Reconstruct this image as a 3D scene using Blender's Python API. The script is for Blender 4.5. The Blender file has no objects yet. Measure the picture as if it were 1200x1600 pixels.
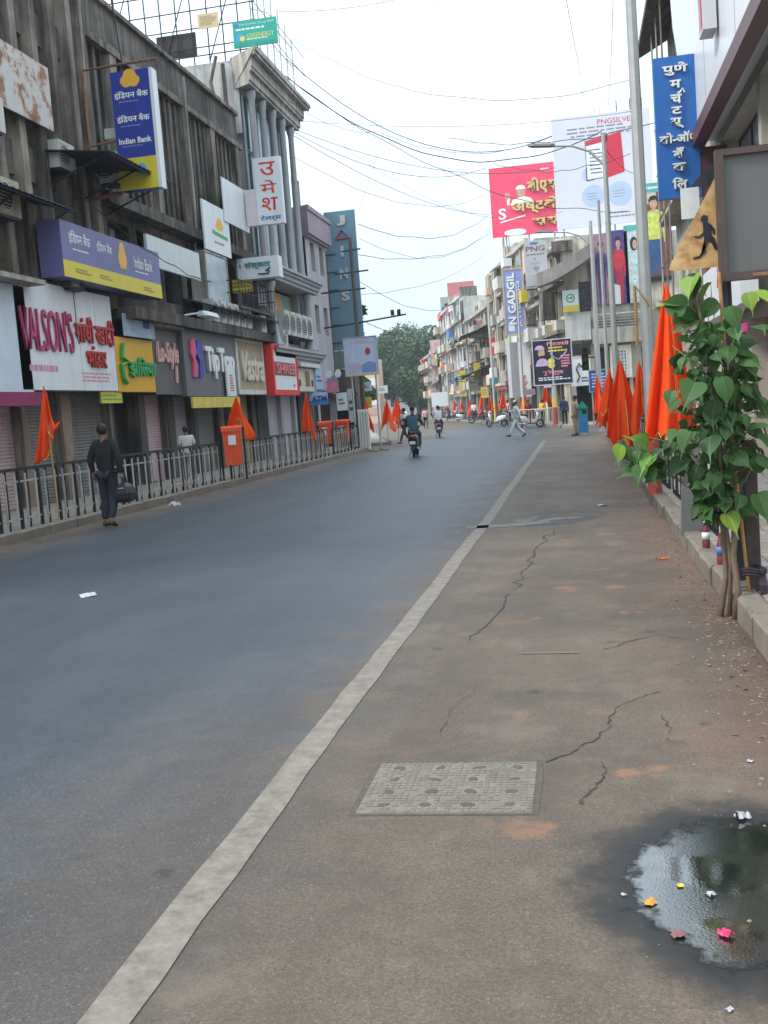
import bpy, math, random
from mathutils import Vector, Matrix
PI = math.pi
sc = bpy.context.scene
C = sc.collection
rng = random.Random(11)

# ------------------------------------------------------------------ camera
FPX, EYE, ROLL = 1650.0, 1.65, math.radians(4.3)
_d = Vector((300/FPX, 180/FPX, -1)).normalized()          # street direction seen from the camera
_h = Vector((math.cos(ROLL), math.sin(ROLL), 0))
_z = _h.cross(_d).normalized()
_x = _d.cross(_z)
RM = Matrix((_x, _d, _z))                                  # camera -> world
cam = bpy.data.cameras.new('camera')
cam.sensor_fit = 'VERTICAL'; cam.sensor_height = 36; cam.lens = FPX/1600*36
cam.clip_start = .05; cam.clip_end = 3000
cam_o = bpy.data.objects.new('camera', cam); C.objects.link(cam_o)
cam_o.matrix_world = Matrix.Translation((0, 0, EYE)) @ RM.to_4x4()
sc.camera = cam_o

# ------------------------------------------------------------------ light
SUN_EL, SUN_AZ = math.radians(46), math.radians(-115)      # high thin overcast, sun to the left and a little behind the camera
world = bpy.data.worlds.new('World'); sc.world = world; world.use_nodes = True
nt = world.node_tree; nt.nodes.clear()
out = nt.nodes.new('ShaderNodeOutputWorld'); bg = nt.nodes.new('ShaderNodeBackground')
sky = nt.nodes.new('ShaderNodeTexSky'); sky.sky_type = 'NISHITA'; sky.sun_disc = False
sky.sun_elevation = SUN_EL; sky.sun_rotation = SUN_AZ; sky.air_density = 1.0; sky.dust_density = 2.0; sky.ozone_density = 2.0
# thin veil of cloud: the clear sky is washed with an even pale grey-white sheet, thinner in places
tcw = nt.nodes.new('ShaderNodeTexCoord'); nz = nt.nodes.new('ShaderNodeTexNoise'); nz.inputs['Scale'].default_value = 1.6; nz.inputs['Detail'].default_value = 5
mpw = nt.nodes.new('ShaderNodeMapping'); mpw.inputs['Scale'].default_value = (1, 1, 2.2)
nt.links.new(tcw.outputs['Generated'], mpw.inputs[0]); nt.links.new(mpw.outputs[0], nz.inputs['Vector'])
mrw = nt.nodes.new('ShaderNodeMapRange'); mrw.inputs[1].default_value = .3; mrw.inputs[2].default_value = .7; mrw.inputs[3].default_value = .74; mrw.inputs[4].default_value = .95
nt.links.new(nz.outputs['Fac'], mrw.inputs[0])
mxw = nt.nodes.new('ShaderNodeMix'); mxw.data_type = 'RGBA'
nt.links.new(mrw.outputs[0], mxw.inputs[0]); nt.links.new(sky.outputs[0], mxw.inputs[6])
# overcast sheet: brighter overhead than at the horizon (standard overcast sky)
sxw = nt.nodes.new('ShaderNodeSeparateXYZ'); nt.links.new(tcw.outputs['Generated'], sxw.inputs[0])
grw = nt.nodes.new('ShaderNodeMapRange'); grw.inputs[1].default_value = 0; grw.inputs[2].default_value = 1; grw.inputs[3].default_value = .50; grw.inputs[4].default_value = 1.55; nt.links.new(sxw.outputs['Z'], grw.inputs[0])
vlw = nt.nodes.new('ShaderNodeMix'); vlw.data_type = 'RGBA'; vlw.blend_type = 'MULTIPLY'; vlw.inputs[0].default_value = 1; vlw.inputs[6].default_value = (7.0, 8.35, 9.3, 1); nt.links.new(grw.outputs[0], vlw.inputs[7]); nt.links.new(vlw.outputs[2], mxw.inputs[7])
nt.links.new(mxw.outputs[2], bg.inputs[0]); bg.inputs[1].default_value = .105
nt.links.new(bg.outputs[0], out.inputs[0])
sun = bpy.data.lights.new('sun', 'SUN'); sun.energy = 1.4; sun.angle = math.radians(11); sun.color = (1, .95, .88)
sun_o = bpy.data.objects.new('sun', sun); C.objects.link(sun_o)
_sd = Vector((math.sin(SUN_AZ)*math.cos(SUN_EL), math.cos(SUN_AZ)*math.cos(SUN_EL), math.sin(SUN_EL)))
sun_o.rotation_euler = _sd.to_track_quat('Z', 'Y').to_euler()
vs = sc.view_settings; vs.view_transform = 'Standard'; vs.look = 'None'; vs.gamma = 1; vs.use_curve_mapping = False; vs.exposure = 1.12

# ------------------------------------------------------------------ measuring: a pixel of the photograph onto a known plane of the place
def ray(px, py):
    return (RM @ Vector(((px-600)/FPX, (800-py)/FPX, -1))).normalized()
def gnd(px, py, z=0.):
    r = ray(px, py); return Vector((0, 0, EYE)) + r*((z-EYE)/r.z)
def at_y(px, py, Y):
    r = ray(px, py); return Vector((0, 0, EYE)) + r*(Y/r.y)
def at_x(px, py, X):
    r = ray(px, py); return Vector((0, 0, EYE)) + r*(X/r.x)
class Frame:
    """a facade's own axes: u along it (left to right as seen), z up, its outward side is local -y"""
    def __init__(s, P, rot): s.P = Vector(P); s.rot = rot; s.u = Vector((math.cos(rot), math.sin(rot), 0)); s.n = Vector((math.sin(rot), -math.cos(rot), 0))
    def uz(s, px, py, off=0.):
        r = ray(px, py); p0 = s.P + s.n*off
        t = (p0-Vector((0, 0, EYE))).dot(s.n)/r.dot(s.n); q = Vector((0, 0, EYE)) + r*t
        return (q-s.P).dot(s.u), q.z
    def w(s, u, z, off=0.): return s.P + s.u*u + s.n*off + Vector((0, 0, z))

# ------------------------------------------------------------------ materials
MATS = {}
def mat(name, col, rough=.7, var=.14, scale=2., bump=.0, metal=0., streak=0., dirt=(.05, .045, .04), spec=.4, bscale=40., coat=0., patch=0.):
    if name in MATS: return MATS[name]
    m = bpy.data.materials.new(name); m.use_nodes = True; t = m.node_tree; N = t.nodes.new; L = t.links.new
    b = t.nodes['Principled BSDF']; b.inputs['Roughness'].default_value = rough; b.inputs['Metallic'].default_value = metal
    b.inputs['Specular IOR Level'].default_value = spec
    if coat: b.inputs['Coat Weight'].default_value = coat; b.inputs['Coat Roughness'].default_value = .15
    tc = N('ShaderNodeTexCoord'); oi = N('ShaderNodeObjectInfo')
    mul = N('ShaderNodeMath'); mul.operation = 'MULTIPLY'; mul.inputs[1].default_value = 61.; L(oi.outputs['Random'], mul.inputs[0])
    add = N('ShaderNodeVectorMath'); add.operation = 'ADD'; L(tc.outputs['Object'], add.inputs[0]); L(mul.outputs[0], add.inputs[1])
    n = N('ShaderNodeTexNoise'); n.inputs['Scale'].default_value = scale; n.inputs['Detail'].default_value = 7; n.inputs['Roughness'].default_value = .62; L(add.outputs[0], n.inputs['Vector'])
    mr = N('ShaderNodeMapRange'); mr.inputs[1].default_value = .25; mr.inputs[2].default_value = .75; mr.inputs[3].default_value = 1-var; mr.inputs[4].default_value = 1+var; L(n.outputs['Fac'], mr.inputs[0])
    mx = N('ShaderNodeMix'); mx.data_type = 'RGBA'; mx.blend_type = 'MULTIPLY'; mx.inputs[0].default_value = 1
    mx.inputs[6].default_value = (*col, 1); L(mr.outputs[0], mx.inputs[7]); last = mx.outputs[2]
    if streak:
        mp = N('ShaderNodeMapping'); mp.inputs['Scale'].default_value = (2.6, 2.6, .22); L(add.outputs[0], mp.inputs[0])
        n2 = N('ShaderNodeTexNoise'); n2.inputs['Scale'].default_value = 1.5; n2.inputs['Detail'].default_value = 8; n2.inputs['Roughness'].default_value = .68; L(mp.outputs[0], n2.inputs['Vector'])
        r2 = N('ShaderNodeMapRange'); r2.inputs[1].default_value = .42; r2.inputs[2].default_value = .66; r2.inputs[3].default_value = 0; r2.inputs[4].default_value = streak; L(n2.outputs['Fac'], r2.inputs[0])
        m2 = N('ShaderNodeMix'); m2.data_type = 'RGBA'; L(r2.outputs[0], m2.inputs[0]); L(last, m2.inputs[6]); m2.inputs[7].default_value = (*dirt, 1); last = m2.outputs[2]
    if patch:
        n5 = N('ShaderNodeTexNoise'); n5.inputs['Scale'].default_value = .45; n5.inputs['Detail'].default_value = 6; n5.inputs['Roughness'].default_value = .6; L(add.outputs[0], n5.inputs['Vector'])
        r5 = N('ShaderNodeMapRange'); r5.inputs[1].default_value = .36; r5.inputs[2].default_value = .64; r5.inputs[3].default_value = 1-patch; r5.inputs[4].default_value = 1+patch*.7; L(n5.outputs['Fac'], r5.inputs[0])
        m5 = N('ShaderNodeMix'); m5.data_type = 'RGBA'; m5.blend_type = 'MULTIPLY'; m5.inputs[0].default_value = 1; L(last, m5.inputs[6]); L(r5.outputs[0], m5.inputs[7]); last = m5.outputs[2]
    L(last, b.inputs['Base Color'])
    if bump:
        n3 = N('ShaderNodeTexNoise'); n3.inputs['Scale'].default_value = bscale; n3.inputs['Detail'].default_value = 6; L(add.outputs[0], n3.inputs['Vector'])
        bp = N('ShaderNodeBump'); bp.inputs['Strength'].default_value = bump; bp.inputs['Distance'].default_value = .02; L(n3.outputs['Fac'], bp.inputs['Height']); L(bp.outputs[0], b.inputs['Normal'])
    MATS[name] = m; return m

def paint(name, col, **k):
    if name.startswith(('print_', 'poster_')): k.setdefault('var', .38); k.setdefault('scale', 5.)
    if name.startswith(('sign_', 'board_', 'banner_')): k.setdefault('streak', .18); k.setdefault('dirt', tuple(c*.55 for c in col)); k.setdefault('var', .1)
    k.setdefault('rough', .45); k.setdefault('var', .06); return mat(name, col, **k)

# ------------------------------------------------------------------ mesh helpers
class MB:
    def __init__(s): s.v = []; s.f = []
    def quad(s, *p): n = len(s.v); s.v += [tuple(q) for q in p]; s.f.append(tuple(range(n, n+len(p)))); return s
    def box(s, x0, x1, y0, y1, z0, z1):
        n = len(s.v); s.v += [(x0, y0, z0), (x1, y0, z0), (x1, y1, z0), (x0, y1, z0), (x0, y0, z1), (x1, y0, z1), (x1, y1, z1), (x0, y1, z1)]
        s.f += [tuple(n+i for i in q) for q in ((3, 2, 1, 0), (4, 5, 6, 7), (0, 1, 5, 4), (1, 2, 6, 5), (2, 3, 7, 6), (3, 0, 4, 7))]; return s
    def prism(s, pts, y0, y1):                       # outline in x,z pushed along y (y0 = front)
        n = len(s.v); k = len(pts)
        s.v += [(x, y0, z) for x, z in pts] + [(x, y1, z) for x, z in pts]
        s.f.append(tuple(range(n, n+k))); s.f.append(tuple(range(n+2*k-1, n+k-1, -1)))
        for i in range(k): j = (i+1) % k; s.f.append((n+j, n+i, n+k+i, n+k+j))
        return s
    def slab(s, pts, z0, z1):                        # outline in x,y pushed up
        n = len(s.v); k = len(pts)
        s.v += [(x, y, z1) for x, y in pts] + [(x, y, z0) for x, y in pts]
        s.f.append(tuple(range(n, n+k))); s.f.append(tuple(range(n+2*k-1, n+k-1, -1)))
        for i in range(k): j = (i+1) % k; s.f.append((n+j, n+i, n+k+i, n+k+j))
        return s
    def tube(s, pts, r, n=6, cap=True):
        pts = [Vector(p) for p in pts]; rs = r if isinstance(r, (list, tuple)) else [r]*len(pts)
        b = len(s.v); up = Vector((0, 0, 1)); prev = None
        for i, p in enumerate(pts):
            t = (pts[min(i+1, len(pts)-1)]-pts[max(i-1, 0)]).normalized()
            if prev is None: a = t.cross(up) if abs(t.z) < .95 else t.cross(Vector((1, 0, 0)))
            else: a = prev - t*prev.dot(t)
            a.normalize(); prev = a; c = t.cross(a)
            for k in range(n): q = 2*PI*k/n; s.v.append(tuple(p + (a*math.cos(q)+c*math.sin(q))*rs[i]))
        for i in range(len(pts)-1):
            for k in range(n): k2 = (k+1) % n; s.f.append((b+i*n+k, b+i*n+k2, b+(i+1)*n+k2, b+(i+1)*n+k))
        if cap: s.f.append(tuple(b+k for k in range(n-1, -1, -1))); s.f.append(tuple(b+(len(pts)-1)*n+k for k in range(n)))
        return s
    def loft(s, rings, cap=True, close=True):
        b = len(s.v); n = len(rings[0])
        for r in rings: s.v += [tuple(p) for p in r]
        for i in range(len(rings)-1):
            for k in range(n if close else n-1): k2 = (k+1) % n; s.f.append((b+i*n+k, b+i*n+k2, b+(i+1)*n+k2, b+(i+1)*n+k))
        if cap: s.f.append(tuple(b+k for k in range(n-1, -1, -1))); s.f.append(tuple(b+(len(rings)-1)*n+k for k in range(n)))
        return s
    def lathe(s, prof, n=16, c=(0, 0)):              # prof: (radius, z)
        return s.loft([[(c[0]+r*math.cos(2*PI*k/n), c[1]+r*math.sin(2*PI*k/n), z) for k in range(n)] for r, z in prof])
    def ball(s, c, r, n=10, m=6, sq=(1, 1, 1)):
        return s.loft([[(c[0]+r*sq[0]*math.sin(PI*(i+.02)/(m+.04))*math.cos(2*PI*k/n), c[1]+r*sq[1]*math.sin(PI*(i+.02)/(m+.04))*math.sin(2*PI*k/n), c[2]-r*sq[2]*math.cos(PI*(i+.02)/(m+.04))) for k in range(n)] for i in range(m+1)])
    def wall(s, u0, u1, z0, z1, ops, depth):         # a wall front at y=0 with real openings (reveals to y=depth)
        us = sorted({u0, u1, *[min(max(o[i], u0), u1) for o in ops for i in (0, 1)]}); zs = sorted({z0, z1, *[min(max(o[i], z0), z1) for o in ops for i in (2, 3)]})
        for a, b in zip(us, us[1:]):
            for c, d in zip(zs, zs[1:]):
                m, k = (a+b)/2, (c+d)/2
                if b-a < 1e-5 or d-c < 1e-5 or any(o[0] < m < o[1] and o[2] < k < o[3] for o in ops): continue
                s.quad((a, 0, c), (b, 0, c), (b, 0, d), (a, 0, d))
        for a, b, c, d in ops:
            s.quad((a, 0, c), (a, 0, d), (a, depth, d), (a, depth, c)); s.quad((b, 0, d), (b, 0, c), (b, depth, c), (b, depth, d))
            s.quad((a, 0, d), (b, 0, d), (b, depth, d), (a, depth, d)); s.quad((b, 0, c), (a, 0, c), (a, depth, c), (b, depth, c))
        return s
    def mesh(s, name, m, smooth=False):
        me = bpy.data.meshes.new(name); me.from_pydata(s.v, [], s.f); me.materials.append(m)
        if smooth:
            for p in me.polygons: p.use_smooth = True
        return me
    def build(s, name, m, parent=None, smooth=False, loc=None, bevel=0):
        o = bpy.data.objects.new(name, s.mesh(name, m, smooth)); C.objects.link(o)
        if parent is not None: o.parent = parent
        if loc is not None: o.location = loc
        if bevel:
            b = o.modifiers.new('bevel', 'BEVEL'); b.width = bevel; b.segments = 2; b.limit_method = 'ANGLE'
        return o
def inst(name, me, parent=None, loc=(0, 0, 0), rot=(0, 0, 0), scale=None):
    o = bpy.data.objects.new(name, me); C.objects.link(o)
    if parent is not None: o.parent = parent
    o.location = loc; o.rotation_euler = rot
    if scale: o.scale = scale
    return o
USED_LABELS = {}
def tag(o, label, cat, group=None):
    assert 4 <= len(label.split()) <= 16, label
    assert label not in USED_LABELS or group, label
    USED_LABELS[label] = 1
    o['label'] = label; o['category'] = cat
    if group: o['group'] = group
    return o
def thing(name, label, cat, loc=(0, 0, 0), rot=0., group=None):
    o = bpy.data.objects.new(name, None); C.objects.link(o); o.empty_display_size = .2
    o.location = loc; o.rotation_euler = (0, 0, rot); return tag(o, label, cat, group)
def kind(o, k): o['kind'] = k; return o
def copy_tree(o, parent=None):
    c = o.copy(); C.objects.link(c); c.parent = parent
    for ch in list(o.children): copy_tree(ch, c)
    return c
ORD = ['first', 'second', 'third', 'fourth', 'fifth', 'sixth', 'seventh', 'eighth', 'ninth', 'tenth', 'eleventh', 'twelfth']

def text(s, cx, cz, w, h, m, parent, y=0., ext=.0, bold=.0, name='lettering', rot=0., shear=0., keep=False):
    c = bpy.data.curves.new('tmp', 'FONT'); c.body = s; c.size = 1; c.offset = bold; c.extrude = .05 if ext else 0; c.shear = shear; c.resolution_u = 3
    o = bpy.data.objects.new('tmp', c); C.objects.link(o)
    me = bpy.data.meshes.new_from_object(o); bpy.data.objects.remove(o); bpy.data.curves.remove(c)
    xs = [v.co.x for v in me.vertices]; ys = [v.co.y for v in me.vertices]
    if not xs: return None
    x0, x1, y0, y1 = min(xs), max(xs), min(ys), max(ys); sx = w/(x1-x0) if w else None; sy = h/(y1-y0) if h else sx
    if sx is None: sx = sy
    cr, sr = math.cos(rot), math.sin(rot)
    for v in me.vertices:
        X = (v.co.x-(x0+x1)/2)*sx; Z = (v.co.y-(y0+y1)/2)*sy; D = v.co.z/.05*ext/2 if ext else 0
        v.co = (cx+X*cr-Z*sr, y-.004-ext/2-D, cz+X*sr+Z*cr)
    me.materials.clear(); me.materials.append(m)
    for p in me.polygons: p.material_index = 0
    o = bpy.data.objects.new(name, me); C.objects.link(o); o.parent = parent; return o
def lines(parent, m, x0, x1, z0, z1, n, y, fill=.55, name='small_print', seed=1):
    """print too small to read: short bars standing for the words of each line"""
    r = random.Random(seed); b = MB(); p = (z1-z0)/n
    for i in range(n):
        z = z1-(i+.5)*p; x = x0+r.uniform(0, .06)*(x1-x0); e = x1-r.uniform(0, .3)*(x1-x0)
        while x < e:
            w = min(r.uniform(.05, .16)*(x1-x0), e-x); b.quad((x, y-.004, z-p*fill/2), (x+w, y-.004, z-p*fill/2), (x+w, y-.004, z+p*fill/2), (x, y-.004, z+p*fill/2)); x += w+.025*(x1-x0)
    return kind(b.build(name, m, parent), 'stuff')
def flat(parent, pts, m, y, name='print', t=.003):
    return MB().prism(pts, y-t, y).build(name, m, parent)
def ell(cx, cz, rx, rz, n=20, a0=0, a1=2*PI):
    full = abs(a1-a0-2*PI) < 1e-6
    return [(cx+rx*math.cos(a0+(a1-a0)*i/(n if full else n-1)), cz+rz*math.sin(a0+(a1-a0)*i/(n if full else n-1))) for i in range(n)]
# ------------------------------------------------------------------ palette
M_CONC = mat('stained_concrete', (.225, .19, .155), .85, .35, 1.1, .25, streak=.94, dirt=(.026, .024, .023), patch=.6)
M_CONC_D = mat('dark_stained_concrete', (.125, .105, .09), .88, .4, 1.3, .25, streak=.92, dirt=(.018, .017, .017), patch=.6)
M_CONC_L = mat('pale_concrete', (.42, .39, .35), .8, .22, 1.2, .12, streak=.72, dirt=(.11, .1, .088), patch=.3)
M_CREAM = mat('cream_plaster', (.52, .47, .38), .8, .2, 1.0, .1, streak=.72, dirt=(.15, .13, .105), patch=.25)
M_WHITEW = mat('white_plaster', (.60, .59, .56), .75, .14, 1.0, .08, streak=.6, dirt=(.22, .2, .18), patch=.15)
M_GREYP = mat('grey_plaster', (.36, .36, .37), .75, .12, 1.2, .1, streak=.45, dirt=(.15, .145, .14))
M_LILAC = mat('pinkish_grey_plaster', (.42, .39, .41), .75, .1, 1.2, .08, streak=.4, dirt=(.22, .2, .2))
M_PEACH = mat('peach_plaster', (.66, .48, .36), .75, .1, 1.2, .08, streak=.4, dirt=(.35, .27, .22))
M_MAROON = mat('maroon_trim', (.11, .035, .04), .45, .2, 3)
M_GLASSD = mat('dark_window_glass', (.018, .02, .023), .12, .3, 1.5, spec=.6)
M_GLASST = mat('teal_tinted_glass', (.03, .095, .11), .08, .25, 1.2, spec=.8)
M_GLASSP = mat('pale_curtain_glass', (.40, .47, .53), .2, .2, 2.0, spec=.7)
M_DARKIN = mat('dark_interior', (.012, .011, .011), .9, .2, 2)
M_BLACK = mat('black_paint', (.018, .018, .02), .5, .25, 6)
M_WPAINT = mat('white_paint', (.62, .61, .58), .5, .14, 6, streak=.35, dirt=(.25, .22, .19))
M_GALV = mat('galvanised_steel', (.42, .43, .42), .5, .12, 5, metal=.15)
M_RUST = mat('rusty_iron', (.24, .11, .065), .85, .4, 9)
M_SHUT = [mat('shutter_pink', (.50, .36, .37), .55, .1, 2, streak=.4, dirt=(.24, .17, .17)), mat('shutter_grey', (.20, .19, .18), .55, .12, 2, metal=.1, streak=.4, dirt=(.05, .045, .045)),
          mat('shutter_lilac', (.46, .41, .45), .55, .1, 2, streak=.35, dirt=(.24, .21, .23)), mat('shutter_maroon', (.10, .05, .05), .55, .15, 2, metal=.1, streak=.4, dirt=(.03, .02, .02))]
M_SAFF = mat('saffron_cloth', (.95, .115, .012), .75, .12, 3)
def _cloth(m):
    t = m.node_tree; b = t.nodes['Principled BSDF']; tr = t.nodes.new('ShaderNodeBsdfTranslucent'); mx = t.nodes.new('ShaderNodeMixShader'); mx.inputs[0].default_value = .4; tr.inputs[0].default_value = (1, .16, .02, 1)
    t.links.new(b.outputs[0], mx.inputs[1]); t.links.new(tr.outputs[0], mx.inputs[2]); t.links.new(mx.outputs[0], t.nodes['Material Output'].inputs[0])
_cloth(M_SAFF)
M_GOLD = mat('gold_trim', (.85, .52, .12), .4, .3, 20)
M_BAMBOO = mat('bamboo', (.42, .24, .10), .6, .25, 12)
M_AC = mat('air_conditioner_casing', (.52, .52, .49), .55, .1, 3, streak=.35, dirt=(.24, .22, .2))
M_ACD = mat('air_conditioner_grille', (.06, .06, .06), .6, .2, 8)
M_SIGNW = paint('sign_white', (.70, .72, .74), var=.05, streak=.22, dirt=(.5, .5, .5))
M_INK = paint('black_ink', (.02, .02, .025))
M_WIRE = mat('cable_sheath', (.03, .03, .032), .6, .1, 5)

# ------------------------------------------------------------------ ground and road
M_GROUND = mat('bare_ground', (.16, .14, .12), .9, .2, .4, .2)
kind(MB().quad((-250, -60, -.03), (250, -60, -.03), (250, 400, -.03), (-250, 400, -.03)).build('ground', M_GROUND), 'structure')

def road_material():
    m = bpy.data.materials.new('worn_asphalt'); m.use_nodes = True; t = m.node_tree; N = t.nodes.new; L = t.links.new; b = t.nodes['Principled BSDF']
    tc = N('ShaderNodeTexCoord'); sp = N('ShaderNodeSeparateXYZ'); L(tc.outputs['Object'], sp.inputs[0])
    def noise(sc_, det=6, vec=None, ro=.6):
        n = N('ShaderNodeTexNoise'); n.inputs['Scale'].default_value = sc_; n.inputs['Detail'].default_value = det; n.inputs['Roughness'].default_value = ro; L(vec or tc.outputs['Object'], n.inputs['Vector']); return n.outputs['Fac']
    def mr(v, a, b_, c=0., d=1., smooth=True):
        n = N('ShaderNodeMapRange'); n.interpolation_type = 'SMOOTHSTEP' if smooth else 'LINEAR'
        for i, q in enumerate((a, b_, c, d)): n.inputs[i+1].default_value = q
        L(v, n.inputs[0]); return n.outputs[0]
    def mth(op, a, b_):
        n = N('ShaderNodeMath'); n.operation = op
        for i, q in enumerate((a, b_)):
            if isinstance(q, (int, float)): n.inputs[i].default_value = q
            else: L(q, n.inputs[i])
        return n.outputs[0]
    def mix(f, a, b_, mode='MIX'):
        n = N('ShaderNodeMix'); n.data_type = 'RGBA'; n.blend_type = mode
        for i, q in ((0, f), (6, a), (7, b_)):
            if isinstance(q, tuple): n.inputs[i].default_value = (*q, 1)
            elif isinstance(q, (int, float)): n.inputs[i].default_value = q
            else: L(q, n.inputs[i])
        return n.outputs[2]
    mp = N('ShaderNodeMapping'); mp.inputs['Scale'].default_value = (1, .16, 1); L(tc.outputs['Object'], mp.inputs[0])
    long_ = noise(1.4, 6, mp.outputs[0]); n1 = noise(.55, 6); n2 = noise(7, 7); n3 = noise(210, 3, ro=.7); n4 = noise(2.3, 5); n5 = noise(70, 4, ro=.65)
    x = mth('ADD', sp.outputs['X'], mth('MULTIPLY', mth('SUBTRACT', n4, .5), 1.6))
    dust = mth('MAXIMUM', mr(x, -2.2, -.9), mr(x, -7.4, -8.7))
    near = mr(sp.outputs['Y'], 9., 3.); dust = mth('MAXIMUM', dust, mth('MULTIPLY', near, mr(x, -3.2, -1.5, 0, .6)))
    col = mix(dust, (.043, .052, .067), (.104, .080, .060))
    col = mix(mth('MULTIPLY', mr(x, .1, 1.1), mr(n1, .3, .6)), col, (.12, .066, .045))
    col = mix(1., col, mix(mr(n1, .3, .7), (.86, .86, .87), (1.15, 1.14, 1.12)), 'MULTIPLY')
    col = mix(1., col, mix(mr(long_, .3, .7), (.88, .88, .88), (1.14, 1.14, 1.13)), 'MULTIPLY')
    col = mix(1., col, mix(mr(n2, .28, .72), (.92, .92, .92), (1.08, 1.08, 1.08)), 'MULTIPLY')
    col = mix(1., col, mix(mr(n3, .3, .7), (.66, .65, .64), (1.36, 1.36, 1.36)), 'MULTIPLY')
    col = mix(1., col, mix(mr(n5, .32, .68), (.84, .83, .82), (1.17, 1.17, 1.17)), 'MULTIPLY')
    vs_ = N('ShaderNodeTexVoronoi'); vs_.inputs['Scale'].default_value = 130; L(tc.outputs['Object'], vs_.inputs['Vector']); sc_ = N('ShaderNodeSeparateColor'); L(vs_.outputs['Color'], sc_.inputs[0])
    col = mix(1., col, mix(sc_.outputs[0], (.84, .83, .82), (1.16, 1.16, 1.17)), 'MULTIPLY'); col = mix(mr(sc_.outputs[1], .95, .98, 0, .3), col, (.22, .2, .18))
    col = mix(mth('MULTIPLY', mr(noise(.8, 8, ro=.7), .46, .62, 0, .55), dust), col, (.062, .047, .038)); col = mix(mth('MULTIPLY', mr(noise(1.3, 8, ro=.68), .52, .66, 0, .4), dust), col, (.17, .135, .105))
    # oil and betel stains, small dark blots
    vo = N('ShaderNodeTexVoronoi'); vo.inputs['Scale'].default_value = 2.1; L(tc.outputs['Object'], vo.inputs['Vector'])
    blot = mth('MULTIPLY', mr(mth('ADD', vo.outputs['Distance'], mth('MULTIPLY', mth('SUBTRACT', n2, .5), .5)), .13, .03), mr(noise(1.1, 2), .46, .54, 0, .75)); col = mix(blot, col, (.035, .032, .03))
    or_ = mth('MULTIPLY', mr(noise(1.7, 6), .60, .68, 0, .65), mr(x, -1.2, .2)); col = mix(or_, col, (.26, .125, .065))
    # the wet place by the kerb
    dx = mth('SUBTRACT', sp.outputs['X'], .57); dy = mth('SUBTRACT', sp.outputs['Y'], 3.50)
    q = N('ShaderNodeMath'); q.operation = 'SQRT'; L(mth('ADD', mth('MULTIPLY', mth('MULTIPLY', dx, dx), 2.25), mth('MULTIPLY', mth('MULTIPLY', dy, dy), 1.75)), q.inputs[0])
    rad = mth('ADD', q.outputs[0], mth('MULTIPLY', mth('SUBTRACT', noise(5, 8, ro=.72), .5), .62))
    wet = mr(rad, .95, .80); damp = mr(rad, 1.1, .88)
    # second wet streak by the patch further up
    dx2 = mth('SUBTRACT', sp.outputs['X'], -.35); dy2 = mth('SUBTRACT', sp.outputs['Y'], 14.6)
    q2 = N('ShaderNodeMath'); q2.operation = 'SQRT'; L(mth('ADD', mth('MULTIPLY', mth('MULTIPLY', dx2, dx2), 1.6), mth('MULTIPLY', mth('MULTIPLY', dy2, dy2), 1.9)), q2.inputs[0])
    damp2 = mr(mth('ADD', q2.outputs[0], mth('MULTIPLY', mth('SUBTRACT', noise(4, 6), .5), 1.1)), .9, .5)
    dampa = mth('MAXIMUM', mth('MULTIPLY', damp, .72), mth('MULTIPLY', damp2, .6))
    col = mix(dampa, col, (.022, .02, .019)); col = mix(wet, col, (.014, .013, .013))
    L(col, b.inputs['Base Color'])
    r0 = mix(dust, (.50, .50, .50), (.72, .72, .72)); r1 = mix(mth('MULTIPLY', damp2, .6), r0, (.28, .28, .28)); r2 = mix(wet, r1, (.5, .5, .5))
    L(r2, b.inputs['Roughness']); b.inputs['Specular IOR Level'].default_value = .4
    bp = N('ShaderNodeBump'); bp.inputs['Strength'].default_value = .5; bp.inputs['Distance'].default_value = .006
    h = mth('ADD', mth('MULTIPLY', n3, 1.), mth('MULTIPLY', n2, .6)); L(h, bp.inputs['Height'])
    bw = N('ShaderNodeBump'); bw.inputs['Distance'].default_value = .006; L(mr(wet, 0, 1, .5, .16), bw.inputs['Strength']); L(h, bw.inputs['Height']); L(bw.outputs[0], b.inputs['Normal'])
    return m
M_ROAD = road_material()
road = kind(MB().quad((-60, -12, 0), (60, -12, 0), (60, 260, 0), (-60, 260, 0)).build('road', M_ROAD), 'structure')

def worn_line(name, col, thr=.42):
    m = bpy.data.materials.new(name); m.use_nodes = True; t = m.node_tree; N = t.nodes.new; L = t.links.new; b = t.nodes['Principled BSDF']; b.inputs['Roughness'].default_value = .7
    tc = N('ShaderNodeTexCoord'); n = N('ShaderNodeTexNoise'); n.inputs['Scale'].default_value = 9; n.inputs['Detail'].default_value = 10; n.inputs['Roughness'].default_value = .78; L(tc.outputs['Object'], n.inputs['Vector'])
    r = N('ShaderNodeMapRange'); r.inputs[1].default_value = thr-.14; r.inputs[2].default_value = thr+.16; L(n.outputs['Fac'], r.inputs[0])
    x = N('ShaderNodeMix'); x.data_type = 'RGBA'; x.inputs[6].default_value = (.11, .09, .073, 1); x.inputs[7].default_value = (*col, 1); L(r.outputs[0], x.inputs[0]); L(x.outputs[2], b.inputs['Base Color']); return m
M_LINE = worn_line('worn_white_road_paint', (.235, .2, .165), .48); M_LINE2 = worn_line('faded_white_road_paint', (.2, .185, .165), .52); M_LINEY = worn_line('faded_yellow_road_paint', (.15, .108, .066), .52)
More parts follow.
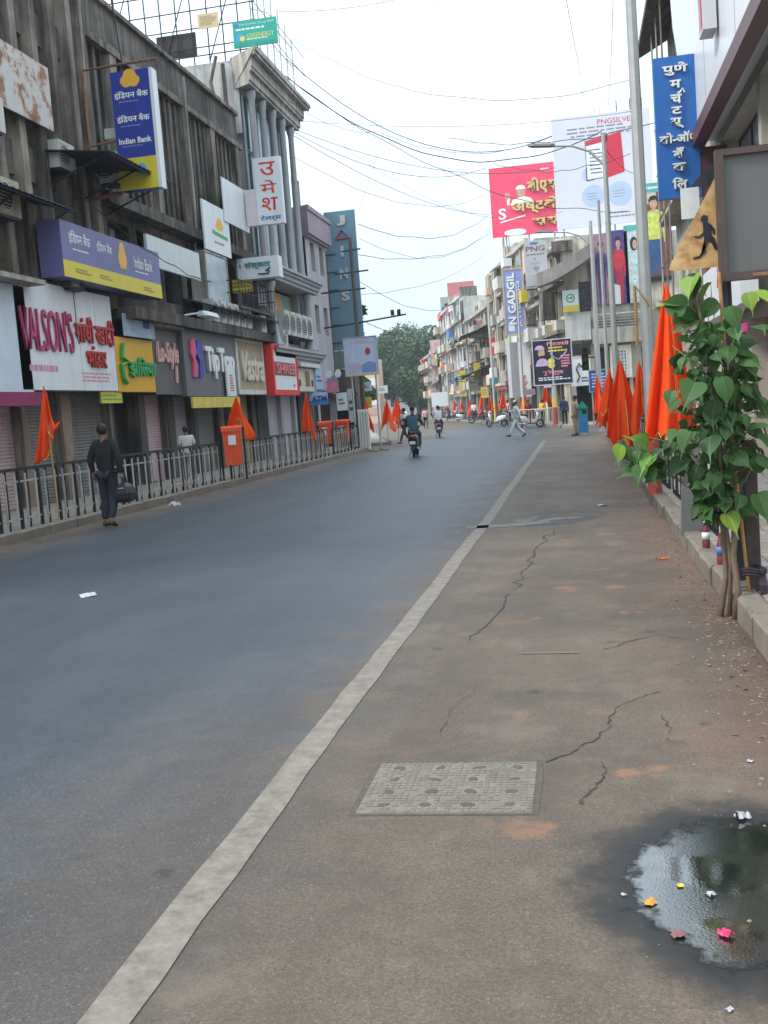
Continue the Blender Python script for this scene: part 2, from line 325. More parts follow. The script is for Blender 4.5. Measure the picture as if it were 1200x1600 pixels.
def strip(pts, w, m, name, z=.004, jit=.012, n=None):
    L_, R_ = [], []
    for i, p in enumerate(pts):
        a, b = pts[max(i-1, 0)], pts[min(i+1, len(pts)-1)]; d = Vector((b[0]-a[0], b[1]-a[1], 0)).normalized(); s = Vector((-d.y, d.x, 0)); ww = w[i] if isinstance(w, list) else w
        L_.append((p[0]+s.x*(ww/2+rng.uniform(-jit, jit)), p[1]+s.y*(ww/2+rng.uniform(-jit, jit)), z)); R_.append((p[0]-s.x*(ww/2+rng.uniform(-jit, jit)), p[1]-s.y*(ww/2+rng.uniform(-jit, jit)), z))
    mb = MB()
    for i in range(len(pts)-1): mb.quad(R_[i], R_[i+1], L_[i+1], L_[i])
    return mb.build(name, m, road)
strip([(-1.42 + .08*min(1, y/14) + .007*math.sin(y*.9), y) for y in [i*.35-1 for i in range(125)]], .155, M_LINE, 'edge_line', jit=.006)
strip([(-1.42, 42.9), (-.7, 42.85), (-.02, 42.8)], .22, M_LINE2, 'cross_line')
strip([(-1.14, 21.8), (-.37, 21.6)], .2, M_LINE2, 'bay_mark')
strip([(-1.2, 29.4), (-.5, 29.3)], .18, M_LINE2, 'bay_mark')
strip([(-1.55, 14.12), (-.9, 14.2), (-.45, 14.35)], [.3, .34, .22], M_LINE2, 'bay_mark', jit=.05)
a, b = gnd(815, 1021), gnd(905, 1020); strip([(a.x, a.y), (b.x, b.y)], .06, M_LINEY, 'yellow_mark', jit=.015)
for i in range(7):                                              # worn zebra bars of the crossing at the junction
    strip([(-8.1+i*1.0, 52.0+.12*i), (-8.0+i*1.0, 54.2+.12*i)], .42, M_LINE2, 'crossing_bar', jit=.05)
for y in (61, 69, 78): strip([(-6.6-.22*(y-60), y), (-6.6-.22*(y+2.6-60), y+2.6)], .14, M_LINE2, 'lane_dash', jit=.03)
pt = [gnd(*p) for p in ((762, 823), (800, 820), (835, 818), (868, 813), (905, 811), (938, 809))]
strip([(p.x, p.y) for p in pt], [.2, .7, .55, 1.0, .75, .15], mat('broken_wet_asphalt', (.04, .036, .033), .6, .6, 6, .5), 'broken_patch', z=.0028, jit=.16)
strip([(p.x+.05, p.y+.25) for p in pt[2:5]], [.1, .3, .12], M_LINE2, 'broken_patch_edge', z=.0034, jit=.08)
# cracks: dark open joints in the asphalt
M_CRACK = mat('open_crack', (.05, .041, .034), .95, .3, 9)
def crack(px, w0, w1, seed):
    r = random.Random(seed); P = [gnd(*p) for p in px]; Q = []
    for i in range(len(P)-1):
        n = 7
        for k in range(n): p = P[i].lerp(P[i+1], k/n); s = (P[i+1]-P[i]).length*.05; Q.append((p.x+r.uniform(-s, s), p.y+r.uniform(-s, s)))
    Q.append((P[-1].x, P[-1].y)); n = len(Q)
    strip(Q, [max(.003, (w0+(w1-w0)*i/n)*r.uniform(.1, .75)) for i in range(n)], M_CRACK, 'crack', z=.0035, jit=.003)
crack([(872, 828), (838, 852), (822, 885), (803, 920), (765, 968), (735, 1000)], .045, .02, 3)
crack([(852, 1192), (902, 1172), (948, 1142), (960, 1108), (998, 1090), (1030, 1082)], .022, .01, 5)
crack([(905, 1258), (932, 1228), (948, 1205), (940, 1192)], .03, .012, 6)
crack([(945, 1016), (985, 1002), (1030, 992), (1075, 1000)], .02, .014, 8)
crack([(1035, 1118), (1048, 1140), (1042, 1158), (1072, 1162)], .012, .008, 9)
crack([(1000, 842), (1030, 838), (1075, 848)], .02, .03, 10)
crack([(930, 790), (975, 794), (1010, 786)], .05, .03, 12)
crack([(760, 1060), (700, 1120), (690, 1150)], .006, .004, 14)

# ------------------------------------------------------------------ footpaths with kerb stones
M_KERB = mat('kerb_stone', (.18, .152, .125), .85, .3, 3, .35, streak=.4, dirt=(.17, .125, .1))
M_PAVE = mat('dusty_paving', (.24, .215, .185), .85, .2, 2.2, .25)
M_TILE = mat('paving_tile_face', (.27, .24, .205), .8, .22, 3.5, .3)
fl = kind(MB().slab([(-20, 4), (-9.06, 4), (-9.06, 44.2), (-9.5, 45.2), (-10.4, 46), (-20, 46)], 0, .14).build('footpath_left', M_PAVE), 'structure')
fr = kind(MB().slab([(1.2, -6), (9, -6), (9, 43.6), (1.9, 43.6), (1.2, 42.6)], 0, .14).build('footpath_right', M_PAVE), 'structure')
BK = lambda y: -1.2-.22*(y-61)                                   # kerb line of the street after its bend to the left
flf = kind(MB().slab([(-30, 51), (BK(51)-10.1, 51), (BK(190)-10.1, 190), (-60, 190)], 0, .14).build('footpath_far_left', M_PAVE), 'structure')
frf = kind(MB().slab([(BK(57)+.4, 57), (12, 55), (12, 190), (BK(190), 190), (BK(59), 59)], 0, .14).build('footpath_far_right', M_PAVE), 'structure')
KS = []
for k in range(4):
    r = random.Random(k); mb = MB(); n = 5; rings = []
    for i in range(n+1):
        y = -.49+.98*i/n; j = lambda: r.uniform(-.008, .008)
        rings.append([(-.09+j(), y, 0), (.09+j(), y, 0), (.09+j(), y, .15+j()), (.065+j(), y, .172+j()), (-.065+j(), y, .172+j()), (-.09+j(), y, .15+j())])
    KS.append(mb.loft(rings).mesh('kerb_stone', M_KERB))
def kerb(parent, pts):
    for i, (x, y, a) in enumerate(pts): inst('kerb_stone', KS[i % 4], parent, (x+rng.uniform(-.012, .012), y, rng.uniform(-.008, .006)), (rng.uniform(-.012, .012), rng.uniform(-.02, .02), a+rng.uniform(-.012, .012)))
kerb(fl, [(-8.97, 5+i, 0) for i in range(40)]); kerb(fr, [(1.11, -5.5+i, 0) for i in range(48)])
BA = math.atan(.22)
kerb(flf, [(BK(52+i)-10.1+.05, 52+i, BA) for i in range(30)]); kerb(frf, [(BK(60+i), 60+i, BA) for i in range(34)])
tile = MB().box(-.142, .142, -.142, .142, 0, .012).mesh('paving_tile', M_TILE)
for i in range(34):
    for j in range(7): inst('paving_tile', tile, fr, (1.36+j*.3, 6.6+i*.3, .139+rng.uniform(-.002, .003)), (rng.uniform(-.008, .008), rng.uniform(-.008, .008), 0))

# ------------------------------------------------------------------ precast drain cover let into the asphalt
M_COVER = mat('drain_cover_concrete', (.165, .142, .117), .85, .3, 6, .4, streak=.4, dirt=(.17, .14, .12)); M_HOLE = mat('silted_hole', (.085, .068, .055), .95, .3, 20)
cov = thing('drain_cover', 'square ribbed concrete drain cover with sixteen round holes, set in the road', 'drain cover', (-.63, 4.43, 0))
MB().box(-.365, .365, -.30, .30, -.05, .006).build('slab', M_COVER, cov, bevel=.004); MB().slab([(-.392+.012*math.sin(q*3.1), -.322+.016*q) for q in range(0, 1)]+[(.388, -.318), (.395, .1), (.386, .326), (.05, .318), (-.384, .33), (-.396, .02)], .0008, .0022).build('silted_rim', M_HOLE, cov)
st = MB()
for i in range(26):
    for j in range(20):
        x = -.35+i*.028; y = -.285+j*.03
        if min(abs(((x+.35) % .18)-.09), 9) < .034 and abs(((y+.29) % .15)-.075) < .032: continue
        if rng.random() < .2: continue
        st.box(x-.010, x+.010, y-.011, y+.011, .005, .0085)
kind(st.build('tread_ribs', M_COVER, cov), 'stuff')
hm = MB().lathe([(.033, 0), (.029, .0022), (.012, .003)], 12).mesh('hole', M_HOLE)
for i in range(4):
    for j in range(4): inst('hole', hm, cov, (-.26+i*.178+rng.uniform(-.008, .008), -.215+j*.148, .0055), (0, 0, rng.random()*6), (rng.uniform(.7, 1.2), rng.uniform(.5, 1.0), 1))

# ------------------------------------------------------------------ standing water
def wet_material():
    m = bpy.data.materials.new('wet_asphalt_film'); m.use_nodes = True; t = m.node_tree; N = t.nodes.new; L = t.links.new; b = t.nodes['Principled BSDF']
    tc = N('ShaderNodeTexCoord'); a = N('ShaderNodeTexNoise'); a.inputs['Scale'].default_value = 3.2; a.inputs['Detail'].default_value = 3; L(tc.outputs['Object'], a.inputs['Vector'])
    g = N('ShaderNodeTexNoise'); g.inputs['Scale'].default_value = 95; g.inputs['Detail'].default_value = 4; L(tc.outputs['Object'], g.inputs['Vector'])
    r = N('ShaderNodeMapRange'); r.interpolation_type = 'SMOOTHSTEP'; r.inputs[1].default_value = .46; r.inputs[2].default_value = .58; L(a.outputs['Fac'], r.inputs[0])
    ro = N('ShaderNodeMapRange'); ro.inputs[3].default_value = .16; ro.inputs[4].default_value = .02; L(r.outputs[0], ro.inputs[0]); 
    bs = N('ShaderNodeMapRange'); bs.inputs[3].default_value = .13; bs.inputs[4].default_value = .03; L(r.outputs[0], bs.inputs[0])
    bp = N('ShaderNodeBump'); bp.inputs['Distance'].default_value = .004; L(bs.outputs[0], bp.inputs['Strength']); L(g.outputs['Fac'], bp.inputs['Height']); L(bp.outputs[0], b.inputs['Normal'])
    sp = N('ShaderNodeSeparateXYZ'); L(tc.outputs['Object'], sp.inputs[0])
    def mth(op, p, q):
        n = N('ShaderNodeMath'); n.operation = op
        for i, v in enumerate((p, q)):
            if isinstance(v, (int, float)): n.inputs[i].default_value = v
            else: L(v, n.inputs[i])
        return n.outputs[0]
    dx = mth('SUBTRACT', sp.outputs['X'], .57); dy = mth('SUBTRACT', sp.outputs['Y'], 3.50); q = mth('SQRT', mth('ADD', mth('MULTIPLY', mth('MULTIPLY', dx, dx), 2.25), mth('MULTIPLY', mth('MULTIPLY', dy, dy), 1.75)), 0)
    e = N('ShaderNodeTexNoise'); e.inputs['Scale'].default_value = 5; e.inputs['Detail'].default_value = 8; e.inputs['Roughness'].default_value = .72; L(tc.outputs['Object'], e.inputs['Vector'])
    k = N('ShaderNodeMapRange'); k.interpolation_type = 'SMOOTHSTEP'; k.inputs[1].default_value = .78; k.inputs[2].default_value = .66; L(mth('ADD', q, mth('MULTIPLY', mth('SUBTRACT', e.outputs['Fac'], .5), .62)), k.inputs[0])
    rm = N('ShaderNodeMix'); rm.data_type = 'FLOAT'; L(k.outputs[0], rm.inputs[0]); rm.inputs[2].default_value = .7; L(ro.outputs[0], rm.inputs[3]); L(rm.outputs[0], b.inputs['Roughness'])
    L(k.outputs[0], b.inputs['Coat Weight']); b.inputs['Coat Roughness'].default_value = .04; b.inputs['Coat IOR'].default_value = 1.8; L(bp.outputs[0], b.inputs['Coat Normal'])
    L(mth('ADD', mth('MULTIPLY', k.outputs[0], .8), .2), b.inputs['Specular IOR Level']); b.inputs['Base Color'].default_value = (.014, .013, .013, 1); tp = N('ShaderNodeBsdfTransparent'); ms = N('ShaderNodeMixShader'); L(k.outputs[0], ms.inputs[0]); L(tp.outputs[0], ms.inputs[1]); L(b.outputs[0], ms.inputs[2]); L(ms.outputs[0], t.nodes['Material Output'].inputs[0]); return m
def blob(cx, cy, rx, ry, seed, n=90):
    r = random.Random(seed); ph = [r.uniform(0, 6) for _ in range(6)]; P = []
    for i in range(n): a = 2*PI*i/n; k = 1+.07*math.sin(2*a+ph[0])+.06*math.sin(3*a+ph[1])+.04*math.sin(7*a+ph[2])+.025*math.sin(13*a+ph[3])+.02*math.sin(23*a+ph[4]); P.append((cx+rx*k*math.cos(a), cy+ry*k*math.sin(a)))
    return P
kind(MB().slab(blob(.57, 3.50, .58, .66, 2), .0004, .0010).build('puddle', wet_material()), 'structure')
# ------------------------------------------------------------------ building kit
_wc = {}
def window(parent, u0, u1, z0, z1, y=.22, glass=None, frame=None, mull=1, trans=0, bars=0):
    glass = glass or M_GLASSD; frame = frame or M_GREYP; w, h = round(u1-u0, 2), round(z1-z0, 2); k = (w, h, glass.name, frame.name, mull, trans, bars)
    if k not in _wc:
        f = MB(); t = .05
        f.box(0, w, -.03, .03, 0, t).box(0, w, -.03, .03, h-t, h).box(0, t, -.028, .028, t, h-t).box(w-t, w, -.028, .028, t, h-t)
        for i in range(mull): x = w*(i+1)/(mull+1); f.box(x-.022, x+.022, -.026, .026, t, h-t)
        for i in range(trans): z = h*(i+1)/(trans+1); f.box(t, w-t, -.024, .024, z-.02, z+.02)
        for i in range(bars): x = w*(i+1)/(bars+1); f.box(x-.01, x+.01, -.09, -.07, 0, h)
        _wc[k] = (f.mesh('window', frame), MB().quad((0, .01, 0), (w, .01, 0), (w, .01, h), (0, .01, h)).mesh('pane', glass))
    a, b = _wc[k]; o = inst('window', a, parent, (u0, y, z0)); inst('pane', b, o); return o
_sc = {}
def shutter(parent, u0, u1, z0, z1, m, y=.2):
    w, h = round(u1-u0, 2), round(z1-z0, 2); k = (w, h, m.name)
    if k not in _sc:
        mb = MB(); n = int(h/.075); r = []
        for i in range(n+1):
            z = h*i/n; r.append([(0, 0, z), (w, 0, z)])
            if i < n: r.append([(0, -.018, z+h/n*.3), (w, -.018, z+h/n*.3)]); r.append([(0, -.018, z+h/n*.75), (w, -.018, z+h/n*.75)])
        mb.loft(r, cap=False, close=False); mb.box(0, w, -.035, .0, 0, .07); _sc[k] = mb.mesh('roller_shutter', m)
    return inst('roller_shutter', _sc[k], parent, (u0, y, z0))
_ac = {}
def ac_unit(loc, rot, label, w=.85, h=.6, d=.34, m=None):
    m = m or M_AC; k = (w, h, m.name)
    if k not in _ac:
        g = MB(); n = 9
        for i in range(n): z = h*.1+h*.8*i/(n-1); g.box(w*.08, w*.62, -.012, .0, z-.008, z+.008)
        g.loft([[(w*.35+r*math.cos(2*PI*q/18), -.016, h/2+r*math.sin(2*PI*q/18)) for q in range(18)] for r in (h*.40, h*.36)], cap=False)
        _ac[k] = (MB().box(0, w, 0, d, 0, h).mesh('casing', m), MB().prism(ell(w*.35, h/2, h*.38, h*.38, 18), -.004, .0).mesh('fan_opening', M_ACD), g.mesh('grille', M_AC), MB().box(.06, w-.06, .02, d+.12, -.05, -.001).mesh('bracket', M_BLACK))
    o = thing('air_conditioner', label, 'air conditioner', loc, rot)
    for n, me in zip(('casing', 'fan_opening', 'grille', 'bracket'), _ac[k]): inst(n, me, o)
    return o
def board(fr_, name, label, px, off, depth, m, cat='sign', frame=None, fw=.06, side=None, uz=None):
    """a signboard whose lower left and upper right corners were read off the photograph on the plane it hangs in"""
    u0, z0 = fr_.uz(px[0], px[3], off) if uz is None else (uz[0], uz[2]); u1, z1 = fr_.uz(px[2], px[1], off) if uz is None else (uz[1], uz[3]); w, h = u1-u0, z1-z0
    o = thing(name, label, cat, fr_.w(u0, z0, off), fr_.rot)
    MB().box(0, w, 0, depth, 0, h).build('panel', m, o)
    if frame:
        f = MB(); f.box(-fw, w+fw, -.035, depth+.01, -fw, 0).box(-fw, w+fw, -.035, depth+.01, h, h+fw).box(-fw, 0, -.033, depth+.008, 0, h).box(w, w+fw, -.033, depth+.008, 0, h); f.build('frame', frame, o)
    return o, w, h
def band(parent, u0, u1, z0, z1, out_, m, name='ledge', back=.0): return MB().box(u0, u1, -out_, back-.002, z0, z1).build(name, m, parent)
def cornice(parent, u0, u1, z0, prof, m, name='cornice', ret=True):
    """prof: (projection, height) steps from the bottom up"""
    pts = []; z = z0
    for p, h in prof: pts += [(p, z), (p, z+h)]; z += h
    mb = MB(); rings = []
    for u, s in ((u0, -1), (u1, 1)): rings.append([(u+s*p*(1 if ret else 0), -p, q) for p, q in pts]+[(u, .3, z), (u, .3, z0)])
    mb.loft([r[::-1] for r in rings]); return mb.build(name, m, parent)
L90 = PI/2
FL = Frame((-11.8, 0, 0), L90)
S_ = lambda px, py=690, off=0.: FL.uz(px, py, off)[0]

# ------------------------------------------------------------------ left, nearest: dark weathered concrete block with upright fins
def shopfront(parent, Y0, cuts, z1=2.62):
    """cuts: (Y start, Y end, shutter material or None)"""
    ops = [(a-Y0, b-Y0, .16, z1) for a, b, m in cuts]
    for (a, b, c, d), (_, _, m) in zip(ops, cuts):
        if m is not None: shutter(parent, a, b, c, d, m)
        else: MB().quad((a, .34, c), (b, .34, c), (b, .34, d), (a, .34, d)).build('dark_doorway', M_DARKIN, parent)
    return ops
L1 = thing('concrete_building', 'near left block of black-stained concrete with upright fins and small dark windows', 'building', (-11.8, 8, 0), L90)
W1, H1 = 17.75, 17.5
cuts = [(9, 12, M_SHUT[1]), (12.4, 15.4, M_SHUT[2]), (15.8, 18.4, M_SHUT[1]), (18.8, S_(33), M_SHUT[0]), (S_(44), S_(96), M_SHUT[1]), (S_(113), 25.6, M_SHUT[1])]
ops = shopfront(L1, 8, cuts)
wins = []
nb = 19; p = W1/nb
for i in range(nb):
    for k, (a, b) in enumerate(((5.4, 7.0), (8.5, 10.3), (11.5, 13.3), (14.4, 16.2))): wins.append((i*p+.27, (i+1)*p-.27, a, b))
MB().wall(0, W1, 0, H1, ops+wins, .34).box(0, W1, .36, 9, H1-.3, H1).box(0, .3, .35, 9, 0, H1-.3).box(W1-.3, W1-.001, .35, 9, 0, H1-.3).build('wall', M_CONC, L1)
for i, (a, b, c, d) in enumerate(wins):
    if a > 9: window(L1, a, b, c, d, .3, M_GLASSD, M_CONC_D, 0, 1)
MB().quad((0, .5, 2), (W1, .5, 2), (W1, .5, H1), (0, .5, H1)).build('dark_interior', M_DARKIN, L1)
fin = MB().loft([[(-.13, -.30, z), (.13, -.30, z), (.19, 0, z), (-.19, 0, z)] for z in (5.1, H1)]).mesh('fin', M_CONC)
for i in range(nb+1):
    if 9 < i*p: inst('fin', fin, L1, (min(max(i*p, .2), W1-.2), -.002, 0))
for z in (7.35, 10.6, 13.6):
    for i in range(nb):
        if 9 < i*p: band(L1, i*p+.19, (i+1)*p-.19, z, z+.75, .1, M_CONC_D, 'spandrel')
band(L1, 0, W1, 4.75, 5.1, .45, M_CONC_D, 'ledge')
for y0, y1 in ((S_(34), S_(43)), (S_(97), S_(112))): MB().box(y0-8, y1-8, -.06, -.004, .14, 2.62).build('pier', mat('brown_pier', (.24, .17, .13), .8, .3, 4, streak=.4), L1)

# ------------------------------------------------------------------ left, second: long dark block with close-set fins under a deep parapet
L2 = thing('concrete_building', 'long dark block with close-set vertical fins under a deep plain parapet', 'building', (-11.8, 25.78, 0), L90)
W2, Y2 = 13.1, 25.78
cuts = [(25.95, S_(177), M_SHUT[3]), (S_(182), S_(218), None), (S_(230), S_(262), M_SHUT[0]), (S_(275), S_(303), M_SHUT[2]), (S_(310), S_(345), M_SHUT[1]), (S_(350), S_(362), M_SHUT[1]), (S_(374), S_(398), mat('shutter_tan', (.34, .25, .14), .6, .1, 2)), (S_(404), 38.5, M_SHUT[2])]
ops = shopfront(L2, Y2, cuts)
w2 = [(.8+i*1.85, 2.2+i*1.85, 5.35, 7.2) for i in range(7)]
MB().wall(0, W2, 0, 12.9, ops+w2+[(.35, W2-.35, 7.95, 11.65)], .6).box(0, W2, .62, 12, 12.1, 12.3).box(0, W2, .3, .6, 12.0, 12.9).box(0, .3, .62, 12, 0, 12.1).box(W2-.3, W2, .62, 12, 0, 12.1).build('wall', M_CONC_D, L2)
MB().quad((.3, .58, 7.9), (W2-.3, .58, 7.9), (W2-.3, .58, 11.7), (.3, .58, 11.7)).build('recess_wall', mat('dark_recess_concrete', (.05, .045, .042), .9, .4, 2, streak=.5), L2)  # back of the fin recess, a darker concrete tone than the front wall
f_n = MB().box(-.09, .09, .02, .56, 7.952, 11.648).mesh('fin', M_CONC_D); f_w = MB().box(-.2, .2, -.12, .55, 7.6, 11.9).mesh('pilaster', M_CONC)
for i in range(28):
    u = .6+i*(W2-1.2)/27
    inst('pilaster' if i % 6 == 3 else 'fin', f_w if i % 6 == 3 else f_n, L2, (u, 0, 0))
for i in range(9):
    u = .9+i*1.38; window(L2, u, u+.8, 8.3, 10.9, .45, M_GLASSD, M_CONC_D, 0, 1)
for i, (a, b, c, d) in enumerate(w2): window(L2, a, b, c, d, .4, M_GLASSD if i % 3 else M_GLASSP, M_CONC_D, 2, 1)
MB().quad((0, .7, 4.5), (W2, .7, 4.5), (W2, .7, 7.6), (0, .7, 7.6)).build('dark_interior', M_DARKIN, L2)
band(L2, 0, W2, 12.9, 13.02, .12, M_CONC, 'coping', .7); band(L2, 0, W2, 11.66, 11.84, .16, M_CONC, 'ledge')
band(L2, 0, W2, 7.45, 7.75, .5, M_CONC_D, 'ledge'); band(L2, 0, W2, 4.5, 4.8, .9, M_CONC_D, 'ledge')
for y0, y1 in ((S_(219), S_(229)), (S_(264), S_(274)), (S_(304), S_(309)), (S_(363), S_(373))): MB().box(y0-Y2, y1-Y2, -.05, -.003, .14, 2.6).build('pier', mat('dark_pier', (.06, .055, .052), .7, .3, 4), L2)
MB().tube([(7.1, -.12, 4.85), (7.1, -.12, 7.4), (7.15, -.2, 7.6), (7.15, -.2, 12.6)], .05, 8).build('drain_pipe', M_CONC_L, L2)

# ------------------------------------------------------------------ left, third: grey columned building with cornices
L3P = Frame((-11.65, 39.3, 0), L90)
L3 = thing('columned_building', 'grey building with tall round columns, teal glass and a heavy moulded cornice', 'building', (-11.65, 39.3, 0), L90)
W3 = 6.2
ops3 = [(.25, 1.9, .16, 2.7), (2.2, 4.0, .16, 2.7), (4.3, 5.95, .16, 2.7)]
for (a, b, c, d), m in zip(ops3, (M_SHUT[2], M_SHUT[2], None)):
    if m: shutter(L3, a, b, c, d, m)
    else: MB().quad((a, .34, c), (b, .34, c), (b, .34, d), (a, .34, d)).build('dark_doorway', M_DARKIN, L3)
MB().wall(0, W3, 0, 14.2, ops3+[(.3, W3-.3, 4.75, 7.05), (.25, W3-.25, 7.85, 13.9)], .35).box(0, W3, .37, 9, 14.0, 15.05).box(0, .3, .36, 9, 0, 14.0).box(W3-.3, W3, .36, 9, 0, 14.0).build('wall', M_GREYP, L3)
MB().box(-.03, -.004, 0.05, 9, 12.4, 15.06).build('side_wall_render', M_WHITEW, L3)
for i in range(9):
    u = .27+i*.63; gm = M_GLASST if i % 2 == 0 else M_GLASSP
    for z in (7.9, 9.9, 11.9): window(L3, u, u+.61, z, z+1.95, .1, gm, mat('teal_frame', (.05, .11, .12), .4), 0)
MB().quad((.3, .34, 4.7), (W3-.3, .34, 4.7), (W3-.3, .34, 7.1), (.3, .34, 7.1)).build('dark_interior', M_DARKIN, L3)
colp = [(.20, 7.62), (.20, 7.72), (.17, 7.76), (.16, 7.9), (.13, 13.5), (.14, 13.55), (.14, 13.6), (.19, 13.78), (.19, 13.98)]
cm = MB().lathe([(r*.92, z) for r, z in colp], 16).mesh('column', M_GREYP); [setattr(q, 'use_smooth', True) for q in cm.polygons]
for u in (.3, 1.7, 3.1, 4.5, 5.9): inst('column', cm, L3, (u, -.3, 0))
cm2 = MB().lathe([(.34, 4.42), (.34, 4.55), (.27, 4.6), (.22, 4.9), (.16, 5.3), (.15, 6.6), (.2, 6.75), (.22, 6.9)], 16).mesh('column', M_GREYP); [setattr(q, 'use_smooth', True) for q in cm2.polygons]
for u in (.3, W3-.25): inst('column', cm2, L3, (u, -.42, 0))
cornice(L3, .0, W3, 14.0, [(.5, .12), (.56, .3), (.68, .12), (.72, .35), (.92, .12), (.98, .14)], M_CONC_L)
cornice(L3, .0, W3, 6.95, [(.7, .14), (.78, .16), (.86, .12), (.95, .1)], M_GREYP)
cornice(L3, .0, W3, 3.9, [(.6, .12), (.7, .14), (.82, .14), (.9, .1)], M_GREYP)
MB().box(2.6, 5.9, -.78, -.6, 3.72, 3.88).build('white_fascia', M_WPAINT, L3)
# colourful strip of boards behind the first floor balcony
o, w, h = board(L3P, 'advertising_banner', 'orange, red, blue and green advertising panel under the columned building cornice', None, -.3, .05, paint('panel_orange', (.72, .36, .14)), uz=(1.0, 5.8, 5.75, 6.85))
flat(o, [(.0, 0), (1.1, 0), (1.1, h), (0, h)], paint('panel_violet', (.34, .25, .42)), -.002); flat(o, [(1.1, 0), (2.3, 0), (2.5, h), (1.1, h)], paint('panel_red', (.66, .16, .12)), -.003)
flat(o, [(3.5, 0), (4.0, 0), (4.0, h), (3.5, h)], paint('panel_blue', (.14, .33, .5)), -.002); flat(o, [(4.0, 0), (w, 0), (w, h), (4.0, h)], paint('panel_green', (.35, .48, .25)), -.003)
for i in range(5): ac_unit(L3P.w(1.3+i*.92, 4.95, .62), L90, f'{ORD[i]} from the left of five tall AC units under the colourful panel', .8, .95, .36)
ac_unit(L3P.w(.85, 4.44, .62), L90, 'low AC unit on the ledge beside the fat grey column', .7, .62, .34)
# boards on the ground floor of the columned building
o, w, h = board(L3P, 'shop_sign', 'cream shop sign with a brown emblem below the white fascia', None, .55, .12, paint('sign_cream', (.60, .54, .43)), uz=(2.75, 5.5, 2.72, 3.68))
flat(o, [(1.3, .2), (2.0, .2), (2.05, .75), (1.9, .85), (1.4, .85), (1.25, .75)], paint('emblem_brown', (.22, .13, .06)), -.003, 'emblem'); flat(o, ell(.35, .35, .2, .16), M_MAROON, -.003, 'emblem'); flat(o, ell(w-.3, .35, .2, .16), M_MAROON, -.003, 'emblem')
o, w, h = board(L3P, 'shop_sign', 'pale blue sign at the end of the cream shop sign', None, .62, .12, paint('sign_pale_blue', (.42, .54, .68)), uz=(5.6, 6.8, 2.6, 3.75))
lines(o, paint('sign_blue_ink', (.05, .14, .42)), .1, w-.1, .5, .85, 2, 0); flat(o, [(0, 0), (w, 0), (w, .22), (0, .22)], paint('sign_blue_ink', (0, 0, 0)), -.002)
o, w, h = board(Frame((0, 44.5, 0), 0), 'cash_machine_sign', 'blue and white sign reading ATM over a dark doorway', (484, 612, 511, 634), 0, .12, paint('atm_blue', (.06, .22, .52)))
flat(o, [(0, .18), (w, .3), (w, h), (0, h)], paint('atm_pale', (.45, .55, .66)), -.002); text('ATM', w*.55, h*.52, w*.8, h*.42, paint('sign_navy', (.02, .08, .36)), o, -.006, .02, .03)

# ------------------------------------------------------------------ left, further: lilac-grey block, white tower, peach building
L4 = thing('rendered_building', 'plain pinkish-grey rendered block beyond the columned building', 'building', (-11.4, 46.4, 0), L90)
w4 = [(.9, 1.7, z, z+1.3) for z in (5.4, 8.2)]+[(2.6, 3.4, z, z+1.3) for z in (5.4, 8.2)]
MB().wall(0, 3.9, 0, 10.9, w4+[(.4, 3.5, .16, 2.8)], .3).box(0, 3.9, .32, 8, 10.5, 10.9).box(0, .25, .31, 8, 0, 10.5).box(3.65, 3.9, .31, 8, 0, 10.5).build('wall', M_LILAC, L4)
for a, b, c, d in w4: window(L4, a, b, c, d, .25, M_GLASSD, M_LILAC, 1)
MB().quad((.4, .29, .16), (3.5, .29, .16), (3.5, .29, 2.8), (.4, .29, 2.8)).build('dark_doorway', M_DARKIN, L4)
cornice(L4, 0, 3.9, 9.6, [(.18, .1), (.28, 1.0), (.34, .2)], mat('mauve_band', (.34, .26, .31), .7, .1, 2, streak=.3))
L4b = thing('rendered_tower', 'narrow white rendered stair tower above the pinkish-grey block', 'building', (-12.7, 46.8, 0), L90)
MB().box(0, 2.3, 0, 4, 8, 15.2).build('wall', M_WHITEW, L4b); MB().box(2.32, 3.6, .3, 3.6, 8, 13.4).build('annexe', M_CREAM, L4b)
for z in (10.5, 12.1, 13.7): band(L4b, -.02, 2.32, z, z+.06, .03, M_GREYP, 'string_course')
window(L4b, 3.62, 5.0, 11.6, 13.2, .1, M_GLASST, M_WPAINT, 1)
L5 = thing('rendered_building', 'narrow peach building with a steel ladder frame up its face', 'building', (-11.6, 51.5, 0), L90)
w5 = [(.9, 1.5, z, z+1.4) for z in (3.6, 6.4)]+[(2.2, 2.9, z, z+1.4) for z in (3.6, 6.4)]
MB().wall(0, 3.4, 0, 10.2, w5, .3).box(0, 3.4, .32, 8, 9.9, 10.2).box(0, .25, .31, 8, 0, 9.9).box(3.15, 3.4, .31, 8, 0, 9.9).build('wall', M_PEACH, L5)
for a, b, c, d in w5: window(L5, a, b, c, d, .25, M_GLASSD, M_PEACH, 1)
for z in [2.6+i*.85 for i in range(9)]: MB().tube([(-.35, .1, z), (-.35, -.5, z), (.7, -.5, z)], .025, 5).build('ladder_rung', M_BLACK, L5)
LB = Frame((0, 51.2, 0), 0)
o, w, h = board(LB, 'tower_sign', 'tall narrow slate-blue vertical sign with red triangle beside the peach building', (522, 327, 553, 548), 0, .15, paint('tower_sign_blue', (.12, .24, .32), streak=.3, dirt=(.2, .22, .22)))
mw = paint('tower_letter_white', (.5, .52, .5), streak=.4, dirt=(.25, .2, .17))
text('J', w*.55, h*.93, w*.28, h*.07, mw, o, 0, .05, .05); MB().tube([(w*.35, -.03, h*.80), (w*.55, -.03, h*.865), (w*.78, -.03, h*.80), (w*.35, -.03, h*.80)], .05, 6).build('triangle_emblem', paint('triangle_red', (.3, .05, .05)), o)
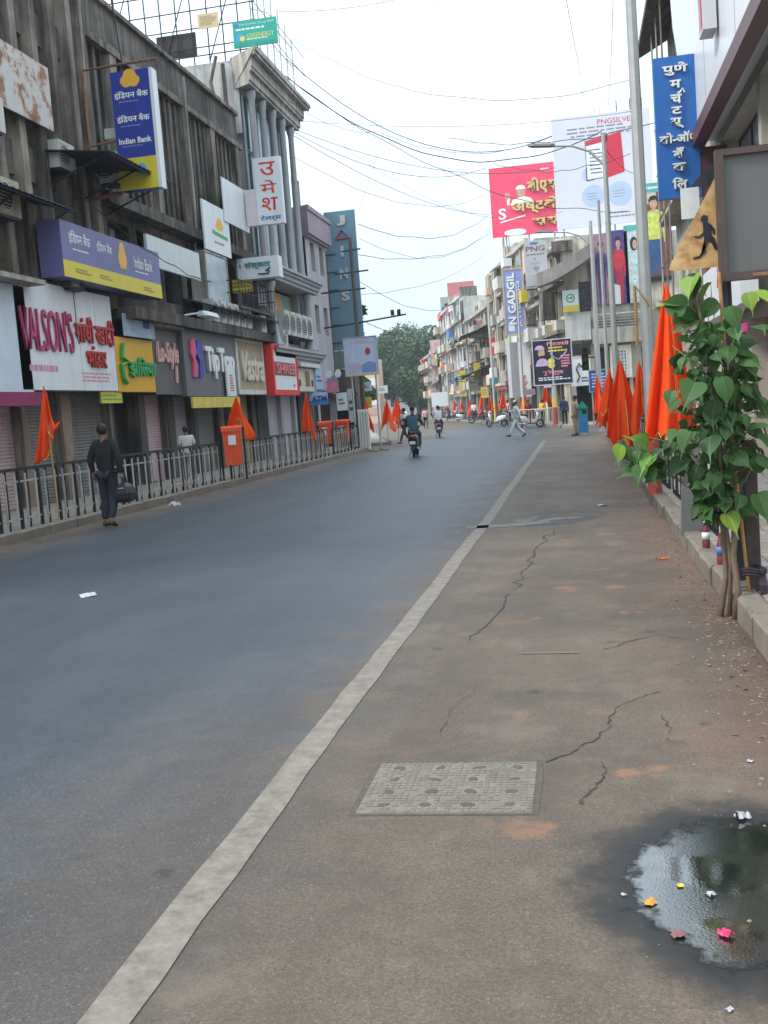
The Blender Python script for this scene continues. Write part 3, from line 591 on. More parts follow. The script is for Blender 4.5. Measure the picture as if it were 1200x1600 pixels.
for s, z in (('I', .71), ('N', .55), ('S', .39)): text(s, w*.52, h*z, w*(.09 if s == 'I' else .26), h*.075, mw, o, 0, .05, .04)
MB().box(-.06, w+.25, -.1, .25, -.9, -.05).build('base_band', mat('slate_band', (.16, .22, .22), .6, .15, 2, streak=.4), o)

# ------------------------------------------------------------------ what stands on the left roofs
fr1 = thing('rooftop_lattice', 'rusty black lattice frame on the roof behind the left parapet', 'frame', (-17.5, 39.2, 15.05))
for i in range(12): MB().tube([(i*.6, 0, 0), (i*.6+rng.uniform(-.04, .04), 0, 3.6)], .028, 5).build('upright', M_BLACK, fr1)
for z in (.25, .55, 1.25, 1.9, 2.6, 3.3): MB().tube([(0, -.03, z), (6.7, -.03, z+.05)], .024, 5).build('crossbar', M_BLACK, fr1)
for i in (1, 5, 8): MB().tube([(i*.6, .04, .1), (i*.6+1.2, .04, 3.2)], .022, 5).build('brace', M_BLACK, fr1)
MB().box(.55, 2.0, .06, .1, .35, 1.15).build('old_board', mat('old_brown_board', (.05, .043, .04), .8), fr1); MB().box(2.75, 4.3, .06, .1, .35, 1.2).build('old_board', MATS['old_brown_board'], fr1)
fr2 = thing('rooftop_lattice', 'tall thin steel lattice along the cornice of the columned building', 'frame', (-11.1, 39.6, 15.2), L90)
for i in range(7): MB().tube([(i*1.0, 0, 0), (i*1.0, 0, 4.2-.28*i)], .03, 5).build('upright', M_GALV, fr2)
for z in (.5, 1.3, 2.1): MB().tube([(0, -.03, z), (6, -.03, z)], .022, 5).build('crossbar', M_GALV, fr2)
for z in (.9, 1.7): MB().tube([(0, -.03, z), (.6, -.5, z), (6, -.5, z)], .018, 5).build('stay', M_GALV, fr2)
RB = Frame((0, 39.0, 0), 0)
o, w, h = board(RB, 'paper_notice', 'small buff notice board tied to the rooftop lattice', (310, 18, 340, 46), 0, .03, paint('buff_board', (.62, .48, .28)))
lines(o, paint('buff_ink', (.38, .27, .14)), .08, w-.08, .1, h-.08, 6, 0)
o, w, h = board(RB, 'hoarding', 'green rooftop hoarding with yellow and white lettering on the left roof', (366, 25, 431, 76), 0, .06, paint('hoarding_green', (.02, .36, .28)))
mw = paint('hoarding_white', (.7, .75, .72)); text('The Cosmos Co-op Bank', w*.55, h*.85, w*.8, h*.11, mw, o); flat(o, ell(w*.08, h*.84, w*.05, h*.08), paint('logo_blue', (.05, .2, .5)), -.003, 'emblem')
lines(o, mw, .1, w-.1, h*.60, h*.76, 1, 0, .45); text('GREENERGY', w*.62, h*.40, w*.62, h*.17, paint('hoarding_yellow', (.7, .62, .08)), o); lines(o, mw, w*.3, w-.1, h*.24, h*.31, 1, 0, .6)
flat(o, ell(w*.16, h*.38, w*.09, h*.16), paint('globe_blue', (.1, .3, .6)), -.003, 'emblem'); flat(o, ell(w*.21, h*.32, w*.06, h*.1), paint('hoarding_yellow', (0, 0, 0)), -.006, 'emblem'); flat(o, [(0, 0), (w, 0), (w, h*.15), (0, h*.15)], paint('hoarding_green_dark', (.02, .28, .22)), -.002)
pp = thing('drain_pipe', 'mossy downpipe with tangled cables on the white side wall', 'pipe', (-12.6, 39.15, 12.3))
MB().tube([(0, -.1, 0), (.05, -.1, 1.0), (-.1, -.1, 2.0), (.2, -.12, 2.9)], .07, 8).build('pipe', M_CONC, pp)
MB().tube([(.45, -.1, -.3), (.42, -.1, 2.6)], .08, 8).build('cable_bundle', M_CONC_D, pp); MB().tube([(-1.5, -.05, 0), (-1.2, -.06, 2.6)], .03, 6).build('conduit', M_BLACK, pp)
# ------------------------------------------------------------------ signs on the left shops
PK = paint('letter_pink', (.40, .035, .12)); RD = paint('letter_red', (.46, .03, .035)); GRN = paint('letter_green', (.03, .36, .09)); ROSE = paint('letter_rose', (.72, .43, .38)); WHT = paint('letter_white', (.78, .78, .76))
NAVY = paint('bank_navy', (.02, .045, .30)); BYEL = paint('bank_yellow', (.66, .54, .04)); BORG = paint('bank_orange', (.80, .42, .05)); PANELF = M_WPAINT
o, w, h = board(FL, 'shop_sign', 'blank pale blue-white shop sign at the left edge of the picture', (-60, 448, 36, 612), .5, .25, paint('sign_ice', (.55, .63, .72)))
MB().box(0, w, -.3, .02, -.30, -.02).build('valance', mat('magenta_valance', (.25, .03, .1), .7), o); MB().box(-.2, w+.25, -.4, .3, h+.02, h+.12).build('top_ledge', M_CONC_L, o)
o, w, h = board(FL, 'shop_sign', "large white shop sign with pink VALSON'S and red Devanagari letters", (37, 472, 184, 608), .5, .3, M_SIGNW, uz=(20.48, 25.16, 2.66, 5.0))
for i in (3, 4): MB().box(w*i/5-.006, w*i/5+.006, -.008, .0, 0, h).build('seam', paint('seam_grey', (.56, .58, .6)), o)
text("VALSON'S", w*.27, h*.56, w*.50, h*.40, PK, o, -.002, .05, -.006); text('गांधी खादी', w*.77, h*.60, w*.44, h*.28, RD, o, -.002, .06, .012); text('भांडार', w*.76, h*.34, w*.22, h*.22, RD, o, -.002, .06, .012)
lines(o, paint('small_pink', (.6, .25, .32)), w*.07, w*.40, h*.16, h*.24, 1, 0, .7, seed=3); lines(o, paint('small_pink', (0, 0, 0)), w*.58, w*.93, h*.08, h*.19, 3, 0, .5, seed=4)
MB().tube([(w*.53, -.12, h+.9), (w*.54, -.1, h*.7), (w*.52, -.11, h*.55), (w*.55, -.1, h*.45)], .012, 5).build('hanging_cable', M_WIRE, o)
o, w, h = board(FL, 'shop_sign', 'mustard yellow shop sign with green Devanagari letters and swirl', None, .5, .25, paint('sign_mustard', (.72, .39, .02)), uz=(25.2, 27.6, 2.64, 4.03))
text('झािलया', w*.62, h*.46, w*.70, h*.40, GRN, o, -.002, .08, .03); MB().tube([(w*.16, -.06, h*.88), (w*.10, -.06, h*.62), (w*.24, -.06, h*.55), (w*.07, -.06, h*.48), (w*.10, -.06, h*.25), (w*.17, -.06, h*.15)], .055, 6).build('swirl_emblem', GRN, o)
o, w, h = board(FL, 'paper_banner', 'small blue banner hanging above the mustard yellow sign', (194, 498, 240, 524), .62, .02, paint('banner_blue', (.33, .43, .55), var=.35, scale=4)); flat(o, [(w*.62, h*.45), (w*.82, h*.45), (w*.82, h*.85), (w*.62, h*.85)], NAVY, -.003)
o, w, h = board(FL, 'shop_sign', 'narrow dark grey shop sign with rose script letters', None, .48, .25, paint('sign_charcoal', (.105, .10, .105)), uz=(27.65, 29.6, 2.58, 4.4))
text('Lo-Style', w*.5, h*.60, w*.80, h*.42, ROSE, o, -.002, .07, .02, shear=.2); MB().tube([(w*.80, -.04, h*.45), (w*.78, -.04, h*.18)], .045, 6).build('letter_tail', ROSE, o); text('Style', w*.8, h*.07, w*.25, h*.04, RD, o)
MB().box(-.1, w, -.25, .3, h+.02, h+.2).build('top_ledge', M_CONC_L, o)
o, w, h = board(FL, 'shop_sign', 'wide grey shop sign with pink and blue emblem and white letters', None, .62, .42, paint('sign_grey', (.135, .14, .15)), uz=(29.65, 34.35, 2.52, 4.6))
for k, (c, x) in enumerate(((paint('emblem_pink', (.6, .08, .2)), .15), (paint('emblem_blue', (.05, .06, .36)), .26))):
    flat(o, [(w*(x-.05), h*.8), (w*(x+.03), h*.83), (w*(x+.045), h*.62), (w*(x+.01), h*.55), (w*(x+.05), h*.45), (w*(x+.03), h*.28), (w*(x-.04), h*.27), (w*(x-.02), h*.5), (w*(x-.06), h*.6)], c, -.004, 'emblem', .07)
text('TipTop', w*.64, h*.50, w*.58, h*.48, WHT, o, -.002, .09, .03); MB().box(-.02, w+.02, -.05, .4, h, h+.16).build('top_ledge', M_BLACK, o)
MB().box(w*.02, w*.96, -.12, -.05, -.36, -.03).build('yellow_valance', mat('yellow_valance', (.62, .48, .1), .7, .2, 3), o)
o, w, h = board(FL, 'shop_sign', 'slim white vertical sign with red marks next to the wide grey sign', (357, 571, 366, 619), .75, .05, M_SIGNW); lines(o, RD, w*.3, w*.8, .15, h-.3, 7, 0, .5, seed=8)
o, w, h = board(FL, 'shop_sign', 'beige shop sign with cream raised script in a white frame', None, .55, .2, paint('sign_beige', (.40, .32, .20)), frame=M_WPAINT, fw=.16, uz=(34.85, 37.75, 2.75, 4.4))
text('Vastra', w*.52, h*.5, w*.85, h*.62, paint('letter_cream', (.62, .57, .46)), o, -.002, .09, .02, shear=.25)
o, w, h = board(FL, 'shop_sign', 'red framed shop sign with a band of maroon letters', None, .85, .3, M_SIGNW, frame=paint('frame_red', (.66, .035, .035)), fw=.2, uz=(38.2, 41.4, 2.75, 4.25))
flat(o, [(.1, h*.36), (w-.1, h*.36), (w-.1, h*.7), (.1, h*.7)], paint('band_maroon', (.36, .07, .08)), -.002); text('SHREE', w*.5, h*.53, w*.85, h*.26, paint('letter_dull_pink', (.55, .2, .2)), o, -.004, .04, .03); flat(o, ell(w*.86, h*.12, .1, .07), RD, -.003)
o, w, h = board(FL, 'valance_board', 'small yellow board hanging under the white and mustard signs', (160, 612, 190, 630), .45, .05, paint('valance_yellow', (.60, .55, .05))); lines(o, paint('valance_ink', (.12, .3, .08)), .05, w-.05, .05, h-.05, 2, 0, .5)
# bank signs
o, w, h = board(FL, 'bank_sign', 'long violet bank sign with yellow lower band, tilted out over the ledge', None, .95, .55, paint('bank_violet', (.155, .15, .32)), uz=(21.95, 27.55, 5.12, 6.35))
flat(o, [(0, 0), (w, 0), (w, h*.30), (0, h*.30)], BYEL, -.002); text('इंिडयन बैंक', w*.16, h*.74, w*.19, h*.26, WHT, o, -.004, 0, .012); text('इंिडयन बैंक', w*.39, h*.72, w*.15, h*.22, WHT, o, -.004, 0, .012); text('Indian Bank', w*.80, h*.64, w*.21, h*.24, WHT, o, -.004, 0, .012)
TRE = lambda x, z, rx, rz: [(x+rx*(1+.13*math.cos(3*(a-PI/2))-.05*math.cos(6*(a-PI/2)))*math.cos(a), z+rz*(1+.13*math.cos(3*(a-PI/2))-.05*math.cos(6*(a-PI/2)))*math.sin(a)) for a in [2*PI*i/30 for i in range(30)]]
flat(o, TRE(w*.57, h*.66, .23, .33), BORG, -.003, 'emblem'); lines(o, WHT, w*.09, w*.28, h*.5, h*.56, 1, 0, .4); lines(o, WHT, w*.70, w*.9, h*.42, h*.48, 1, 0, .4); lines(o, INK := paint('brown_ink', (.25, .2, .05)), w*.1, w*.24, h*.1, h*.2, 2, -.004, .6); lines(o, INK, w*.32, w*.44, h*.1, h*.2, 2, -.004, .6); lines(o, INK, w*.78, w*.9, h*.08, h*.18, 2, -.004, .6)
o, w, h = board(FL, 'blank_sign', 'blank pale grey sign panel right of the violet bank sign', None, .75, .08, paint('sign_pale', (.55, .60, .60)), uz=(27.3, 31.35, 6.02, 6.85))
BS = Frame((0, 25.2, 0), 0)
o, w, h = board(BS, 'bank_sign', 'upright blue and yellow bank sign projecting from the dark wall', None, 0, .28, NAVY, uz=(*[BS.uz(172, 120)[0], BS.uz(232, 112)[0]], BS.uz(182, 300)[1], BS.uz(200, 110)[1]))
MB().box(w, w+.08, -.01, .3, -.005, h+.005).build('white_edge', M_SIGNW, o); flat(o, [(0, 0), (w, 0), (w, h*.27), (0, h*.27)], BYEL, -.002); flat(o, TRE(w*.5, h*.93, w*.24, h*.075), BORG, -.003, 'emblem')
text('इंिडयन बैंक', w*.5, h*.80, w*.88, h*.07, WHT, o, -.004, 0, .02); text('इंिडयन बैंक', w*.5, h*.60, w*.85, h*.07, WHT, o, -.004, 0, .02); text('Indian Bank', w*.5, h*.415, w*.85, h*.05, WHT, o, -.004, 0, .03)
for z in (.745, .54, .37): lines(o, paint('bank_pale', (.3, .36, .6)), w*.15, w*.85, h*z-.02, h*z+.02, 1, 0, .5)
flat(o, ell(w*.6, h*.17, w*.12, h*.05), paint('ashoka_blue', (.1, .4, .7)), -.004, 'emblem')
s = thing('sign_bracket', 'rusty pipe frame holding the upright blue bank sign', 'bracket', (o.location.x, 25.2, o.location.z))
MB().tube([(-.75, .1, -.1), (-.75, .1, h+.18), (w+.2, .1, h+.22)], .04, 6).build('pipe_frame', M_RUST, s); MB().tube([(-.75, .1, h*.42), (0, .1, h*.44)], .03, 6).build('crossbar', M_RUST, s); MB().tube([(-.75, .1, -.08), (0, .1, -.02)], .05, 6).build('crossbar', M_RUST, s); MB().tube([(w*.3, .1, h+.2), (w*.1, .2, h+2.2)], .02, 5).build('stay_rod', M_BLACK, s)
ac_unit((o.location.x-.62, 25.4, o.location.z+.3), 0, 'boxy AC unit inside the rusty pipe frame', .5, .75, .4)
MB().box(0, .3, 0, .25, 0, .25).build('meter_box', M_AC, s, loc=(-.4, .25, h*.48))
# rusted board on the near block
def rusty_board():
    m = bpy.data.materials.new('peeling_rusty_paint'); m.use_nodes = True; t = m.node_tree; N = t.nodes.new; L = t.links.new; b = t.nodes['Principled BSDF']; b.inputs['Roughness'].default_value = .75
    tc = N('ShaderNodeTexCoord'); n = N('ShaderNodeTexNoise'); n.inputs['Scale'].default_value = 2.2; n.inputs['Detail'].default_value = 9; n.inputs['Roughness'].default_value = .7; L(tc.outputs['Object'], n.inputs['Vector'])
    r = N('ShaderNodeValToRGB'); L(n.outputs['Fac'], r.inputs[0]); e = r.color_ramp.elements; e[0].position = .34; e[0].color = (.16, .06, .035, 1); e[1].position = .68; e[1].color = (.36, .42, .5, 1)
    for p, c in ((.44, (.30, .15, .09)), (.5, (.5, .44, .4)), (.58, (.5, .5, .5))): q = e.new(p); q.color = (*c, 1)
    L(r.outputs[0], b.inputs['Base Color']); return m
M_PEEL = rusty_board()
o, w, h = board(FL, 'old_signboard', 'peeling rust-eaten signboard on the near dark concrete wall', None, .45, .04, M_PEEL, uz=(17.5, S_(81, 170, .45), 8.55, 9.95))
# awnings and brackets
def awning(name_label, Y0, Y1, z, out_, drop):
    o = thing('awning', name_label, 'awning', (-11.8, Y0, z), L90); W = Y1-Y0; n = int(W/.12); rings = []
    for i in range(n+1): u = W*i/n; q = .02*(i % 2); rings.append([(u, -.02, .0+q), (u, -out_, -drop+q), (u, -out_, -drop+q-.02), (u, -.02, q-.02)])
    MB().loft(rings).build('corrugated_sheet', mat('black_sheet', (.03, .035, .04), .55, .3, 3, metal=.2), o)
    for u in (.15, W/2, W-.15): MB().tube([(u, -.02, -.9), (u, -out_*.9, -drop*.95-.03)], .025, 5).build('strut', M_BLACK, o)
    MB().tube([(0, -out_+.05, -drop-.05), (W, -out_+.05, -drop-.05)], .025, 5).build('edge_bar', M_BLACK, o)
    return o
awning('dark sheet awning under the upright blue bank sign', 22.9, 26.6, 8.15, 1.9, .25)
awning('sagging dark sheet awning at the left edge, above the violet bank sign', 17.6, 22.3, 6.85, 1.2, .3)
awning('long dark awning over the ledge above the beige and grey shop signs', 31.6, 38.6, 5.6, 1.1, .35)
# air conditioners and clutter of the left upper floors
ac_unit((-11.25, 23.1, 7.75), L90, 'weathered AC unit under a window of the near concrete block', .8, .62, .4)
ac_unit((-11.15, 20.0, 6.2), L90, 'beige AC unit low at the left edge, below the sagging awning', .9, .75, .5, mat('yellowed_casing', (.42, .36, .26), .6, .12, 3, streak=.4))
ac_unit((-11.2, 19.9, 7.9), L90, 'cracked AC unit high at the left edge of the picture', .8, .7, .4)
ac_unit((-11.1, 22.7, 4.98), L90, 'dark AC unit tucked beside the end of the violet bank sign', .7, .45, .4, M_ACD)
for i in range(6): ac_unit((-10.95, 32.0+i*.68, 4.85), L90, f'{ORD[i]} from the left of six AC units above the wide grey sign', .55, .7, .35)
ac_unit((-10.95, 37.1, 4.82), L90, 'single AC unit above the beige framed sign', .6, .6, .35)
tk = thing('water_tank', 'black plastic water tank behind the red framed sign', 'tank', (-11.3, 38.3, 4.8)); MB().lathe([(.5, 0), (.52, .1), (.5, .2), (.52, .3), (.5, .5), (.52, .6), (.5, .8), (.35, .95), (.2, 1.0)], 20).build('tank_body', M_BLACK, tk, True); MB().lathe([(.22, 1.0), (.22, 1.06), (.05, 1.08)], 14).build('lid', M_BLACK, tk)
lp = thing('flood_lamp', 'white floodlight arm over the narrow dark grey sign', 'lamp', (-10.6, 28.2, 4.55), L90); MB().tube([(0, -.1, .15), (.2, -.5, .2)], .03, 6).build('arm', M_WPAINT, lp); MB().loft([[(u, -.5-a, .12), (u, -.5+a, .12), (u, -.5+a*.6, .25), (u, -.5-a*.6, .25)] for u, a in ((.15, .1), (.4, .2), (1.3, .16))]).build('lamp_head', paint('lamp_pale', (.5, .57, .6)), lp)
bl = thing('balcony', 'small black railed balcony under the tilted white sign', 'balcony', (-11.8, S_(330, 430), 5.45), L90)
MB().box(0, 4.2, -.95, -.02, 0, .1).build('floor_slab', M_CONC_D, bl)
for z in (.45, .85): MB().tube([(0, -.02, z+.1), (0, -.93, z+.1), (4.2, -.93, z+.1), (4.2, -.02, z+.1)], .02, 5).build('rail', M_BLACK, bl)
for i in range(13): MB().tube([(i*.35, -.93, .1), (i*.35, -.93, .95)], .014, 5).build('baluster', M_BLACK, bl)
o, w, h = board(FL, 'mounted_sign', 'white wall sign with orange and green logo beside the dark fins', None, .55, .06, M_SIGNW, uz=(S_(318, 345, .55), S_(357, 345, .55), 7.2, 8.75)); flat(o, TRE(w*.6, h*.62, .35, .2), BORG, -.003, 'emblem'); flat(o, [(w*.3, h*.38), (w*.9, h*.34), (w*.9, h*.42), (w*.3, h*.46)], GRN, -.003); lines(o, INK, w*.35, w*.85, h*.18, h*.26, 1, 0)
o, w, h = board(FL, 'glazed_bay', 'glazed bay with pale curtain below the white logo sign', None, .5, .5, M_GLASSP, uz=(S_(320, 400, .5), S_(352, 400, .5), 5.6, 7.1), frame=M_CONC_L)
o, w, h = board(FL, 'mounted_sign', 'tilted white panel leaning out over the dark wall', (352, 300, 385, 345), .6, .04, M_SIGNW)
UM = Frame((0, 37.0, 0), 0)
o, w, h = board(UM, 'tailor_sign', 'white vertical sign with red Devanagari letters, projecting by the columns', (404, 243, 436, 352), 0, .25, M_SIGNW)
MB().box(-.42, -.01, .02, .3, 0, h*.55).build('side_panel', paint('pinkish_panel', (.62, .54, .55)), o)
for s_, z in (('उ', .83), ('मे', .56), ('श', .30)): text(s_, w*.5, h*z, w*.62, h*.20, paint('tailor_red', (.6, .05, .03)), o, -.002, 0, .008)
text('टेलर्स', w*.5, h*.09, w*.8, h*.10, paint('tailor_blue', (.03, .08, .3)), o, -.002, 0, .02)
SK = Frame((0, 36.6, 0), 0)
o, w, h = board(SK, 'shop_sign', 'long white box sign with teal script, projecting over the footpath', (372, 398, 434, 438), 0, .5, M_SIGNW)
text('संस्कार', w*.5, h*.62, w*.62, h*.38, paint('script_teal', (.03, .24, .27)), o, -.002, .03, .02); lines(o, M_INK, w*.06, w*.1, h*.45, h*.8, 1, 0); MB().tube([(w*.5, -.02, h*.2), (w*.75, -.02, h*.18), (w*.78, -.02, h*.3), (w*.68, -.02, h*.33), (w*.8, -.02, h*.45)], .025, 5).build('peacock_emblem', M_INK, o)
o, w, h = board(SK, 'notice_board', 'small yellow board with dark stripes below the long white box sign', (364, 434, 392, 458), -.1, .08, BYEL); [flat(o, [(0, h*z), (w, h*z), (w, h*z+.05), (0, h*z+.05)], INK, -.003, 'stripe') for z in (.05, .35, .65)]; lines(o, INK, .05, w-.05, h*.45, h*.62, 1, 0)
o, w, h = board(Frame((0, 38.8, 0), 0), 'tin_hood', 'small rusty tin hood beside the long white box sign', (352, 400, 370, 420), 0, .6, M_RUST)
# ------------------------------------------------------------------ right, nearest: white clad shop building
R90 = -PI/2
FR = Frame((3.4, 29, 0), R90)
R1 = thing('clad_building', 'near right shop building with smooth white cladding and maroon edge', 'building', (3.4, 29, 0), R90)
M_CLAD = paint('white_cladding', (.66, .67, .70), rough=.35, var=.04); M_BEIGE = mat('beige_pier', (.46, .42, .35), .7, .12, 2, streak=.4, dirt=(.28, .24, .2))
pts = [FR.uz(x, y, .0) for x, y in ((1083, 40), (1118, 238))]
far_t, far_b = pts
zb = 7.15
MB().prism([(far_b[0], zb), (22, zb), (22, 17), (far_t[0]-2.0, 17), (far_t[0], far_t[1])], -.5, .3).build('cladding', M_CLAD, R1)
for u in (6.2, 10.2): MB().box(u-.008, u+.008, -.506, -.5, zb, 17).build('cladding_joint', M_GREYP, R1)
MB().box(far_b[0]+.9, 22, -.62, -.35, zb-.32, zb-.02).build('maroon_beam', M_MAROON, R1); MB().box(far_b[0]+.3, far_b[0]+1.1, -.45, .1, 3.4, zb-.34).build('maroon_pier', M_MAROON, R1)
opsr = [(4.8, 6.7, .16, 2.9), (7.3, 9.4, .16, 2.9), (9.9, 12.4, .16, 2.9), (13, 16, .16, 2.9), (16.5, 20, .16, 2.9), (4.4, 9.0, 4.2, 6.9), (9.3, 14, 4.2, 6.9)]
MB().wall(.4, 22, 0, 8, opsr, .5).box(.4, 22, .52, 8, 7.7, 8).box(.4, .7, .51, 8, 0, 7.7).build('wall', M_BEIGE, R1)
for a, b, c, d in opsr[:5]: shutter(R1, a, b, c, d, M_SHUT[0] if a < 9.5 else M_SHUT[2], .3)
for a, b, c, d in opsr[5:]: window(R1, a, b, c, d, .4, M_GLASSP, M_MAROON, 2)
MB().box(2.0, 4.5, -.12, -.01, 2.9, 4.6).build('maroon_panel', mat('dull_red_wall', (.2, .09, .09), .7, .15, 3), R1)
o, w, h = board(FR, 'shop_sign', 'white shop fascia with two red strokes behind the leafy sapling', None, .5, .3, M_SIGNW, uz=(4.4, 9.6, 3.05, 4.1)); [flat(o, [(x, .55), (x+.12, .55), (x+.3, .95), (x+.18, .95)], RD, -.003, 'red_stroke') for x in (2.2, 2.5)]
o, w, h = board(FR, 'banner', 'small magenta cloth banner over the right shutter', (1146, 503, 1166, 525), .55, .02, mat('magenta_cloth', (.6, .02, .2), .7))
o, w, h = board(FR, 'box_lamp', 'red box lamp fixed high on the white cladding', None, .75, .2, paint('box_red', (.5, .03, .06)), 'lamp', frame=paint('box_white', (.6, .6, .62)), fw=.05, uz=(7.9, 8.4, 8.1, 8.8))
# beyond it: beige building with frames
R1b = thing('plastered_building', 'narrow beige plastered building behind the tall blue bank sign', 'building', (3.62, 37.5, 0), R90)
wr = [(1.2+i*1.9, 2.3+i*1.9, z, z+1.5) for i in range(4) for z in (4.6, 7.6, 10.6)]
MB().wall(0, 8.8, 0, 13.2, wr+[(.5, 3.5, .16, 2.8), (4.2, 7.8, .16, 2.8)], .3).box(0, 8.8, .32, 7, 12.9, 13.2).box(0, .25, .31, 7, 0, 12.9).build('wall', M_CREAM, R1b)
for a, b, c, d in wr: window(R1b, a, b, c, d, .25, M_GLASSD, M_CREAM, 1, 0, 4)
for a in (.5, 4.2): MB().quad((a, .3, .16), (a+3.3, .3, .16), (a+3.3, .3, 2.8), (a, .3, 2.8)).build('dark_doorway', M_DARKIN, R1b)
MB().loft([[(u, -1.0, 12.7), (u, .2, 13.3), (u, .2, 13.5), (u, -1.0, 12.9)] for u in (-.3, 9.2)]).build('roof_overhang', M_CONC_D, R1b)
for z in (4.1, 7.1, 10.1): band(R1b, 0, 8.8, z, z+.15, .55, M_CREAM, 'sunshade')
for u in (2.3, 4.0, 5.6): MB().tube([(u, -.7, 4.2), (u, -.7, 12.6)], .03, 5).build('steel_post', M_CONC_L, R1b)
for z in (5.5, 7.0, 8.4, 9.8): MB().tube([(2.0, -.7, z), (5.8, -.7, z)], .03, 5).build('steel_rail', M_CONC_L, R1b)
BF = Frame((0, 24.4, 0), 0)
o, w, h = board(BF, 'bank_sign', 'tall blue vertical sign with white raised Devanagari letters, high on the right', (1030, 83, 1087, 312), 0, .22, paint('sign_royal_blue', (.02, .13, .42)))
LT = paint('raised_letter_white', (.78, .78, .74))
for s_, z, ww, hh in (('पुणे', .905, .58, .085), ('म', .80, .25, .055), ('चं', .705, .26, .08), ('ट', .615, .24, .05), ('स्', .525, .30, .075), ('को-ऑप', .425, .86, .075), ('बँ', .315, .27, .075), ('क', .215, .30, .055), ('िल', .10, .34, .08)): text(s_, w*.5, h*z, w*ww, h*hh, LT, o, -.003, .06, .025)
MB().tube([(w*.60, -.04, h*.74), (w*.66, -.04, h*.765), (w*.70, -.04, h*.735)], .02, 5).build('lettering', LT, o)
[MB().tube([(w-.02, .12, h*q), (w+.5, .12, h*q)], .04, 6).build('bracket', M_BLACK, o) for q in (.3, .8)]

# ------------------------------------------------------------------ corner building across the side street, turned to the camera
RB_ = -math.atan2(.977, .215); F2L = Frame((-.3-.215/.977*8, 71, 0), RB_)
R2 = thing('corner_building', 'cluttered corner building with curved concrete canopy, posters and white balcony boxes', 'building', (-.3, 63, 0))
dk = [(.35, 1.5, 0.16, 2.5), (1.8, 3.4, .16, 2.5), (3.6, 5.6, .16, 2.5), (6, 8.6, .16, 2.5), (.05+.75, 1.45, 6.5, 8.2), (.2, 1.3, 4.0, 4.75), (1.75, 2.4, 3.1, 4.4), (2.6, 3.4, 3.0, 4.3), (4.1, 4.7, 3.0, 4.3), (5.3, 6.6, 4.0, 5.6), (7, 8.4, 4.0, 5.6)]
MB().wall(0, 9.2, 0, 10.6, dk, .35).box(.1, 9.2, .37, 9, 10.2, 10.6).box(8.9, 9.2, .36, 9, 0, 10.2).build('wall', M_CREAM, R2)
for i, (a, b, c, d) in enumerate(dk):
    if i < 4: MB().quad((a, .34, c), (b, .34, c), (b, .34, d), (a, .34, d)).build('dark_doorway', M_DARKIN, R2)
    else: window(R2, a, b, c, d, .28, M_GLASSD, M_CONC_L if i > 4 else M_BLACK, 3 if i == 4 else 1, 4 if i == 4 else 0)
MB().box(-.1, 1.35, -.8, -.01, 4.85, 6.3).build('balcony_box', M_WHITEW, R2)
for i in range(5): MB().loft([[(1.5, -.5, 5.55+i*.16), (1.5, -.3, 5.62+i*.16), (1.5, -.28, 5.6+i*.16), (1.5, -.48, 5.53+i*.16)], [(4.2, -.5, 5.55+i*.16), (4.2, -.3, 5.62+i*.16), (4.2, -.28, 5.6+i*.16), (4.2, -.48, 5.53+i*.16)]]).build('louvre', M_WHITEW, R2)
MB().box(1.4, 4.4, -.6, -.01, 4.55, 5.45).build('fascia', M_CREAM, R2)
for a, b in ((.1, 1.25), (2.35, 3.55)): MB().box(a, b, -.35, -.01, 2.55, 3.95 if a < 1 else 4.4).build('ground_floor_panel', mat('ivory_panel', (.6, .55, .45), .7, .08, 2, streak=.3, dirt=(.35, .3, .25)), R2)
window(R2, 2.6, 3.3, 2.75, 4.15, -.37, mat('patterned_glass', (.2, .24, .26), .3, .5, 9), M_WPAINT, 3, 6)
MB().box(5, 9, -.7, -.01, 6.4, 6.6).build('sunshade', M_CREAM, R2); MB().box(5, 9, -.5, -.01, 3.0, 3.6).build('shop_fascia', paint('fascia_blue', (.16, .24, .42)), R2)
# left return of the corner building along the bend
dl = [(.5+i*1.95, 1.7+i*1.95, z, z+1.5) for i in range(4) for z in (3.4, 6.4, 8.6)]+[(1.0, 3.0, .16, 2.5), (3.6, 6.4, .16, 2.5)]
ro = MB().wall(0, 8.15, 0, 10.4, dl, .3).build('side_wall', M_CREAM, R2); ro.matrix_local = Matrix.Translation(Vector(F2L.P)-Vector((-.3, 63, 0))) @ Matrix.Rotation(RB_, 4, 'Z')
for i, (a, b, c, d) in enumerate(dl):
    if d > 2.6: window(ro, a, b, c, d, .2, M_GLASSD, M_CONC_L, 4 if d > 8 else 1)
    else: MB().quad((a, .29, c), (b, .29, c), (b, .29, d), (a, .29, d)).build('dark_doorway', M_DARKIN, ro)
for z in (2.9, 5.4, 8.2, 10.3): band(ro, 0, 8.1, z, z+.2, .55 if z < 9 else .3, M_CONC, 'ledge')
for u, z in ((.9, 5.6), (3.2, 5.6), (6.8, 5.6), (5.0, 8.4)): MB().box(u, u+.9, -.5, -.02, z, z+.6).build('cooling_unit', M_AC, ro)
for u in (2.1, 6.2): MB().tube([(u, -.12, .2), (u, -.12, 10.2)], .06, 6).build('drain_pipe', M_CONC, ro)
MB().box(1.4, 4.6, -.3, -.02, 2.55, 2.88).build('name_board', paint('dull_maroon_board', (.25, .08, .09)), ro); MB().box(5.0, 6.0, -.9, -.05, 6.4, 8.0).build('barred_balcony', M_CONC, ro)
MB().box(3.5, 4.5, -.06, -.01, 4.6, 6.2).build('yellow_panel', paint('panel_ochre', (.55, .35, .07)), ro)
rings = []
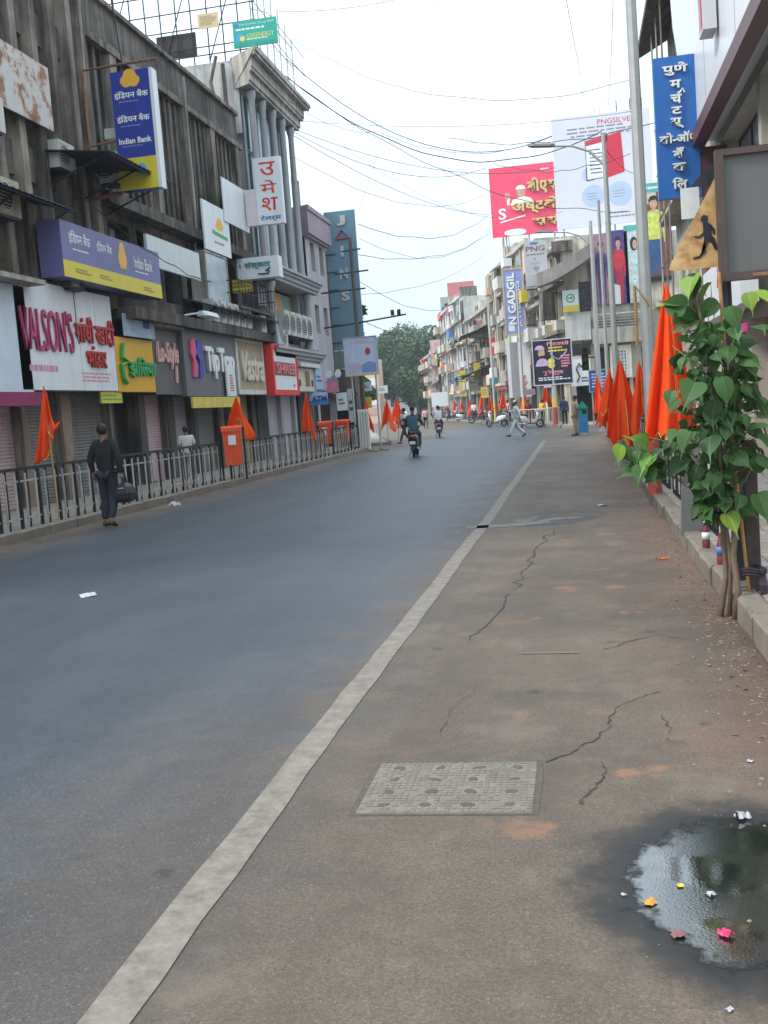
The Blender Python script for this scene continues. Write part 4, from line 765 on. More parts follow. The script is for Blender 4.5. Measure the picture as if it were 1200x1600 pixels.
for i in range(13):
    q = i/12; u = -1.5+q*3.2; y = -.5-.9*math.sin(q*PI*.5+.35); z = 8.0+1.4*q**1.5
    rings.append([(u, y-.9, z), (u, .3, z+.1), (u, .3, z+.8), (u, y-.9, z+.75)])
MB().loft(rings).build('curved_canopy', mat('bare_concrete', (.26, .245, .22), .85, .2, 2, .2, streak=.5, dirt=(.12, .11, .1)), R2)
MB().box(-.6, .6, -.3, 2, 10.0, 10.6).build('roof_clutter_wall', M_CONC, R2)
# posters on the corner building
gi = paint('grey_print', (.25, .25, .32)); SK1, HAIR = paint('print_skin', (.52, .31, .22)), paint('print_hair', (.03, .02, .02))
def figure(o, cx, z0, h, top, low, wide=None):
    """printed standing figure on a poster"""
    a = (wide or .46*h)/.46; X = lambda q: cx+q*a
    Z = lambda q: z0+q*h
    flat(o, [(X(-.11), Z(0)), (X(-.02), Z(0)), (X(0), Z(.35)), (X(.02), Z(0)), (X(.11), Z(0)), (X(.13), Z(.46)), (X(-.13), Z(.46))], low, -.003, 'printed_trousers'); flat(o, [(X(-.13), Z(.44)), (X(.13), Z(.44)), (X(.15), Z(.60)), (X(.17), Z(.40)), (X(.22), Z(.41)), (X(.21), Z(.66)), (X(.16), Z(.77)), (X(.05), Z(.81)), (X(-.05), Z(.81)), (X(-.16), Z(.77)), (X(-.21), Z(.66)), (X(-.22), Z(.41)), (X(-.17), Z(.40)), (X(-.15), Z(.60))], top, -.006, 'printed_top')
    flat(o, [(X(-.035), Z(.78)), (X(.035), Z(.78)), (X(.035), Z(.84)), (X(-.035), Z(.84))], SK1, -.008, 'printed_neck'); flat(o, ell(cx, Z(.885), a*.075, .07*h), SK1, -.0095, 'printed_face'); flat(o, [(X(-.08), Z(.88)), (X(-.06), Z(.92)), (X(.05), Z(.93)), (X(.08), Z(.88)), (X(.095), Z(.95)), (X(.03), Z(.985)), (X(-.06), Z(.975)), (X(-.095), Z(.93))], HAIR, -.0125, 'printed_hair')
P2 = Frame((0, 62.85, 0), 0)
o, w, h = board(P2, 'poster', 'tall poster of a man in a lime shirt and jeans behind the lamp post', (1003, 283, 1043, 434), 0, .08, paint('poster_brown', (.16, .06, .05))); flat(o, [(0, h*.9), (w, h*.9), (w, h), (0, h)], paint('poster_teal', (.1, .4, .38)), -.003); flat(o, [(0, h*.78), (w*.6, h*.78), (w*.6, h*.9), (0, h*.9)], paint('poster_sand', (.5, .5, .38)), -.004); lines(o, WHT, w*.15, w*.85, h*.93, h*.97, 1, -.004); figure(o, w*.5, h*.02, h*.86, paint('print_lime', (.58, .62, .12)), paint('print_denim', (.03, .09, .22)), w*.8); MB().box(0, w, -.02, .1, -.25, -.02).build('lower_rail', M_BLACK, o)
o, w, h = board(P2, 'poster', 'purple sari poster left of the red sari poster', (925, 363, 955, 477), 0, .06, paint('poster_mauve', (.34, .18, .24))); figure(o, w*.5, .05, h*.9, paint('print_indigo', (.08, .05, .18)), paint('print_indigo', (0, 0, 0)), w*.62); flat(o, [(0, 0), (w*.3, 0), (w*.25, h*.5), (0, h*.6)], paint('print_plum', (.2, .09, .16)), -.002); flat(o, [(w*.7, h*.2), (w, h*.1), (w, h*.8), (w*.8, h*.7)], paint('print_dusty_rose', (.46, .26, .28)), -.002)
o, w, h = board(P2, 'poster', 'poster of a woman in a red sari on a violet ground', (956, 358, 979, 476), 0, .06, paint('poster_violet', (.08, .05, .2))); figure(o, w*.5, .05, h*.92, paint('print_red', (.5, .03, .06)), paint('print_red', (0, 0, 0)), w*.75); flat(o, [(w*.1, 0), (w*.5, 0), (w*.5, h*.25), (w*.2, h*.28)], WHT, -.012)
o, w, h = board(P2, 'poster', 'pale green poster with a dark-haired figure next to the lamp post', (980, 350, 1001, 474), 0, .06, paint('poster_mint', (.48, .6, .58))); flat(o, [(0, h*.93), (w, h*.93), (w, h), (0, h)], paint('poster_teal', (0, 0, 0)), -.003); flat(o, ell(w*.55, h*.76, w*.22, h*.09), HAIR, -.003, 'printed_hair'); flat(o, ell(w*.6, h*.75, w*.13, h*.06), SK1, -.006, 'printed_face'); [flat(o, ell(w*q, h*z, w*.05, h*.012, 8), gi, -.003, 'printed_motif') for q, z in ((.2, .2), (.5, .3), (.75, .18), (.3, .42), (.65, .48), (.5, .1), (.2, .55))]; flat(o, [(w*.2, h*.0), (w*.9, h*.0), (w*.85, h*.5), (w*.7, h*.66), (w*.4, h*.66), (w*.28, h*.5)], paint('print_mint', (.5, .62, .6)), -.002, 'printed_dress')
o, w, h = board(P2, 'hanging_sign', 'small white and yellow sign with a green arrow circle', (880, 452, 903, 488), .9, .06, M_SIGNW); flat(o, [(0, 0), (w, 0), (w, h*.28), (0, h*.28)], paint('sign_lemon', (.7, .55, .08)), -.003); MB().loft([[(w*.5+r*math.cos(2*PI*k/24), -.006, h*.62+r*math.sin(2*PI*k/24)) for k in range(24)] for r in (w*.28, w*.2)], cap=False).build('circle_emblem', GRN, o); flat(o, [(w*.35, h*.6), (w*.55, h*.6), (w*.55, h*.54), (w*.68, h*.63), (w*.55, h*.72), (w*.55, h*.66), (w*.35, h*.66)], GRN, -.004, 'arrow')
o, w, h = board(P2, 'shop_sign', 'ivory shop panel with a black swan-like curl', (893, 560, 921, 604), .75, .06, M_SIGNW); MB().tube([(w*.3, -.03, h*.15), (w*.45, -.03, h*.35), (w*.3, -.03, h*.65), (w*.45, -.03, h*.85), (w*.6, -.03, h*.7)], .045, 6).build('curl_emblem', M_INK, o); lines(o, M_INK, w*.55, w*.95, h*.12, h*.35, 2, 0)
o, w, h = board(Frame((0, 50, 0), 0), 'route_board', 'blue direction board on two posts behind the right-hand flags', (922, 577, 953, 612), 0, .05, paint('route_blue', (.04, .10, .42)), frame=M_GALV, fw=.04); lines(o, WHT, w*.1, w*.9, h*.15, h*.9, 5, 0, .4); [MB().tube([(x, .05, -o.location.z), (x, .05, h)], .04, 6).build('post', M_GALV, o) for x in (.1, w-.1)]

# ------------------------------------------------------------------ hoardings above the right side
HB = Frame((0, 65.5, 0), 0)
o, w, h = board(HB, 'billboard', 'big white billboard with a red phone picture and pale blue circles', None, 0, .15, paint('billboard_white', (.68, .68, .74), var=.05, scale=.5), 'billboard', uz=(-.54, 5.15, 11.65, 18.1))
pb = paint('circle_blue', (.45, .56, .72)); pr_ = paint('phone_red', (.62, .03, .06)); gi = paint('grey_print', (.25, .25, .32))
for x, z, r in ((.36, .47, .075), (.34+.05, .27, .115), (.66, .27, .125)): flat(o, ell(w*x, h*z, w*r, w*r, 26), pb, -.003, 'printed_circle'); lines(o, gi, w*(x-r*.6), w*(x+r*.6), h*z-.25, h*z+.25, 3, -.004, .25, seed=int(x*100))
flat(o, [(w*.34, h*.42), (w*.56, h*.44), (w*.56, h*.80), (w*.34, h*.76)], paint('phone_face', (.78, .78, .82)), -.006, 'printed_phone'); flat(o, [(w*.33, h*.41), (w*.57, h*.43), (w*.57, h*.81), (w*.33, h*.77)], gi, -.003, 'printed_phone'); flat(o, [(w*.34, h*.72), (w*.56, h*.75), (w*.56, h*.80), (w*.34, h*.76)], pr_, -.008, 'printed_phone'); flat(o, [(w*.54, h*.42), (w*.72, h*.46), (w*.70, h*.82), (w*.54, h*.79)], pr_, -.008, 'printed_phone'); lines(o, gi, w*.37, w*.52, h*.46, h*.70, 7, -.005, .3)
text('PNGSILVER', w*.66, h*.925, w*.38, h*.045, pr_, o, -.004); lines(o, gi, w*.15, w*.92, h*.80, h*.90, 3, 0, .4); lines(o, gi, w*.5, w*.8, h*.05, h*.12, 2, 0, .4); flat(o, [(w*.86, h*.12), (w*.9, h*.12), (w*.9, h*.24), (w*.86, h*.24)], pr_, -.003)
for x in (.4, 1.9, 3.4, 4.8): MB().tube([(x, .3, -1.0), (x, .3, h)], .06, 6).build('support_post', M_GALV, o)
PF = Frame((0, 90, 0), 0)
o, w, h = board(PF, 'billboard', 'pink billboard with a man in white and raised gold letters', (770, 252, 866, 372), 0, .15, paint('billboard_pink', (.80, .065, .14), var=.05), 'billboard')
gl = paint('raised_gold', (.62, .47, .2), metal=.3); text('बीएस', w*.80, h*.68, w*.46, h*.24, gl, o, -.003, .2, .03); text('अष्टके', w*.67, h*.40, w*.70, h*.22, gl, o, -.003, .2, .03); text('ससं', w*.83, h*.18, w*.42, h*.14, gl, o, -.003, .2, .03)
flat(o, [(w*.30, h*.44), (w*.66, h*.44), (w*.62, h*.52), (w*.50, h*.56), (w*.34, h*.52)], WHT, -.004, 'printed_shirt'); flat(o, ell(w*.47, h*.62, w*.065, h*.075), SK1, -.006, 'printed_face'); flat(o, ell(w*.47, h*.66, w*.075, h*.06, 14, 0, PI), WHT, -.009, 'printed_cap'); flat(o, ell(w*.26, h*.58, w*.04, h*.05), SK1, -.006, 'printed_hand'); flat(o, [(w*.25, h*.45), (w*.29, h*.45), (w*.3, h*.56), (w*.25, h*.56)], WHT, -.004, 'printed_sleeve')
text('S', w*.17, h*.33, w*.12, h*.16, WHT, o, -.004, 0, .02); flat(o, [(w*.13, h*.20), (w*.52, h*.27), (w*.52, h*.29), (w*.13, h*.22)], WHT, -.004); flat(o, ell(w*.35, h*.05, w*.17, h*.05), M_SIGNW, -.004); lines(o, M_SIGNW, w*.78, w*.95, h*.89, h*.93, 1, 0, .7)
for x in (1.1, w/2+.3, w-.3): MB().tube([(x, .3, -1.95), (x, .3, h)], .08, 6).build('support_post', M_GALV, o)
bp = thing('advertising_board', 'black poster with a bearded man and pink lettering on a striped pole', 'poster', (0, 61, 0))
p0, p1 = at_y(836, 602, 61), at_y(891, 529, 61); bx0, bx1, bz0, bz1 = p0.x, p1.x, p0.z, p1.z; w, h = bx1-bx0, bz1-bz0
MB().box(bx0, bx1, -.12, -.06, bz0, bz1).build('panel', paint('poster_black', (.02, .018, .03)), bp); f = MB(); [f.box(*q) for q in ((bx0-.06, bx1+.06, -.15, -.05, bz0-.06, bz0), (bx0-.06, bx1+.06, -.15, -.05, bz1, bz1+.06), (bx0-.06, bx0, -.148, -.052, bz0, bz1), (bx1, bx1+.06, -.148, -.052, bz0, bz1))]; f.build('frame', paint('poster_frame', (.5, .48, .56)), bp)
X = lambda q: bx0+q*w
Z = lambda q: bz0+q*h
lil = paint('print_lilac', (.52, .36, .55)); pkp = paint('print_pink', (.75, .25, .33)); yl = paint('print_yellow', (.75, .6, .08))
flat(bp, [(X(.04), Z(.42)), (X(.40), Z(.42)), (X(.36), Z(.55)), (X(.24), Z(.62)), (X(.1), Z(.55))], lil, -.121, 'printed_robe'); flat(bp, ell(X(.22), Z(.72), w*.09, h*.11), SK1, -.123, 'printed_face'); flat(bp, ell(X(.24), Z(.66), w*.07, h*.07, 14, PI, 2*PI), HAIR, -.126, 'printed_beard'); flat(bp, ell(X(.18), Z(.80), w*.13, h*.10, 16, 0, PI), lil, -.127, 'printed_turban')
text('िशवजयंती', X(.66), Z(.92), w*.58, h*.1, pkp, bp, -.121, 0, .02); lines(bp, yl, X(.40), X(.90), Z(.72), Z(.86), 2, -.121, .5); flat(bp, ell(X(.47), Z(.52), w*.09, h*.07), yl, -.123); flat(bp, ell(X(.47), Z(.42), w*.09, h*.06), yl, -.124); lines(bp, pkp, X(.72), X(.97), Z(.36), Z(.66), 5, -.121, .6, seed=4)
MB().tube([(X(.45), -.13, Z(.70)), (X(.55), -.13, Z(.60)), (X(.66), -.13, Z(.55)), (X(.78), -.13, Z(.62)), (X(.88), -.13, Z(.72))], .035, 5).build('printed_swords', paint('print_steel', (.3, .32, .45)), bp)
text('शुभेच्छुक', X(.50), Z(.26), w*.55, h*.13, pkp, bp, -.121, 0, .02); lines(bp, WHT, X(.1), X(.95), Z(.08), Z(.17), 2, -.121, .5)
px_ = gnd(869, 668).x
for z0, z1, m in ((0, 1.15, mat('pole_red', (.3, .06, .05), .6, .2, 4)), (1.15, 1.75, paint('pole_yellow', (.62, .45, .08))), (1.75, bz1, M_GALV)): MB().tube([(px_, 0, z0), (px_, 0, z1)], .14, 8).build('pole_section', m, bp)

# ------------------------------------------------------------------ the row along the bend
bw = M_SIGNW; brd = paint('board_red', (.6, .06, .06)); byl = paint('board_yellow', (.66, .5, .07)); bbl = paint('board_blue', (.08, .2, .45)); bgy = paint('board_grey', (.3, .31, .33))
def row_building(name, label, yfar, ynear, h, floors, cols, m, seed, depth=9, set_=2.4, ledges=True, boards=()):
    r = random.Random(seed); P = Vector((BK(yfar)+set_, yfar, 0)); f = Frame(P, RB_); W = (ynear and (yfar-ynear)/.977) or 8; o = thing(name, label, 'building', P, RB_)
    ops = []; fh = (h-3.2)/floors; p = W/cols
    for k in range(floors):
        for i in range(cols):
            ww = p*r.uniform(.42, .6); c = (i+.5)*p; ops.append((c-ww/2, c+ww/2, 3.2+k*fh+fh*.3, 3.2+k*fh+fh*.82))
    gr = [(i*W/max(1, cols//2+1)+.3, (i+1)*W/max(1, cols//2+1)-.3, .16, 2.7) for i in range(max(1, cols//2+1))]
    MB().wall(0, W, 0, h, ops+gr, .4).box(0, W, .42, depth, h-.3, h).box(0, .3, .41, depth, 0, h-.3).box(W-.3, W, .41, depth, 0, h-.3).build('wall', m, o)
    for a, b, c, d in ops: window(o, a, b, c, d, .3, r.choice((M_GLASSD, M_GLASSD, M_GLASSP)), r.choice((M_WPAINT, M_CONC_L)), r.choice((1, 2)), r.choice((0, 1)))
    for a, b, c, d in gr:
        if r.random() < .45: shutter(o, a, b, c, d, r.choice(M_SHUT), .25)
        else: MB().quad((a, .39, c), (b, .39, c), (b, .39, d), (a, .39, d)).build('dark_doorway', M_DARKIN, o)
    for k in range(floors):
        z = 3.2+k*fh
        if ledges: band(o, 0, W, z-.1, z+.12, r.uniform(.25, .7), r.choice((M_CONC_L, m)), 'ledge')
        for i in range(cols):
            q = r.random(); a = i*p+.1
            if r.random() < .2: zz = z+r.uniform(.2, fh*.5); MB().box(a+p*.1, a+p*r.uniform(.45, .85), -r.uniform(.75, 1.3), -.62, zz, zz+r.uniform(.5, 1.2)).build('name_board', r.choice((M_SIGNW, brd, byl, bbl, bgy, M_PEACH, M_MAROON)), o)
            if i % 2 == 0 and k == 0: MB().tube([(a, -.15, 2.8), (a, -.15, h)], .06, 6).build('drain_pipe', r.choice((M_CONC, M_GREYP)), o)
            if r.random() < .25: MB().box(a+.1, a+p-.3, -.05, -.012, z+.2, z+fh*.9).build('stained_panel', r.choice((M_CONC, M_CONC_D, M_PEACH, M_GREYP)), o)
            if q < .4: MB().box(a, a+p-.2, -r.uniform(.7, 1.1), -.01, z+.13, z+1.05).build('balcony', r.choice((M_CREAM, M_WHITEW, M_CONC_L, M_PEACH)), o)
            elif q < .55: MB().box(a+.2, a+1.1, -.5, -.01, z+.2, z+.8).build('cooling_unit', M_AC, o)
            elif q < .7: MB().loft([[(a, -.9, z+fh*.8), (a, -.01, z+fh*.95), (a, -.01, z+fh*.97), (a, -.9, z+fh*.83)], [(a+p-.2, -.9, z+fh*.8), (a+p-.2, -.01, z+fh*.95), (a+p-.2, -.01, z+fh*.97), (a+p-.2, -.9, z+fh*.83)]]).build('sunshade', r.choice((M_RUST, M_GREYP, M_CONC_L)), o)
    for k, (u0, u1, z0, z1, cm_) in enumerate(boards): MB().box(W*u0, W*u1, -.35, -.06, z0, z1).build('name_board', cm_, o)
    band(o, 0, W, h-.25, h+.1, .3, m, 'parapet_cap')
    for k in range(3): u = r.uniform(.5, W-2); MB().box(u, u+r.uniform(1, 2.2), .5, 2.5, h+.01, h+r.uniform(.6, 1.6)).build('roof_cabin', r.choice((M_CONC, M_CREAM, M_GREYP)), o)
    return o, f, W
R3, F3, W3r = row_building('plastered_building', 'tall cream building with pilasters below the pink billboard', 99, 79, 13.3, 4, 7, M_CREAM, 5, boards=((.05, .4, 2.8, 3.5, brd), (.5, .9, 2.8, 3.6, bw)))
R3b, F3b, W3b = row_building('plastered_building', 'lower grey-beige building between the corner and the cream building', 78.7, 70.5, 10.6, 3, 3, M_CONC_L, 23, boards=((.1, .9, 2.8, 3.5, bgy),))
for u in (.4, 1.3, 4.4, 5.4): MB().box(u, u+.5, -.5, -.01, 3.2, 13.2).build('pilaster', M_CREAM, R3)
R4, F4, W4r = row_building('plastered_building', 'weathered beige building with green awnings in the middle distance', 121, 99.6, 11.0, 3, 7, M_CONC_L, 8, set_=2.6, boards=((.1, .3, 2.8, 3.6, bw), (.35, .6, 2.8, 3.5, byl), (.66, .9, 2.8, 3.6, bbl)))
R5, F5, W5r = row_building('plastered_building', 'white far building with red topped parapet on the right of the bend', 146, 122, 14.0, 4, 7, M_WHITEW, 12, set_=2.2, boards=((.0, .15, 13.4, 14.3, brd), (.3, .5, 2.8, 3.8, byl), (.55, .9, 2.8, 3.8, bw)))
R6, F6, W6r = row_building('plastered_building', 'last visible building of the right row before the trees', 175, 147, 9.5, 3, 7, M_CREAM, 16, set_=1.5)
for lab, u0, u1, z, dr in (('dark green upper tarpaulin awning beyond the slim violet sign', .42, .98, 9.2, 1.2), ('dark green lower tarpaulin awning over the far shops', .30, .98, 5.6, 1.3)):
    P = F4.w(W4r*u0, z, 0); o = thing('tarpaulin_awning', lab, 'awning', P, RB_); L_ = W4r*(u1-u0); rings = []
    for i in range(9): u = L_*i/8; s = .25*math.sin(i*1.9); rings.append([(u, 0, s*.3), (u, -1.6, -dr*.6+s*.4), (u, -3.0, -dr+s), (u, -3.0, -dr+s-.03), (u, -1.6, -dr*.6+s*.4-.04), (u, 0, s*.3-.04)])
    MB().loft(rings).build('tarpaulin', mat('tarpaulin_green', (.035, .085, .055), .7, .35, 2), o, True); [MB().tube([(u, 0, -1.6), (u, -2.8, -dr)], .03, 5).build('strut', M_BLACK, o) for u in (.3, L_/2, L_-.3)]
# signs of the row
S3 = Frame((0, 62.2, 0), 0)
o, w, h = board(S3, 'jewellers_sign', 'grey vertical jewellers sign reading PNG with a diamond', (822, 374, 853, 448), 0, .3, paint('sign_silver', (.46, .45, .46)))
br = paint('print_brown', (.2, .09, .1)); flat(o, ell(w*.45, h*.94, w*.2, h*.03), bbl, -.003, 'emblem'); text('PNG', w*.5, h*.82, w*.84, h*.12, br, o, -.002, 0, .02); text('JEWELLERY', w*.5, h*.69, w*.84, h*.05, br, o, -.002, 0, .02); text('&', w*.45, h*.60, w*.1, h*.05, br, o); text('GOLD', w*.48, h*.50, w*.45, h*.05, gi, o); flat(o, [(w*.34, h*.39), (w*.42, h*.43), (w*.58, h*.43), (w*.66, h*.39), (w*.5, h*.30)], gi, -.003, 'diamond'); text('RING', w*.5, h*.22, w*.35, h*.04, gi, o); MB().tube([(-.1, .1, h*.1), (w+.8, .1, h*.1)], .04, 5).build('bracket', M_BLACK, o)
S4 = Frame((0, 77.5, 0), 0)
o, w, h = board(S4, 'jewellers_sign', 'slim violet-blue vertical sign with upward-reading white letters', (792, 420, 815, 523), 0, .3, paint('sign_periwinkle', (.24, .29, .55)), frame=paint('frame_tan', (.5, .4, .25)), fw=.1)
text('N GADGIL', w*.36, h*.55, h*.80, w*.42, WHT, o, -.002, .05, .03, rot=PI/2); text('JEWELLERS', w*.76, h*.46, h*.72, w*.22, WHT, o, -.002, .03, .02, rot=PI/2); flat(o, [(w*.12, h*.05), (w*.45, h*.05), (w*.45, h*.15), (w*.12, h*.15)], M_SIGNW, -.003, 'emblem'); [MB().tube([(w, .15, h*q), (w+1.3, .15, h*q)], .05, 6).build('bracket', M_BLACK, o) for q in (.12, .9)]
def far_sign(px, Y, m, label, deco=None, depth=.25, name='shop_sign'):
    o, w, h = board(Frame((0, Y, 0), 0), name, label, px, 0, depth, m)
    if deco: deco(o, w, h)
    return o
far_sign((796, 533, 826, 622), 78.5, M_SIGNW, 'tall white sign panel with dull red letters under the violet sign', lambda o, w, h: (flat(o, [(w*.15, 0), (w*.5, 0), (w*.5, h), (w*.15, h)], bgy, -.003), text('अष्टके', w*.72, h*.25, h*.3, w*.3, RD, o, -.004, 0, .02, rot=PI/2)))
far_sign((765, 527, 779, 555), 96, brd, 'red square sign hanging off the far row', lambda o, w, h: flat(o, ell(w*.5, h*.6, w*.25, h*.12), M_SIGNW, -.003, 'emblem'))
far_sign((762, 468, 781, 492), 102, M_SIGNW, 'white sign with red letter marks above the green awning', lambda o, w, h: text('स', w*.5, h*.5, w*.6, h*.6, RD, o, -.004, 0, .05))
far_sign((820, 607, 836, 618), 72, bgy, 'grey fascia sign with dull red lettering by the striped pole', lambda o, w, h: text('AURA', w*.5, h*.5, w*.8, h*.6, RD, o))
far_sign((741, 566, 750, 592), 105, byl, 'small lemon vertical sign among the far right shops')
far_sign((765, 590, 780, 601), 96, paint('sign_turquoise', (.03, .3, .36)), 'turquoise shop sign above a dark far doorway')
far_sign((718, 578, 727, 620), 122, byl, 'yellow strip sign on the far right row')
far_sign((677, 530, 692, 612), 150, mat('pink_patterned_board', (.52, .34, .34), .6, .4, 2), 'tall pink patterned hoarding at the end of the right row', name='hoarding')
far_sign((675, 612, 699, 636), 112, M_SIGNW, 'blank white banner board standing at the far kerb', name='banner')
far_sign((800, 598, 826, 612), 84, paint('sign_dusk', (.14, .2, .27)), 'dusky blue fascia sign under the tall white panel')
far_sign((850, 596, 868, 606), 63, M_SIGNW, 'small white sign between black poster and corner building')
r_ = random.Random(77)
for k, (px, Y, m, lab) in enumerate((((783, 560, 792, 590), 95, M_SIGNW, 'white hanging board under the red square sign'), ((752, 540, 762, 556), 104, bgy, 'grey board under the upper green awning'), ((729, 545, 738, 566), 116, M_SIGNW, 'pale board on the weathered beige building'), ((733, 600, 748, 612), 110, M_SIGNW, 'white fascia of a far shop left of the lemon sign'), ((703, 590, 716, 604), 128, bbl, 'small blue fascia on the white far building'), ((699, 500, 713, 512), 138, M_SIGNW, 'white rooftop board on the far white building'), ((752, 604, 763, 622), 100, byl, 'yellow fascia of the far shop by the lamp post'), ((838, 470, 848, 500), 77, M_SIGNW, 'white panel under the grey jewellers sign'), ((858, 385, 868, 402), 72, M_SIGNW, 'small white plate right of the grey jewellers sign'), ((870, 392, 884, 405), 70, byl, 'lemon plate under the white billboard'), ((868, 372, 884, 384), 70, M_SIGNW, 'white plate just under the white billboard'), ((745, 497, 756, 512), 108, M_PEACH, 'peach panel on the beige building balcony'))):
    far_sign(px, Y, m, lab, (lambda o, w, h: lines(o, r_.choice((RD, gi, bbl)), w*.12, w*.88, h*.2, h*.8, 3, 0, .5, seed=int(w*1000))), .12, 'hanging_board')
for k, (px, Y, lab) in enumerate((((822, 452), 76, 'AC unit on the wall below the grey jewellers sign'), ((758, 571), 100, 'AC unit beside the lower green awning'), ((784, 545), 92, 'AC unit between the red and violet signs'), ((712, 545), 124, 'far AC unit on the white building'), ((842, 520), 74, 'AC unit above the black poster'))):
    q = at_y(*px, Y); ac_unit(q, 0, lab, .95, .7, .4)
# tower behind
ft = thing('tower_block', 'hazy distant tower block with a faded red rooftop hoarding', 'building', (-19.8, 165, 0))
tw = [(.6+i*1.1, 1.2+i*1.1, 3+k*2.2, 4.3+k*2.2) for i in range(4) for k in range(7)]
MB().wall(0, 5.2, 0, 18.5, tw, .3).box(0, 5.2, .32, 6, 18.2, 18.5).box(0, .3, .31, 6, 0, 18.2).box(4.9, 5.2, .31, 6, 0, 18.2).build('wall', M_GREYP, ft); [window(ft, a, b, c, d, .25, M_GLASSD, M_GREYP, 0) for a, b, c, d in tw]
MB().box(.2, 1.6, -.2, -.01, 8, 17).build('glazed_strip', M_GLASST, ft); MB().box(1.2, 5.3, .3, .5, 17.2, 20.6).build('roof_hoarding', paint('faded_red', (.5, .16, .17)), ft)
pk = thing('tower_block', 'narrow peach pillar-like building far down on the left of the bend', 'building', (-29.6, 150, 0))
MB().box(0, 1.9, 0, 4, 0, 9.2).build('wall', M_PEACH, pk); [MB().box(.3, 1.6, -.06, -.01, z, z+1.0).build('sign_panel', M_SIGNW if i % 2 else paint('panel_salmon', (.55, .3, .25)), pk) for i, z in enumerate((1.2, 2.6, 4.0, 5.4))]
db = thing('low_building', 'long dim low building closing the view under the far trees', 'building', (-75, 235, 0)); MB().wall(0, 80, 0, 6.5, [(2+i*4, 4+i*4, 2.4, 4.4) for i in range(19)], .4).box(0, 80, .42, 10, 6.2, 6.5).build('wall', M_GREYP, db); [window(db, 2+i*4, 4+i*4, 2.4, 4.4, .3, M_GLASSD, M_GREYP, 1) for i in range(19)]
# rooftop odds and ends on the right
an = thing('antenna_mast', 'thin lattice antenna mast behind the white billboard', 'antenna', (2.3, 70, 10.4))
for x in (-.15, .15): MB().tube([(x, 0, 0), (x, 0, 9.2)], .025, 5).build('mast_leg', M_GALV, an)
[MB().tube([(-.15, 0, z), (.15, 0, z+.3)], .015, 4).build('lattice_bar', M_GALV, an) for z in [i*.6 for i in range(15)]]
an = thing('antenna_mast', 'short antenna pole with arms behind the pink billboard', 'antenna', (-5.0, 95, 13.2)); MB().tube([(0, 0, 0), (0, 0, 6.9)], .05, 5).build('pole', M_GALV, an); [MB().tube([(-.5, 0, z), (.5, 0, z)], .03, 4).build('arm', M_GALV, an) for z in (5.2, 5.9, 6.4)]; MB().tube([(-.5, 0, 0), (-.5, 0, 6.0)], .12, 6).build('vent_pipe', M_CREAM, an)
tk = thing('water_tank', 'blue rooftop tank frame above the white billboard', 'tank', (3.2, 67.5, 18.0)); MB().box(0, 1.8, 0, 1.2, .1, .6).build('tank_body', bbl, tk, bevel=.05); [MB().tube([(x, .6, -3), (x, .6, 1.4)], .03, 5).build('post', M_BLACK, tk) for x in (.2, 1.0, 1.7)]
# ------------------------------------------------------------------ railings
M_RAILW = mat('dirty_white_rail_paint', (.44, .42, .39), .6, .25, 8, streak=.5, dirt=(.1, .085, .075))
def railing_left(label, y0, y1):
    o = thing('railing', label, 'railing', (-9.22, y0, .14), L90); L_ = y1-y0; n = max(1, round(L_/.67)); p = L_/n
    MB().box(0, L_, -.025, .025, .98, 1.03).build('top_rail', M_BLACK, o); MB().box(0, L_, -.015, .015, .785, .815).build('white_rail', M_RAILW, o); MB().box(0, L_, -.015, .015, .16, .19).build('white_rail', M_RAILW, o)
    post = MB().box(-.024, .024, -.024, .024, 0, .978).mesh('post', M_BLACK); bar = MB().box(-.017, .017, -.045, -.022, .1, .93).mesh('white_bar', M_RAILW); bk = MB().box(-.016, .016, .022, .045, .0, .978).mesh('black_bar', M_BLACK)
    for i in range(n+1): inst('post', post, o, (i*p, 0, 0))
    for i in range(n):
        for q in (.24, .76): inst('white_bar', bar, o, ((i+q)*p, 0, 0), (0, rng.uniform(-.02, .02), 0))
        inst('black_bar', bk, o, ((i+.5)*p, 0, 0))
    return o
railing_left('near left black and white railing behind the walking man', 9.5, 26.3); railing_left('far left black and white railing beyond the orange bin', 27.2, 38.6); railing_left('short left railing section before the white concrete pillar', 39.4, 44.0)
def railing_right(label, y0, y1, x=1.32, pitch=.17):
    o = thing('railing', label, 'railing', (x, y1, .14), R90); L_ = y1-y0; n = int(L_/pitch)
    MB().box(0, L_, -.02, .02, .93, .97).build('top_rail', M_BLACK, o); MB().box(0, L_, -.018, .018, .12, .15).build('bottom_rail', M_BLACK, o)
    b = MB().box(-.014, .014, -.014, .014, .0, .928).mesh('bar', M_BLACK); bw_ = MB().box(-.012, .012, -.03, -.012, .1, .9).mesh('white_bar', M_WPAINT)
    for i in range(n+1): inst('bar', b, o, (i*L_/n, 0, 0))
    for i in range(2, n, 4): inst('white_bar', bw_, o, ((i+.5)*L_/n, 0, 0))
    return o
railing_right('near right black railing beside the leafy sapling', 8.6, 15.8); railing_right('far right black railing carrying the row of saffron flags', 16.5, 42.3)
o = thing('railing', 'short grey railing near the striped pole at the corner', 'railing', (-2.6, 64.6, .14), -.35)
MB().tube([(-1.6, 0, .95), (2.2, 0, .95)], .03, 5).build('top_rail', M_GALV, o); [MB().tube([(-1.6+i*.19, 0, 0), (-1.6+i*.19, 0, .94)], .02, 5).build('bar', M_GALV, o) for i in range(21)]
